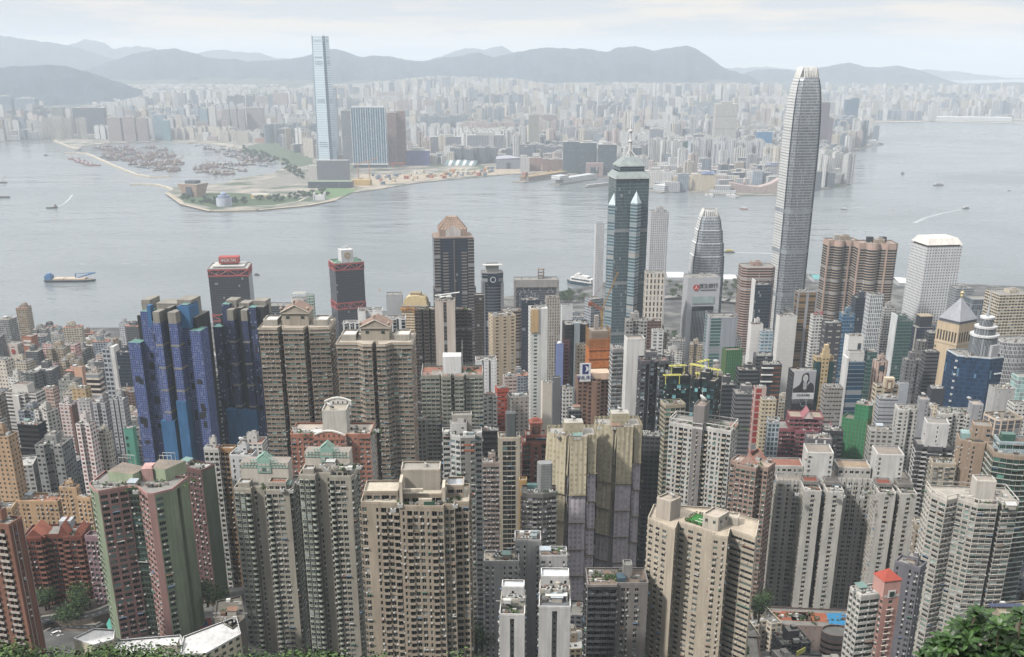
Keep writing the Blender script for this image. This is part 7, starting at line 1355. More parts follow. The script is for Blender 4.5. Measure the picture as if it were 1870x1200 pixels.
for k in range(6): e.bx(mb, e.L * .45, e.L, 0, 1.2, h - 14 - k * 11, h - 13 - k * 11, 0)
mb.build('sky_ledge', [mat('d0d8dc')], T.root); mb = MB(); 
for k in range(14): mb.box((T.P[0][0], T.P[0][1], h - 4 - k * 6), (1.5, 1.5, 1.5), 0)
mb.build('corner_light', [mat('d6d8d8')], T.root)
T = REG['gabled ochre tower']; S = T.S
for x in (-.38, .38): fbox(T, (x * S, -.1 * S, T.h / 2 - 2), (.26 * S, .6 * S, T.h - 2), '23494a', 'teal_glazing', rough=.12)
mb = MB(); z = T.h
for w, q in ((.5, 3), (.36, 7), (.22, 11)): mb.box((0, -.25 * S, z + q - 1.5), (w * S, .3 * S, 4), 0)
mb.build('stepped_gable', [mat('c9b083')], T.root)
T = REG['white cut-out box']; fbox(T, (.22 * S, -.42 * T.S, T.h - 13), (.2 * T.S, .3, 15), '3a4248', 'roof_slot')
T = REG['white-finned blue tower']; fbox(T, (-.46 * T.S, -.1 * T.S, T.h / 2 + 2), (.12 * T.S, T.S * .8, T.h + 4), 'd8d8d6', 'white_fin'); sub(T, .05 * T.S, 0, .8 * T.S, .6 * T.S, T.h, T.h + 7, SOL('c9c7c4'), 'roof_room')
T = REG['teal fin tower']; fbox(T, (-.52 * T.S, 0, T.h / 2 + 3), (.06 * T.S, T.S * .9, T.h + 8), 'cfd2d2', 'white_fin')
T = REG['navy roof-court block']; fbox(T, (.1 * T.S, .1 * T.S, T.h + 6), (.6 * T.S, .6 * T.S, 12), '2c2f38', 'roof_room'); fbox(T, (.1 * T.S, .1 * T.S, T.h + 12.4), (.64 * T.S, .64 * T.S, 1), 'a3937a', 'roof_rim'); fbox(T, (-.5 * T.S, -.46 * T.S, T.h / 2), (1.2, 1.2, T.h), 'b9b4aa', 'stone_pier')
T = REG['square-emblem beige office']; S = T.S; y = min(p[1] for p in T.P); fbox(T, (0, y + .1 * S, T.h + 4), (.42 * S, .3 * S, 8), 'cdbb9f', 'roof_room'); fbox(T, (0, y - .06 * S, T.h + 2), (.24 * S, .4, 9), '8f6f52', 'square_emblem'); fbox(T, (0, y - .06 * S - .3, T.h + 2), (.13 * S, .4, 5), 'd8cbb2', 'square_emblem')
T = REG['red-signed white office']; lettering('信 德', 4.5, 'b0283a', T.root, (0, -.47 * T.S, T.h + 3))
T = REG['white-framed mast tower']; fbox(T, (-.5 * T.S, 0, T.h / 2 + 3), (.8, .8 * T.S, T.h + 6), 'd6d6d4', 'white_fin')
T = REG['faceted pink granite tower']; MB().lathe([(2.6, -.3), (2.6, .3)], 0, 16).build('round_window', [mat('3a4a52', .1)], T.root, (0, min(p[1] for p in T.P) - .1, T.h - 5)).rotation_euler = (math.pi / 2, 0, 0)
T = REG['orange-ledged black tower']; mb = MB()
for k in range(3): mb.box((-.25 * T.S, -.42 * T.S, T.h - 2 - k * 6), (.62 * T.S, 2, .9), 0)
mb.build('balcony_band', [mat('dcdcda')], T.root)
# portrait advertisement
T = REG['portrait advertisement building']; S = T.S; y = -.4 * S - .5; w = .92 * S; H = w * 1.05; zc = T.h - H / 2 + 2
ad = MB(); ad.box((0, y, zc - 4), (w, .5, H + 10), 0); ad.build('billboard_panel', [mat('b9b9bd', .7, noise=.05)], T.root)
def flat(name, pts, col, dy, parent=T.root): mb = MB(); mb.poly([(x * w, y - .3 - dy, zc + z * w) for x, z in pts], 0); return mb.build(name, [mat(col, .8, noise=.12, ns=.4)], parent)
el = lambda cx, cz, a, b, n=18: [(cx + a * math.cos(2 * math.pi * i / n), cz + b * math.sin(2 * math.pi * i / n)) for i in range(n)]
flat('portrait_shade', [(.1, .52), (.5, .52), (.5, -.2), (.24, -.1)], '9c9ca2', .02)
flat('portrait_hair', [(-.02, .43), (.08, .47), (.17, .42), (.2, .3), (.22, .1), (.16, -.05), (.12, -.22), (-.04, -.2), (-.16, -.3), (-.22, -.1), (-.15, .05), (-.14, .28), (-.1, .38)], '2c2b30', .05)
flat('portrait_coat', [(-.5, -.5), (-.5, -.3), (-.34, -.2), (-.2, -.1), (-.08, -.22), (.1, -.2), (.26, 0), (.4, -.06), (.46, -.2), (.48, -.5)], '26262a', .08)
flat('portrait_face', el(.03, .2, .115, .17), 'c4c2c4', .11); flat('portrait_neck', [(-.02, .1), (.1, .1), (.12, -.1), (.02, -.24), (-.06, -.1)], 'a5a4aa', .10)
for q in (-.005, .085): flat('portrait_eye', el(q, .215, .018, .009, 8), '2a2a2e', .14); flat('portrait_brow', [(q - .028, .24), (q + .025, .245), (q + .025, .255), (q - .028, .25)], '3f3d42', .14)
flat('portrait_nose', [(.035, .2), (.05, .2), (.06, .155), (.03, .15)], '8f8d90', .14); flat('portrait_mouth', el(.042, .118, .03, .012, 10), '6a666c', .14)
flat('portrait_hand', [(-.06, -.28), (-.02, -.1), (.02, -.04), (.05, -.1), (.08, -.06), (.12, -.14), (.12, -.3), (.04, -.36)], 'a3a1a6', .12)
fbox(T, (0, y - .4, zc - .64 * w), (w * .98, .5, w * .3), 'cfcfd2', 'billboard_caption'); lettering('CHANEL', .15 * w, '1f1f22', T.root, (0, y - .75, zc - .6 * w), 0, 1.1)
fbox(T, (0, y, zc - 1.02 * w), (w, .5, .44 * w), '23252a', 'lower_panel'); mb = MB(); mb.lathe([(.12 * w, 0), (.15 * w, 0)], 0, 20, cap=False); o = mb.build('watch_dial', [mat('8f959c', .4)], T.root, (.05 * w, y - .4, zc - 1.0 * w)); o.rotation_euler = (math.pi / 2, 0, 0)
# ------------------------------------------------------------------ across the harbour
def far(nm, lab, cat, a, b, vt, vb, st, sh='R', asp=.6, rot=0, roof=None, group=None, short=None, cap='b5b3ae', tops=None):
    g = ground((a + b) / 2, vb, 2.5); Y = g.y + (b - a) / FPX * g.y * asp * .3; P0 = shape(sh, asp) if isinstance(sh, str) else sh; r = math.radians(rot)
    S, X, Z = solve(P0, a, b, vt, Y, r); h = Z - 1; t = thing(nm, lab, cat, (X, Y, 1), r, group); P = rot2(P0, 0, S); T = Tw(); T.root = t; T.P, T.S, T.h, T.a, T.x, T.y, T.z, T.rz = P, S, h, asp, X, Y, Z, r; T.wall = mat(cap); T.R = rnd
    FOOT.append((X, Y, S * .5)); 
    if st: MB().prism(P, 0, h, 0, 1, bw=st.get('bw', 4)).build('wall', [st, mat(cap)], t)
    if roof: mb = MB(); mb.box((0, 0, h + roof / 2), (S * .5, S * asp * .5, roof), 0); mb.build('roof_room', [mat(cap)], t)
    if short: KH.append((X, Y, short))
    return T
KH = []
FD = F1('6b7078', '353c48', bw=7, fh=3.2, wx=(.15, .85), wy=(.2, .85), pc=.05); FT = F1('a08f86', '5a6270', bw=8, fh=3.2, wx=(.25, .75), wy=(.25, .8)); FW = F1('d0ccc6', '6a7078', bw=6, fh=3.2, wx=(.3, .7), wy=(.3, .75)); FB = F1('8fa3b0', '5a788c', bw=6, fh=3.4, wx=(.15, .85), wy=(.2, .85)); FG = F1('5f6a70', '3a4a55', bw=3, fh=3.8, wx=(.08, .92), wy=(.2, .95)); FN = F1('7f90a0', '55687a', bw=4, fh=3.4, wx=(.1, .9), wy=(.2, .9))
TT = 'tower'
for row in [
 ('dark grey slab-like apartment wall on the waterfront, left of moored boats', 131, 193, 197, 251, FD, .3, 'dark waterfront slab'), ('grey-green tower at the left end of dark waterfront slab', 93, 119, 196, 247, F1('8a9088', '59646a', bw=5, fh=3.2), .7, None), ('white sliver tower between grey-green tower and dark waterfront slab', 118, 131, 200, 248, FW, .9, None),
 ('brown-grey apartment row, first from dark waterfront slab', 194, 222, 215, 258, FT, .5, 'brown-grey row'), ('brown-grey apartment row, second from dark waterfront slab', 222, 247, 214, 258, FT, .5, None), ('brown-grey apartment row, last before the moored boats', 248, 270, 216, 258, FT, .5, None),
 ('blue-grey tower pair far left by the cargo quay, left half', -6, 24, 176, 228, FN, .6, 'far left blue-grey towers'), ('blue-grey tower pair far left by the cargo quay, right half', 27, 70, 180, 228, FN, .5, None), ('white tower behind the far left blue-grey pair', 68, 80, 186, 226, FW, .8, None),
 ('pale blue tower behind the brown-grey row, near teal block', 278, 304, 210, 256, FB, .6, None), ('teal netted block behind the moored boats', 294, 310, 220, 258, F1('6f9aa0', '55848c', bw=4, fh=4), .8, None), ('slate tapered tower rising above pale blocks behind moored boats', 318, 340, 170, 216, F1('8a8f9c', '5a6272', bw=3, fh=3.4), .8, 'slate tapered tower'), ('dark navy block left of the white twin towers', 340, 363, 213, 240, FD, .6, None),
 ('pale blue twin-slot tower behind moored boats', 363, 380, 198, 248, FB, .8, None), ('pale grey twin tower right of the pale blue twin-slot tower', 380, 394, 195, 248, FW, .8, None),
 ('blue and brown ribbed cluster tower, first behind the shelter road', 405, 420, 200, 248, F1('9a8f8a', '5f7080', bw=5, fh=3.2), .8, 'ribbed cluster'), ('blue and brown ribbed cluster tower, second behind the shelter road', 421, 433, 199, 248, F1('9a8f8a', '5f7080', bw=5, fh=3.2), .8, None), ('blue and brown ribbed cluster tower, third behind the shelter road', 434, 447, 199, 248, F1('9a8f8a', '5f7080', bw=5, fh=3.2), .8, None), ('wide blue and brown ribbed slab at the end of the ribbed cluster', 449, 482, 197, 247, F1('9a8f8a', '5f7080', bw=5, fh=3.2), .5, None), ('lower ribbed block right of the ribbed cluster', 482, 500, 211, 240, F1('9a8f8a', '5f7080', bw=5, fh=3.2), .6, None), ('brown tower pair behind the ribbed cluster', 465, 492, 176, 215, FT, .5, None), ('tan-brown tower standing tall left of the pale glass skyscraper', 499, 526, 170, 214, F1('b09a90', '6f6a70', bw=6, fh=3.2), .6, None),
 ('dark blue office block left of pale glass skyscraper', 507, 534, 236, 263, FD, .5, None), ('dark office block touching the pale glass skyscraper', 536, 566, 236, 263, FD, .5, None), ('white apartment row left of the dark office blocks', 484, 508, 234, 258, FW, .5, None), ('white small tower by red-roofed block beyond shelter', 456, 477, 242, 260, FW, .7, None), ('low salmon block in front of the small white tower', 465, 484, 252, 261, F1('c08f80', '8a6a64', bw=5, fh=4), .5, None),
 ('grey ribbed tower left of the blue-white wide tower', 622, 640, 202, 298, F1('80858a', '4a525a', bw=3, fh=3.2), .8, None), ('pale blue tower directly behind the pale glass skyscraper', 598, 614, 160, 290, F1('9aa8b5', '7f92a3', bw=4, fh=3.6), .7, None),
 ('brown and grey tower with orange edge, left of the brown twin', 706, 724, 206, 302, F1('8a6f6a', '5a4a4c', bw=4, fh=3.2), .7, 'brown twin towers'), ('brown and grey tower with orange edge, right of the brown twin', 722, 740, 203, 301, F1('8f7068', '5a4a4c', bw=4, fh=3.2), .7, None),
 ('long low grey apartment block with dark slots behind the terminus roof, left', 785, 842, 250, 287, F1('83858e', '5a6070', bw=12, fh=3.4, wx=(.2, .8), wy=(.4, .8)), .3, 'long grey blocks'), ('long low grey apartment block with dark slots behind the terminus roof, right', 853, 920, 247, 287, F1('83858e', '5a6070', bw=12, fh=3.4, wx=(.2, .8), wy=(.4, .8)), .3, None),
 ('solitary tall grey-beige tower behind the brown waterfront boxes', 966, 984, 210, 288, F1('a5a090', '7a7f84', bw=4, fh=3.2), .8, 'solitary grey-beige tower'), ('violet-grey slab right of the solitary tower', 984, 1018, 210, 250, FT, .4, None),
 ('dark glass waterfront tower, first of the dark trio', 1028, 1058, 259, 316, FG, .7, 'dark glass trio'), ('dark glass waterfront tower, second of the dark trio', 1057, 1090, 261, 317, FG, .7, None), ('dark glass waterfront tower, third of the dark trio', 1092, 1127, 264, 320, FG, .7, None),
 ('white block left of the brown waterfront boxes', 950, 967, 287, 314, FW, .7, None), ('brown waterfront box block, first from the white block', 967, 989, 288, 312, F1('a07a68', '7a6058', bw=4, fh=3.6), .6, None), ('brown waterfront box block, middle one', 990, 1006, 290, 313, F1('a07a68', '7a6058', bw=4, fh=3.6), .7, None), ('brown waterfront box block, next to the dark trio', 1004, 1027, 291, 314, F1('8f6f60', '6a5550', bw=4, fh=3.6), .6, None),
 ('grey stone tower with two stacked tiers left of the tallest silver tower', 1304, 1348, 190, 291, F1('c4c0b6', '8a8f92', bw=5, fh=3.6, band=(14, '9a9a98')), .6, 'two-tier grey tower'), ('tower wrapped in blue netting left of the tallest silver tower', 1381, 1411, 241, 296, F1('3f7fae', '2f6a98', bw=4, fh=4, vary=.2), .7, 'far blue-netted tower'), ('slim brown-grey tower between two-tier tower and blue netting', 1364, 1379, 248, 293, F1('a09a98', '5f6068', bw=5, fh=3.4), .9, None), ('white pillared hotel tower below the two-tier grey tower', 1340, 1363, 271, 308, F1('d0ccc4', '6a7078', bw=9, fh=60, wx=(.3, .7), wy=(0, 1)), .7, None),
 ('teal glass tower with a tilted white sign panel', 1247, 1262, 258, 308, TEA, .9, 'sign-panel teal tower'), ('round grey banded tower behind the sign-panel teal tower', 1266, 1288, 246, 285, F1('8f959a', '4a5560', bw=30, fh=4, wx=(0, 1)), 1, None), ('patterned grey tower with orange edge strip by the mast top', 1186, 1212, 236, 297, F1('8a8f98', '6a7480', bw=5, fh=5), .8, None), ('pale blue speckled glass block by the waterfront hotels', 1215, 1232, 272, 302, F1('b0c4d4', '8aa0b4', bw=5, fh=6, pc=.3), .7, None), ('dark striped block left of the mast of the central glass tower', 1134, 1172, 270, 298, FG, .5, None),
 ('brown-violet twin tower right of the tallest silver tower, taller one', 1499, 1517, 187, 300, F1('7a7078', '5a5560', bw=4, fh=3.6), .8, 'violet twin towers'), ('brown-violet twin tower right of the tallest silver tower, shorter one', 1508, 1523, 216, 300, F1('80757c', '5f5a66', bw=4, fh=3.6), .8, None),
 ('dark blue glass tower on the far point, left and tall', 1542, 1557, 182, 240, F1('4f6a80', '3a5a74', bw=3, fh=4), .8, 'blue glass pair on the point'), ('dark blue glass tower on the far point, right and tall', 1555, 1570, 179, 240, F1('4f6a80', '3a5a74', bw=3, fh=4), .8, None), ('lower blue glass block at the tip of the far point', 1565, 1585, 225, 258, F1('4f6a80', '3a5a74', bw=3, fh=4), .8, None),
 ('white long hotel block with ribbed wall on the ferry pier, left', 1176, 1216, 312, 342, FW, .5, None), ('white hotel block with slotted corner beside the cream hotels', 1208, 1228, 314, 343, F1('d6d4d0', '8a9096', bw=5, fh=30, wx=(.35, .65), wy=(.1, .9)), .6, None), ('cream waterfront hotel block, left of the blue-signed one', 1228, 1262, 322, 344, CRM, .5, 'cream hotels'), ('cream waterfront hotel block with a blue rooftop name sign', 1262, 1308, 318, 348, CRM, .6, None),
 ('grey curved waterfront hotel with white bands right of the tallest tower', 1490, 1537, 309, 336, WBN, .5, None), ('long grey store block with white rooftop lettering left of tallest tower', 1392, 1440, 302, 332, F1('a9a9aa', '7a7f86', bw=6, fh=4), .4, None), ('purple netted low building beside the brown twin towers', 742, 785, 275, 302, F1('5a5890', '4a4880', bw=4, fh=4, vary=.15), .5, None)]:
    lab, a, b, vt, vb, st, asp, short = row
    T = far('harbour_tower', lab, TT, a, b, vt, vb, st, asp=asp, roof=4 + (b - a) * .1, short=short); REG[lab] = T
    if 'blue rooftop' in lab: fbox(T, (.14 * T.S, -.32 * T.S, T.h + 4), (.55 * T.S, 1, 8), '9fb9e6', 'roof_sign'); lettering('ASUS', 7, '3a3fb0', T.root, (.14 * T.S, -.32 * T.S - .8, T.h + 4), 0, 1.3)
    if 'rooftop lettering' in lab: fbox(T, (0, -.22 * T.S, T.h + 5), (.95 * T.S, 1, 10), 'c4cbe0', 'roof_sign'); lettering('◉ 新世界百貨', 7, '4a5a94', T.root, (0, -.22 * T.S - .8, T.h + 5))
    if 'tilted white' in lab: fbox(T, (.3 * T.S, -.5 * T.S, T.h - 35), (.45 * T.S, 2, 80), 'c9d0d8', 'sign_panel'); fbox(T, (.25 * T.S, -.5 * T.S, T.h + 12), (.7 * T.S, 2, 18), 'd6dae0', 'sign_panel'); lettering('U/OI', 9, 'a04a50', T.root, (.25 * T.S, -.5 * T.S - 1.3, T.h + 12))
    if 'dark waterfront slab' == short: fbox(T, (0, -.2 * T.S, 10), (T.S * 1.06, .1 * T.S, 20), 'cfc9bc', 'podium_wall'); mb = MB(); [mb.box(((k / 13 - .5) * T.S, -.2 * T.S - .055 * T.S, 9), (2, 1, 15), 0) for k in range(14)]; mb.build('podium_slot', [mat('6a6864')], T.root)
T = far('harbour_tower', 'wide blue glass tower with white vertical ribs on the waterfront', TT, 640, 704, 197, 306, F1('4f7f9c', '3a6a88', bw=4, fh=3.4, wx=(.1, .9), wy=(.15, .9)), asp=.25, short='blue-white wide tower'); S = T.S; mb = MB()
for k in range(15): mb.box(((k / 14 - .5) * S, -.125 * S - .6, T.h / 2 + 8), (1.6 if k % 2 else 2.8, 1.4, T.h - 14), 0)
mb.build('white_rib', [mat('cfd6da')], T.root); fbox(T, (0, -.02 * S, T.h + 3), (S * .96, .22 * S, 5), 'd0d4d6', 'roof_band'); fbox(T, (0, -.14 * S, 15), (S * 1.06, .08 * S, 5), 'd6d8d6', 'podium_band')
# pale glass skyscraper with flared base
T = far('skyscraper', 'very tall pale blue glass skyscraper with notched corners across the harbour', 'skyscraper', 566, 603, 66, 318, None, asp=.95, rot=-14, short='pale glass skyscraper'); S, h = T.S, T.h
IC = F1('c4d2d8', 'b4c6cf', bw=40, fh=8, wx=(0, 1), wy=(.12, .9), gr=.2, vary=.05, pc=0, wmetal=.3, wr=.3, k=1.2); ID = F1('7f94a4', '5f788c', bw=30, fh=4, wx=(0, 1), wy=(.1, .9), gr=.1, vary=.1, pc=0)
def icp(k, c=.14): c *= k; return [(x * S, y * S) for x, y in [(-.5 * k + c, -.5 * k), (.5 * k - c, -.5 * k), (.5 * k, -.5 * k + c), (.5 * k, .5 * k - c), (.5 * k - c, .5 * k), (-.5 * k + c, .5 * k), (-.5 * k, .5 * k - c), (-.5 * k, -.5 * k + c)]]
mb = MB(); pr = [(0, 1.22), (.05, 1.15), (.12, 1.08), (.3, 1.04), (.6, 1.0), (.85, .95), (1.0, .9)]
for (f0, k0), (f1, k1) in zip(pr[:-1], pr[1:]):
    A, B = icp(k0), icp(k1)
    for i in range(8): j = (i + 1) % 8; mb.quads([(*A[i], f0 * h), (*A[j], f0 * h), (*B[j], f1 * h), (*B[i], f1 * h)], i % 2, [(0, f0 * h), (40, f0 * h), (40, f1 * h), (0, f1 * h)])
mb.poly([(*p, h - 3) for p in icp(.9)], 1); mb.build('wall', [IC, ID], T.root)
for f in (.965, .85, .82, .805, .55, .535, .24, .225, .21):
    mb = MB(); k = float(np.interp(f, [p[0] for p in pr], [p[1] for p in pr])); mb.box((0, -.5 * k * S - .3, f * h), (.55 * S * k, .8, 3), 0); mb.box((.5 * k * S + .3, 0, f * h), (.8, .5 * S * k, 3), 0); mb.build('louvre_band', [mat('8a98a5', .4)], T.root)
for q in (-1, 1): fbox(T, (q * .42 * S, -.42 * S, h * .985), (.02 * S, .02 * S, h * .05), 'b5c4cf', 'crown_screen')
T = far('museum', 'big grey slab museum block in front of the pale glass skyscraper', 'museum', 578, 638, 293, 331, F1('6f7278', '64686e', bw=3, fh=3, vary=.1), asp=.25, short='grey slab museum'); T = far('terrace_building', 'dark low terrace building under the grey slab museum', 'building', 562, 646, 332, 343, F1('3a424e', '2c3440', bw=8, fh=5, vary=.1), asp=.35, cap='7f8a72'); T = far('low_building', 'pale stone block left of the grey slab museum', 'building', 563, 580, 302, 328, SOL('c4c0b8'), asp=.8)
# inverted tan museum
T = far('museum', 'tan museum with walls that lean outward, on the tip of the point', 'museum', 328, 376, 337, 359, None, asp=.9, rot=-20, short='tan inverted museum'); S, h = T.S, T.h; mb = MB(); P0 = rot2(T.P, 0, .82); Pt = rot2(T.P, 0, 1.18)
mb.prism(P0, 0, h, 0, 1, tops=Pt); mb.box((0, 0, h + 4), (S * .62, S * .5, 9), 2); mb.box((.05 * S, -.46 * S, h * .4), (.34 * S, .1 * S, h * .8), 2); mb.box((-.42 * S, -.2 * S, h * .6), (.1 * S, .3 * S, h * .25), 2); mb.build('wall', [mat('c0a084'), mat('9a9488'), mat('4a525c')], T.root)
T = far('pavilion', 'blue and white round scaffolded pavilion on the park shore', 'pavilion', 394, 423, 363, 377, fac('c9ced6', '5f7aa8', 3, 3, (.3, .7), (.3, .8)), 'O', 1, cap='7f92b0'); S = T.S; MB().lathe([(.38 * S, T.h), (.38 * S, T.h + 7), (.2 * S, T.h + 7), (.2 * S, T.h + 13), (.03 * S, T.h + 18)], 0, 12).build('upper_tier', [mat('8f9fbc')], T.root)
T = far('exhibition_shed', 'yellow and white exhibition shed on the park lawn', 'building', 458, 492, 355, 363, F1('d9c06a', 'd6d2c8', bw=30, fh=5), asp=.4, cap='d8d6d2')
T = far('play_fort', 'white toothed castle-like pavilion on the park lawn', 'pavilion', 573, 594, 357, 365, SOL('d8d8d8'), asp=.6); mb = MB(); [mb.lathe([(2.2, 0), (2.2, T.h + 7), (.3, T.h + 10)], 0, 8, p) for p in T.P]; mb.build('turret', [mat('dedede')], T.root)
T = far('opera_house', 'grey opera house box with a curved roof by the brown waterfront boxes', 'opera house', 906, 951, 291, 308, F1('8a8a96', '7a7a88', bw=4, fh=4, vary=.15), asp=.7); S, h = T.S, T.h; mb = MB()
for i in range(4): A, B = T.P[i], T.P[(i + 1) % 4]; mb.poly([(*A, h + (5 if i % 2 else 1)), (*B, h + (1 if i % 2 else 5)), (0, 0, h + 13)], 0)
mb.build('curved_roof', [mat('a5a5b0')], T.root); fbox(T, (0, -.36 * S, 12), (.16 * S, 1, 24), '4a4a58', 'entrance')
T = far('arch_building', 'pinkish square arch building before the dark glass trio', 'building', 1070, 1102, 298, 322, None, asp=.4); S, h = T.S, T.h; mb = MB(); [mb.box((x * S, 0, h / 2), (.25 * S, .4 * S, h), 0) for x in (-.375, .375)]; mb.box((0, 0, h * .85), (.52 * S, .4 * S, h * .3), 0); mb.box((0, 0, h * .1), (.52 * S, .4 * S, h * .2), 0); mb.build('wall', [F1('a58a88', '7a686c', bw=4, fh=4)], T.root)
t = thing('rail_terminus', 'white curved rail terminus roof with striped ribs on the waterfront', 'terminus', ground(826, 300, 2.5)); mb = MB(); mg = MB()
for k in range(9):
    for i in range(8): a, b = math.pi * i / 8, math.pi * (i + 1) / 8; q = lambda t_, kk: (-30 + kk * 14 + 10 * math.sin(t_), -60 * math.cos(t_), 26 * math.sin(t_) * (1 - .05 * kk)); (mb if k % 2 else mg).quads([q(a, k), q(b, k), q(b, k + .95), q(a, k + .95)], 0)
mb.build('roof_rib', [mat('d6d8d8')], t); mg.build('roof_glazing', [mat('6f8a8c', .3)], t)
T = far('cultural_centre', 'windowless pinkish sloping cultural centre on the promenade', 'building', 1330, 1432, 340, 352, None, asp=.25, short='pinkish cultural centre'); S = T.S; mb = MB(); pr = [(-.5, 34), (-.2, 24), (.05, 20), (.25, 30), (.5, 55)]
for (x0, z0), (x1, z1) in zip(pr[:-1], pr[1:]):
    for y in (-.12, .12): mb.quads([(x0 * S, y * S, 0), (x1 * S, y * S, 0), (x1 * S, y * S, z1), (x0 * S, y * S, z0)], 0)
    mb.quads([(x0 * S, -.12 * S, z0), (x1 * S, -.12 * S, z1), (x1 * S, .12 * S, z1), (x0 * S, .12 * S, z0)], 0)
for s, z in ((-.5, 34), (.5, 55)): mb.quads([(s * S, -.12 * S, 0), (s * S, .12 * S, 0), (s * S, .12 * S, z), (s * S, -.12 * S, z)], 0)
mb.build('wall', [mat('b39f98')], T.root)
p = ground(1358, 351, 2.5); t = thing('clock_tower', 'slim pinkish brick clock tower before the cultural centre', 'tower', p); mb = MB(); mb.box((0, 0, 16), (7, 7, 32), 0); mb.box((0, 0, 35), (8, 8, 6), 1); mb.lathe([(3.5, 38), (3, 44), (.3, 48)], 1, 8); mb.build('wall', [mat('b89088'), mat('d0c4bc')], t)
for (nm, lab, px, w, hgt, c1, c2, n) in (('cruise_pier', 'long white ferry terminal pier below the dark glass trio', ((1012, 338), (1082, 327)), 46, 16, 'd6d8d8', 'c4c8ca', 1), ('ocean_pier', 'long low grey and white pier beside the central glass tower', ((1196, 352), (1250, 344)), 60, 18, 'c0c4c8', 'd2d0cc', 0), ('works_pier', 'brown works pier with yellow booms left of the white pier', ((946, 334), (1030, 321)), 50, 14, '8a7460', 'a58a5a', 0), ('floating_pier', 'thin concrete landing stage right of the white pier', ((1066, 343), (1112, 338)), 14, 5, 'b5b3ae', 'c4c2bd', 0), ('ferry_pier', 'small white ferry pier before the cream hotels', ((1290, 355), (1345, 357)), 26, 10, 'c9c7c4', 'b5bcc0', 0), ('cruise_terminal', 'long white cruise terminal on the far runway', ((1690, 221), (1850, 223)), 90, 26, 'd6d6d4', 'dededc', 0)):
    a, b = ground(*px[0], 0), ground(*px[1], 0); c = (a + b) / 2; L = (b - a).length; r = math.atan2(b.y - a.y, b.x - a.x); t = thing(nm, lab, 'pier' if 'terminal' not in nm else 'terminal', (c.x, c.y, 0), r); mb = MB(); mb.box((0, 0, 1.5), (L, w, 5), 1); mb.build('deck', [mat(c1), mat('8f8a80')], t); mb = MB(); mb.box((.05 * L, 0, 4 + hgt * .5), (L * .85, w * .75, hgt), 0, top=1)
    if n: mb.box((-.36 * L, 0, hgt + 8), (L * .22, w * .8, 12), 0, top=1)
    mb.build('hall', [F1(c1, '7f868c', bw=7, fh=6, wx=(.15, .85), wy=(.3, .7)), mat(c2)], t)
    if nm == 'works_pier': mb = MB(); [mb.bar((x * L, -10, hgt + 4), ((x + .14) * L, 4, hgt + 12), 1.4, 0) for x in (-.45, -.2, .1, .3)]; mb.build('boom', [mat('cfa53f')], t); fbox(T2 if 0 else type('q', (), {'root': t}), (-.36 * L, 0, hgt + 10), (16, 16, 18), 'a5735a', 'works_house')
p0, p1 = ground(1570, 226, 3), ground(2200, 228, 3)
strip([(1560, 224), (1700, 221), (1900, 226), (2200, 228)], 60, 3.2, mat('cdbfa8'), 'runway_shore')
def container(lab, u, v, s, col): p = ground(u, v, 2.6); t = tag(MB().box((0, 0, s * .3), (s, s * .6, s * .6), 0, rnd.uniform(0, 3)).build('site_hut', [mat(col)], None, p), lab, 'site hut', 'huts and stacks on the waterfront building site'); return t
R = random.Random(21)
for i in range(70): u = R.uniform(650, 900); col = R.choice(['c98f60', 'b5653f', 'd0c4a8', '8a94a0', 'c9b090', '6f7f8a', 'd6d0c0']); container({'c98f60': 'orange', 'b5653f': 'rust', 'd0c4a8': 'cream', '8a94a0': 'grey-blue', 'c9b090': 'sand', '6f7f8a': 'slate', 'd6d0c0': 'pale'}[col] + ' hut or material stack on the waterfront building site', u, np.interp(u, [650, 900], [R.uniform(322, 342), R.uniform(308, 320)]), R.uniform(9, 20), col)
for i, (u, v, hh) in enumerate(((655, 335, 60), (676, 338, 75))):
    t = thing('site_crane', ('shorter' if i == 0 else 'taller') + ' orange tower crane on the waterfront building site', 'crane', ground(u, v, 2.6)); mb = MB(); truss(mb, (0, 0, 0), (0, 0, hh), 1.4, 8); mb.build('mast', [mat('c98a4a')], t); mb = MB(); truss(mb, (-15, 0, hh), (30, 10, hh + 14), 1, 6); mb.build('jib', [mat('c98a4a')], t)
t = thing('gantry_crane', 'long orange launching gantry on the building site beside brown twin towers', 'gantry', ground(726, 306, 2.6), .1); mb = MB(); truss(mb, (-32, 0, 14), (32, 0, 18), 1.8, 10); mb.build('boom', [mat('c8562f')], t); mb = MB(); [mb.box((x, 0, 7), (3, 8, 14), 0) for x in (-20, 18)]; mb.build('leg_frame', [mat('c8562f')], t)
tag(MB().box((0, 0, 9), (70, 24, 18), 0, -.2).build('yellow_works_hall', [mat('c4a04a')], None, ground(660, 338, 2.5)), 'yellow works hall on the shore below the blue-white wide tower', 'works hall')
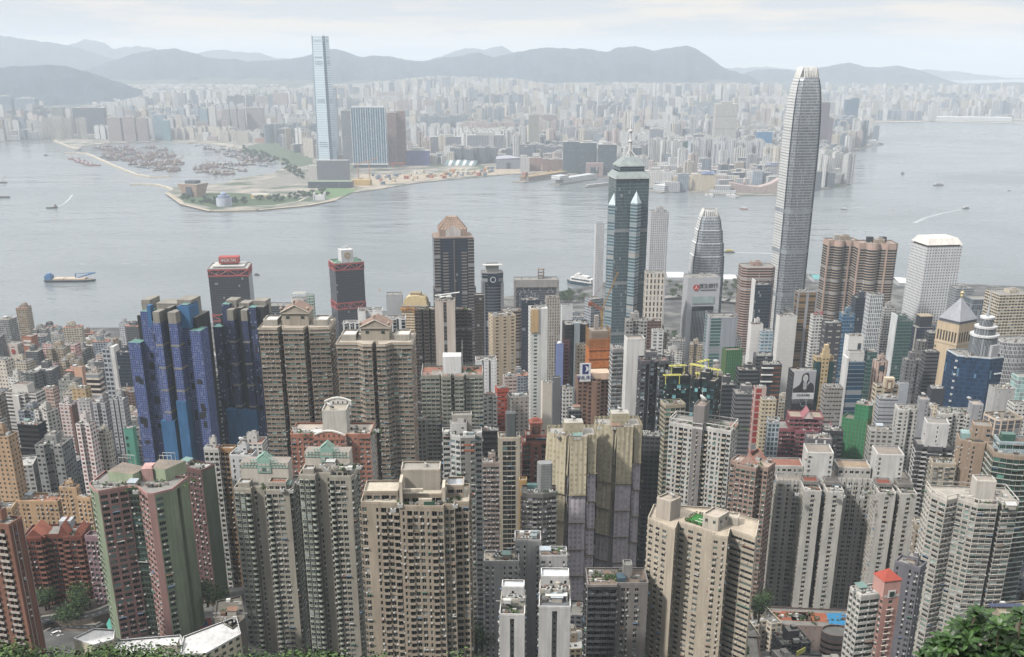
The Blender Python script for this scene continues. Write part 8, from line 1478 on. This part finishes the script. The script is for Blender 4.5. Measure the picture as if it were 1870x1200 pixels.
# ------------------------------------------------------------------ boats
def boat(lab, u, v, L, rz, hull='3a3a44', top='d6d6d6', nm='boat', cat='boat', group=None, kindb='ferry', z=0):
    p = ground(u, v, 0); t = thing(nm, lab, cat, (p.x, p.y, 0), rz, group); w = L * .24; mb = MB(); d = L * (.045 if kindb == 'barge' else .09)
    bow = [(-L / 2, -w / 2), (L * .3, -w / 2), (L / 2, 0), (L * .3, w / 2), (-L / 2, w / 2)]; low = [(x * .94, y * .8) for x, y in bow]; mb.prism(low, -.5, d, 0, 1, tops=bow); mb.build('hull', [mat(hull, .5), mat('8a7f70')], t)
    mb = MB()
    if kindb == 'ferry': mb.box((-.03 * L, 0, d + L * .05), (L * .68, w * .8, L * .1), 0); mb.box((-.02 * L, 0, d + L * .13), (L * .45, w * .65, L * .06), 0); mb.box((.1 * L, 0, d + L * .18), (L * .12, w * .5, L * .05), 0); [mb.box((-.03 * L, s * w * .41, d + L * .055), (L * .6, .1, L * .04), 1) for s in (-1, 1)]
    elif kindb == 'barge': mb.box((-.42 * L, 0, d + L * .04), (L * .12, w * .8, L * .08), 2); mb.box((-.42 * L, 0, d + L * .09), (L * .07, w * .6, L * .04), 2); [mb.box((x * L, 0, d + L * .012), (L * .2, w * .8, L * .03), 3) for x in (-.22, .0, .2)]
    else: mb.box((-.3 * L, 0, d + L * .07), (L * .2, w * .75, L * .14), 0); mb.box((-.3 * L, 0, d + L * .17), (L * .12, w * .55, L * .06), 0)
    mb.build('cabin', [mat(top, .6), mat('3a4450'), mat('3f78b0'), mat('cbb8a0')], t)
    if kindb in ('crane', 'barge'):
        mb = MB(); k = 1 if kindb == 'crane' else .35; mb.bar((.1 * L, 0, d), (.1 * L, 0, d + L * .3 * k), L * .012, 0); mb.bar((.1 * L, 0, d + .02 * L), (.48 * L, w * .2, d + L * (.5 if k == 1 else .12)), L * .014, 0); mb.bar((.1 * L, 0, d + L * .3 * k), (.48 * L, w * .2, d + L * (.5 if k == 1 else .12)), L * .006, 0); mb.build('derrick', [mat('8a4a3a' if k == 1 else '3f78b0')], t)
    return t
boat('long blue barge with three pale cargo hatches crossing the near harbour', 130, 514, 102, .03, '3a4a60', 'd6d6d6', 'cargo_barge', 'barge', kindb='barge')
boat('dark workboat trailing a curved white wake', 95, 380, 34, 3.5, '3a3540', '9a6a5a', 'workboat', kindb='tug'); boat('dark workboat with reddish wheelhouse cut by the left edge', 3, 334, 40, 0.1, '3f3540', '9a5f55', 'workboat', kindb='crane'); boat('long dark workboat below the first at the left edge', 5, 361, 48, 0.05, '3a3540', 'c9c4c4', 'workboat', kindb='tug')
boat('white passenger ferry moored beside the shore trees, stern to camera', 1062, 520, 74, 2.45, '1f4a5a', 'dededc', 'passenger_ferry', 'ferry'); boat('yellow-topped fast ferry passing behind the shorter silver tower', 1331, 461, 26, 3.1, '2a3540', 'd6c25a', 'fast_ferry', 'ferry'); boat('red and white ferry in the channel left of the tallest tower', 1358, 382, 26, 2.6, 'a04a44', 'dcdcdc', 'ferry', 'ferry')
boat('dark ferry head-on right of the tallest tower', 1648, 318, 30, 1.5, '4a4a50', '8a8a90', 'ferry', 'ferry'); boat('white double-decked ferry in the right harbour', 1713, 339, 38, 3.3, '7a7a84', 'd0d0d4', 'ferry', 'ferry'); boat('white speedboat with a long foaming wake, right harbour', 1764, 381, 26, .35, '8a8a8c', 'e2e2e0', 'speedboat'); boat('small white launch beside the tallest tower', 1541, 383, 20, 2.9, '6a6a70', 'dcdcdc', 'launch'); boat('tiny white boat raising spray near the right edge', 1842, 349, 16, 3.4, '9a9a9c', 'e2e2e2', 'launch'); boat('small dark boat beside red-belted sign tower', 469, 503, 14, 2.8, '2f2f36', '4a4a50', 'launch'); boat('white liner moored at the far point below blue glass pair', 1592, 264, 90, -.1, 'd0d0d0', 'dcdcdc', 'liner'); boat('tiny dark boat off the far liner', 1610, 264, 26, 0, '6a6a70', '8a8a90', 'launch'); boat('small dark boat off the curved breakwater', 84, 284, 20, .2, '4a4a55', '6a6a70', 'launch'); boat('grey flat barge left of the far liner', 1545, 288, 60, .1, 'a5a09a', 'b5b0a8', 'flat_barge', 'barge'); boat('dark launch off the grey curved hotel', 1552, 306, 22, .1, '4a4a50', '5a5a60', 'launch')
for i, (u, v) in enumerate(((136, 291), (146, 294), (150, 297), (158, 299), (165, 302), (173, 303))): boat('red and white hulled workboat rafted off the curved breakwater', u, v, 52, .05, 'b04a4a', 'd8c4c4', 'rafted_boat', 'boat', 'red and white boats rafted together', 'tug')
for i, (u, v, L) in enumerate(((1290, 358, 26), (1298, 359, 34), (1330, 359, 28), (1339, 361, 40), (1346, 361, 22))): boat('white motor yacht moored at the small ferry pier', u, v, L, 2.0, 'd6d6d6', 'e2e2e0', 'motor_yacht', 'yacht', 'white yachts at the ferry pier')
for lab, u, v, col in (('yellow buoy floating below the dark workboat', 99, 399, 'd0a040'), ('yellow buoy left of the orange-lettered tower', 693, 531, 'd0a040'), ('red buoy in the right harbour', 1631, 385, 'b5503f')): p = ground(u, v, 0); MBb = MB(); MBb.lathe([(1.6, -.3), (1.8, .8), (.5, 1.4), (.4, 4), (.1, 5)], 0, 10); tag(MBb.build('buoy', [mat(col, .5)], None, p), lab, 'buoy')
R = random.Random(5); BP = {}
KIN = [('rust red crane barge', '54322e', '8f7a74', 'crane', 42), ('grey crane barge', '4a4a52', 'b0b0b0', 'crane', 44), ('blue fishing boat', '3f5f8a', 'c9d0d6', 'tug', 30), ('brown fishing boat', '6a4a40', 'cfc4b8', 'tug', 28), ('white cabin cruiser', 'c9c9cc', 'e2e2e0', 'ferry', 24), ('orange derrick lighter', '7a4636', 'a5988c', 'crane', 46)]
REGN = [([(176, 268), (215, 266), (300, 272), (330, 300), (318, 316), (290, 316), (240, 305), (190, 290)], 125, [0, 1, 2, 3, 5, 0, 5], 'in the crowded left basin'), ([(360, 303), (395, 298), (450, 298), (450, 312), (415, 320), (362, 320)], 34, [0, 5, 1, 3], 'in the raft nearest the tan museum'), ([(345, 262), (400, 266), (480, 290), (500, 302), (470, 306), (430, 290), (380, 276)], 52, [2, 3, 4, 4, 0], 'along the curved inner quay')]
for poly, n, ks, where in REGN:
    k = 0; tries = 0
    while k < n and tries < 5000:
        tries += 1; u, v = R.uniform(170, 510), R.uniform(260, 324)
        if not inside(u, v, poly): continue
        q = KIN[R.choice(ks)]; key = q[0]; lab = 'small ' + q[0] + ' moored ' + where
        if key not in BP: BP[key] = boat(lab, u, v, q[4], R.uniform(-.5, .5), q[1], q[2], 'moored_boat', 'boat', q[0] + 's ' + where, q[3])
        else:
            o = copy_tree(BP[key]); p = ground(u, v, 0); o.location = (p.x, p.y, 0); o.rotation_euler = (0, 0, R.choice([0, .2, -.3, 2.9, 3.3, .9])); s = R.uniform(.7, 1.25); o.scale = (s, s, s); o['label'] = lab; o['group'] = q[0] + 's ' + where
        k += 1
def wake(px, w0, w1, a):
    mb = MB(); pts = [ground(u, v, .12) for u, v in px]; n = len(pts)
    for i in range(n - 1):
        d = (pts[i + 1] - pts[i]).normalized(); q = Vector((-d.y, d.x, 0)); wa, wb = (w0 + (w1 - w0) * k / (n - 1) for k in (i, i + 1)); mb.quads([pts[i] - q * wa, pts[i + 1] - q * wb, pts[i + 1] + q * wb, pts[i] + q * wa], 0)
    m = mat('c9ced0', .6, k=a, noise=.35, ns=.12); kind(mb.build('wake_foam', [m]), 'stuff')
wake([(1757, 382), (1738, 386), (1715, 391), (1690, 398), (1670, 407)], 2, 6, .8); wake([(106, 377), (118, 371), (126, 364), (132, 356)], 1.5, 4, .85); wake([(1341, 461), (1380, 462), (1415, 463)], 2, 3.5, 1.0)
for u, v, w in ((147, 482, 6), (222, 481, 9), (258, 483, 5), (302, 478, 7), (282, 494, 5)): wake([(u, v), (u + w, v + .8), (u + 2 * w, v + .2)], 1.5, 2, .8)
wake([(1548, 382), (1565, 379), (1580, 378)], 1.2, 2.5, .8); wake([(1838, 350), (1848, 351)], 3, 4, 1.1)
# ------------------------------------------------------------------ rows of towers beyond the harbour
R = random.Random(11); PAL = [('cream', 'd6cdbc', '8a8680'), ('white', 'dcdad6', '8f969c'), ('pale grey', 'b5b5b8', '6f7680'), ('pinkish', 'c4b0aa', '857e80'), ('blue-grey', '8f9aa6', '5a6878'), ('tan', 'b3a594', '77726e'), ('dark grey', '70757e', '454c58')]
PM = [F1(b, c, bw=7, fh=3.2, wx=(.2, .8), wy=(.25, .8), pc=.1, obv=.25) for _, b, c in PAL]
LAND = kl; CANDS = []
def zone(x, y):
    best = min(KH, key=lambda k: (k[0] * y / k[1] - x) ** 2 + (0 if k[1] < y else 1e7)); return best[2]
NOGO = [[ground(u, v, 2.5).to_2d() for u, v in q] for q in ([(240, 300), (250, 350), (390, 400), (620, 372), (1010, 322), (1010, 300), (760, 302), (570, 290), (500, 262), (380, 258), (300, 256)], [(110, 300), (110, 254), (280, 254), (280, 300)])]
for y in np.concatenate([np.arange(3520, 6500, 48), np.arange(6500, 10900, 75)]):
    for x in np.arange(-.62 * y, .56 * y, 44 if y < 6500 else 60):
        px, py = x + R.uniform(-16, 16), y + R.uniform(-18, 18)
        if not inside(px, py, LAND): continue
        if any(inside(px, py, [tuple(p) for p in q]) for q in NOGO): continue
        if any((px - a) ** 2 + (py - b) ** 2 < (c + 20) ** 2 for a, b, c in FOOT if b > 3000): continue
        z = gk(px, py); den = MN.noise((px * .0011, py * .0011, 7)); far_ = (py - 3500) / 5500
        if R.random() > .78 - max(0, -den) * 1.2 - (.1 if py > 8500 else 0): continue
        u, v0 = proj(px, py, z)
        if u < -60 or u > 1930 or (u < 170 and py > 7300): continue
        tall = R.random() < .16 + far_ * .4 * (den > .0); hgt = R.uniform(20, 60) if not tall else R.uniform(70, 105 + 45 * far_)
        if u > 1350 and py > 8000: hgt = R.uniform(40, 130) if den > -.15 else R.uniform(15, 45)
        vmin = np.interp(u, [0, 100, 200, 300, 400, 560, 680, 800, 930, 1000, 1100, 1300, 1500, 1700, 1870], [176, 195, 190, 165, 163, 160, 150, 138, 142, 152, 150, 152, 148, 140, 152])
        while hgt > 15 and proj(px, py, z + hgt)[1] < vmin: hgt *= .85
        ce = random.Random(int(px // 250) * 977 + int(py // 300)); est = ce.random() < .5; ek = ce.choice([0, 1, 1, 2, 2, 4, 4, 6, 1, 3]); eh = ce.uniform(45, 105); er = ce.uniform(-.5, .5)
        if est and py < 9000: hgt = eh * R.uniform(.92, 1.05)
        while est and hgt > 15 and proj(px, py, z + hgt)[1] < vmin: hgt *= .9
        if est and py < 9000: CANDS.append((px, py, z, hgt, 30, 20, er, ek)); continue
        CANDS.append((px, py, z, hgt, R.uniform(20, 36) * (1.5 if hgt < 40 else 1) * (1 if py < 6500 else 1.25), R.uniform(18, 28), R.uniform(-.4, .4), R.choice([0, 1, 1, 2, 0, 3, 4, 5, 6] if not (py > 7000) else [0, 1, 1, 1, 2, 0, 4])))
CANDS.sort(key=lambda c: -(c[3] + 30) / c[1]); proto = {}; REST = MB()
for i, (x, y, z, hgt, w, d, r, k) in enumerate(CANDS):
    if i < 270:
        mb = MB(); sh = rot2([(p[0] * w, p[1] * d) for p in shape(R.choice(['R', 'X', 'N1', 'F']), 1)], 0); mb.prism(sh, 0, hgt, 0, 1, bw=7); mb.box((0, 0, hgt + 2), (w * .4, d * .5, 5), 1)
        o = mb.build('distant_tower', [PM[k], mat('b0aea8')], None, (x, y, z - 1), r); zz = zone(x, y); dist = 'just behind' if y < 5000 else ('well behind' if y < 6800 else 'far beyond')
        tag(o, f"{PAL[k][0]} {'high-rise' if hgt > 62 else 'mid-rise'} in the hazy rows {dist} the {zz}", 'tower', 'towers of the far shore')
    else:
        c, s = math.cos(r), math.sin(r); P = [(x + a * c - b * s, y + a * s + b * c) for a, b in ((-w / 2, -d / 2), (w / 2, -d / 2), (w / 2, d / 2), (-w / 2, d / 2))]; REST.prism(P, z - 1, z + hgt, k, 7, bw=7)
        if hgt > 50: REST.box((x, y, z + hgt + 2), (w * .4, d * .4, 5), 7, r)
kind(REST.build('distant_city', PM + [mat('b0aea8')]), 'stuff')
# ------------------------------------------------------------------ small buildings between the island towers
dg = bpy.context.evaluated_depsgraph_get(); eye = Vector((0, 0, CH))
def seen(p, tol=4):
    d = Vector(p) - eye; L = d.length; ok, loc, *_ = SC.ray_cast(dg, eye, d / L, distance=L - tol); return not ok
R = random.Random(31); IM = [('white', 'cfccc6', '33383a'), ('grey', '9a9a98', '2f3436'), ('cream', 'c8bca6', '3f3a34'), ('pinkish', 'bda29a', '4a3f3e'), ('dark grey', '5f6164', '22262a'), ('tan', 'ad9a80', '3a352e'), ('brown', '86695a', '2c2624'), ('blue-grey', '8a929c', '333a44')]
IMM = [F1(b, c, bw=3.2, fh=3.1, wx=(.18, .82), wy=(.28, .78), pc=.2, obv=.2) for _, b, c in IM]; cand = []
for y in np.arange(462, 2200, 33):
    for x in np.arange(-.56 * y, .56 * y, 30):
        px, py = x + R.uniform(-9, 9), y + R.uniform(-10, 10)
        if py > shore(px) - 45: continue
        if any((px - a) ** 2 + (py - b) ** 2 < (c + 9) ** 2 for a, b, c in FOOT): continue
        if px < -95 and py < 570 or (py < 505 and px < 0): continue
        z = gz(py, px); hgt = R.uniform(16, 44) if R.random() < (.62 if 760 < py < 1450 else .85) else R.uniform(44, 74)
        if py < 600: hgt = R.uniform(10, 26)
        if py > 1700: hgt = R.uniform(8, 22)
        u, v = proj(px, py, z + hgt)
        if 1215 < u < 1300 and py > 1500 or 1030 < u < 1100 and py > 1750: continue
        w, d = R.uniform(15, 25), R.uniform(14, 23)
        if not any(seen((px + a * w, py - d / 2, z + hgt * b)) for a in (-.4, 0, .4) for b in (1, .6)): continue
        cand.append((px, py, z, hgt, w, d, R.uniform(-.2, .25), R.choice([0, 0, 1, 1, 2, 3, 4, 4, 5, 6, 7, 7, 4]), u, v))
cand.sort(key=lambda c: c[1]); made = {}
for px, py, z, hgt, w, d, r, k, u, v in cand[:285]:
    hd = min(HERO, key=lambda q: (q[0] - u) ** 2 + (q[1] - v) ** 2); base = f"small {IM[k][0]} {'mid-rise' if hgt > 30 else 'low'} block {'below' if v > hd[1] else 'above'} {hd[2]}"
    made.setdefault(base, []).append(u)
    t = thing('city_block', base, 'building', (px, py, z - 6), r, 'small blocks between the towers'); T = Tw(); T.root = t; T.S = w; T.a = d / w; T.h = hgt + 6; T.R = R; T.P = [(p[0] * w, p[1] * d) for p in shape(R.choice(['R', 'R', 'F', 'C']), 1)]; T.wall = mat(IM[k][1])
    mb = MB(); mb.prism(T.P, 0, T.h, 0, 1, bw=3.2, v1=-1); mb.build('wall', [IMM[k], mat(R.choice(['8d8a84', '9a958c', '7a7570', 'a5705a', 'b5b3ae']))], t); roofkit(T, T.P, T.h, R.choice(['ck', 'cs', 'ks', 'cg', 'c', 'ckt']), .9 if py < 1100 else 0); t['u'] = u
for b_, us in made.items():
    if len(us) > 1:
        os_ = sorted([o for o in SC.objects if o.get('label') == b_ and o.name.startswith('city_block')], key=lambda o: o['u']); n = len(os_)
        for i, o in enumerate(os_): o['label'] = b_ + (', leftmost' if i == 0 else ', rightmost' if i == n - 1 else f', {["", "second", "third", "fourth", "fifth", "sixth", "seventh", "eighth", "ninth"][min(i, 8)]} from left') + (f' of {n}' if n > 2 else ' of two')
for o in SC.objects:
    if 'u' in o.keys(): del o['u']
# waterfront: white pier sheds and elevated road
for lab, a, b, v, w in (('white ferry pier shed between red-logo bank tower and cream slotted hotel', 1216, 1248, 508, 60), ('white ferry pier shed right of the shorter silver tower', 1318, 1342, 512, 50), ('teal-roofed pier between tallest tower and rounded brown pair', 1480, 1506, 512, 50), ('white sloped pier roof between rounded brown pair and white round-windowed tower', 1632, 1652, 518, 60)):
    p, q = ground(a, v, 3), ground(b, v, 3); t = thing('pier_shed', lab, 'pier', ((p.x + q.x) / 2, p.y, 0)); L = (q - p).length; mb = MB(); mb.box((0, 0, 5), (L, w, 9), 0); mb.build('wall', [mat('b5b8ba')], t); mb = MB(); [mb.quads([(-L / 2, y0, 10), (L / 2, y0, 10), (L / 2, y1, 14), (-L / 2, y1, 14)], 0) for y0, y1 in ((-w / 2, 0), (w / 2, 0))]; mb.build('roof', [mat('5fa5a5' if 'teal' in lab else 'd6d6d4')], t)
strip([(1100, 560), (1180, 545), (1240, 540), (1330, 548), (1420, 560)], 18, 9, mat('8f8c86'), 'elevated_road')
# ------------------------------------------------------------------ trees
R = random.Random(9); TP = {}
def put_tree(u, v, z, h, r, lab, group, n=300, s=.55):
    k = (round(h), round(r)); p = ground(u, v, z)
    if k in TP: o = copy_tree(TP[k]); o.location = p; o['label'] = lab; o['group'] = group; q = R.uniform(.8, 1.2); o.scale = (q, q, R.uniform(.85, 1.15)); o.rotation_euler = (0, 0, R.uniform(0, 6))
    else: TP[k] = tree(p, h, r, lab, group, n, R, s)
for i in range(26): put_tree(R.uniform(1012, 1068), R.uniform(536, 553), 4, 12, 7, 'dense green waterfront tree between white ferry and low roofs', 'trees by the moored ferry')
for u0, u1, v0, v1, n, z, w in ((1222, 1262, 520, 545, 16, 4, 'beside the white pier shed'), (1318, 1350, 515, 545, 14, 4, 'right of the shorter silver tower'), (1215, 1235, 590, 650, 8, 12, 'along the road below the cream slotted hotel'), (1418, 1450, 565, 575, 8, 22, 'on the podium of the tallest tower')):
    for i in range(n): put_tree(R.uniform(u0, u1), R.uniform(v0, v1), z, 11, 6, 'round green street tree ' + w, 'trees ' + w)
for u, v, z, w in ((145, 1135, 160, 'by the flyover'), (150, 1128, 160, 'by the flyover'), (84, 1115, 163, 'before the red-brown gabled block'), (90, 1112, 163, 'before the red-brown gabled block'), (150, 1108, 163, 'on the forecourt'), (350, 1110, 170, 'behind the sports court'), (365, 1112, 170, 'behind the sports court'), (380, 1108, 170, 'behind the sports court'), (120, 1152, 158, 'under the flyover'), (132, 1156, 158, 'under the flyover'), (128, 1146, 158, 'under the flyover'), (335, 1115, 170, 'behind the sports court'), (398, 1120, 172, 'behind the school roofs'), (1378, 1130, 150, 'beside the pool podium'), (1385, 1138, 150, 'beside the pool podium'), (1392, 1120, 150, 'beside the pool podium'), (880, 1190, 160, 'by the white cluster'), (895, 1192, 160, 'by the white cluster'), (870, 1194, 160, 'by the white cluster'), (1650, 1150, 160, 'by the red-roofed pink tower')): put_tree(u, v, z, 14, 7, 'dark green leafy tree ' + w, 'trees ' + w, 1100, .34)
for i in range(70):
    u = R.uniform(330, 600); v = np.interp(u, [330, 400, 520, 600], [368, 376, 368, 358]) - R.uniform(0, 9); put_tree(u, v, 2.6, 13, 9, 'green tree in the waterfront park across the harbour', 'park trees across the harbour', 80, 1.6)
for i in range(60):
    u = R.uniform(440, 560); put_tree(u, np.interp(u, [440, 500, 560], [273, 290, 322]) + R.uniform(-5, 12), 2.6, 14, 10, 'dark tree in the belt between moored boats and museum', 'tree belt behind the moored boats', 80, 1.8)
for i in range(36): u = R.uniform(1010, 1460); put_tree(u, np.interp(u, [1010, 1180, 1300, 1460], [316, 322, 348, 352]), 2.6, 12, 8, 'small shoreline tree on the far promenade', 'trees on the far promenade', 60, 1.6)
DK = [mat('4a6a30', .7, .75, noise=.3, ns=.8), mat('6a8a3a', .7, .7, noise=.3, ns=.8), mat('2f4a20', .7, .8, noise=.3, ns=.8)]
for i in range(16):
    u = -30 + i * 27 + R.uniform(-6, 6); v = np.interp(u, [-30, 20, 60, 100, 180, 260, 350, 400], [1184, 1184, 1204, 1188, 1182, 1186, 1206, 1214]) + R.uniform(-3, 4); Y = R.uniform(104, 128); p = at(u, v, Y); h = R.uniform(13, 17); t = tree((p.x, Y, p.z - h - .3), h, R.uniform(4, 5.5), 'bushy hillside treetop along the bottom left edge', 'treetops along the bottom left edge', 2600, R, .2, DK)
for u, v in ((470, 1196), (500, 1198), (560, 1190), (590, 1194), (615, 1199), (690, 1202), (850, 1205)): p = at(u, v, 118); tree((p.x, 118, p.z - 14), 14, 4, 'rounded treetop at the bottom edge below grey-green twin towers', 'treetops along the bottom centre edge', 2000, R, .2, DK)
# big leafed bush at the bottom right
t = thing('frangipani_bush', 'large glossy long-leafed bush filling the bottom right corner', 'bush', (at(1790, 1160, 22).x, 22, gz(22) - 1)); b = t.location; mb = MB(); br = MB(); R = random.Random(17)
def leaf(o, d, up, L, w, m):
    d = d.normalized(); s = d.cross(up).normalized(); n = s.cross(d); P = []
    for f, k, z in ((0, .12, 0), (.3, .62, .05), (.62, 1, .07), (.86, .75, .03), (1, .05, -.04)): c = o + d * L * f + n * L * (z - .16 * f * f); P.append((c - s * w * k + n * w * .25 * k, c, c + s * w * k + n * w * .25 * k))
    for a, q in zip(P[:-1], P[1:]): mb.quads([a[0], a[1], q[1], q[0]], m); mb.quads([a[1], a[2], q[2], q[1]], m)
wh = []
for i in range(240):
    u, v = R.uniform(1680, 1960), R.uniform(1100, 1320); top = np.interp(u, [1680, 1700, 1740, 1790, 1830, 1870, 1950], [1190, 1165, 1135, 1112, 1128, 1112, 1105])
    if v < top + 8 or (u < 1700 and v > 1230): continue
    wh.append(at(u, v, 22 + R.uniform(-1.3, 1.3)) - b)
for p in wh:
    ax = Vector((R.uniform(-.5, .5), R.uniform(-.7, .1), 1)).normalized(); e1 = ax.orthogonal().normalized(); e2 = ax.cross(e1); n = R.randint(12, 17)
    for j in range(n):
        a = 2.399 * j; el = .15 + .75 * j / n; d = (e1 * math.cos(a) + e2 * math.sin(a)) * math.cos(el) + ax * math.sin(el); leaf(p + ax * .03 * j / n, d, ax, R.uniform(.28, .42) * (1 - .3 * j / n), R.uniform(.05, .066), R.choice([0, 0, 1, 2]))
    br.bar(p, p - ax * .5 + Vector((0, .1, -.25)), .018, 0, 6); br.bar(p - ax * .5 + Vector((0, .1, -.25)), Vector((p.x * .35, p.y * .3, p.z - 3.2)), .03, 0, 6)
br.bar((0, 0, 0), (0, 0, min(q.z for q in wh) - .5), .14, 0, 8)
LF = [mat('3f6628', .38, .62, noise=.2, ns=3), mat('567f36', .38, .62, noise=.2, ns=3), mat('2c4a20', .4, .62, noise=.2, ns=3)]
mb.build('foliage', LF, t); br.build('branch', [mat('6a5c48')], t)
T = flat_block('low_building', 'low beige building with solar panels above the bush, right edge', 'building', [(1815, 1105), (1880, 1098), (1900, 1125), (1835, 1140)], 196, 16, 'b5a68a', '9a8f74'); mb = MB()
for k in range(7): mb.box((T.P[0][0] * .6 + k * 2.2 - 4, T.P[0][1] * .2 + 6, T.h + 1.3), (2.0, 3.4, .12), 0)
mb.build('solar_panel', [mat('25365a', .25)], T.root); roofkit(T, T.P, T.h, 'gg', 0)
T.S = 10
tag(MB().box((0, 0, 1.2), (7, .5, 2.6), 0).build('site_canopy', [mat('d8d35a')], None, at(1462, 1194, 470), .7), 'yellow framed rooftop gantry at the bottom edge right of the large cream tower', 'gantry')
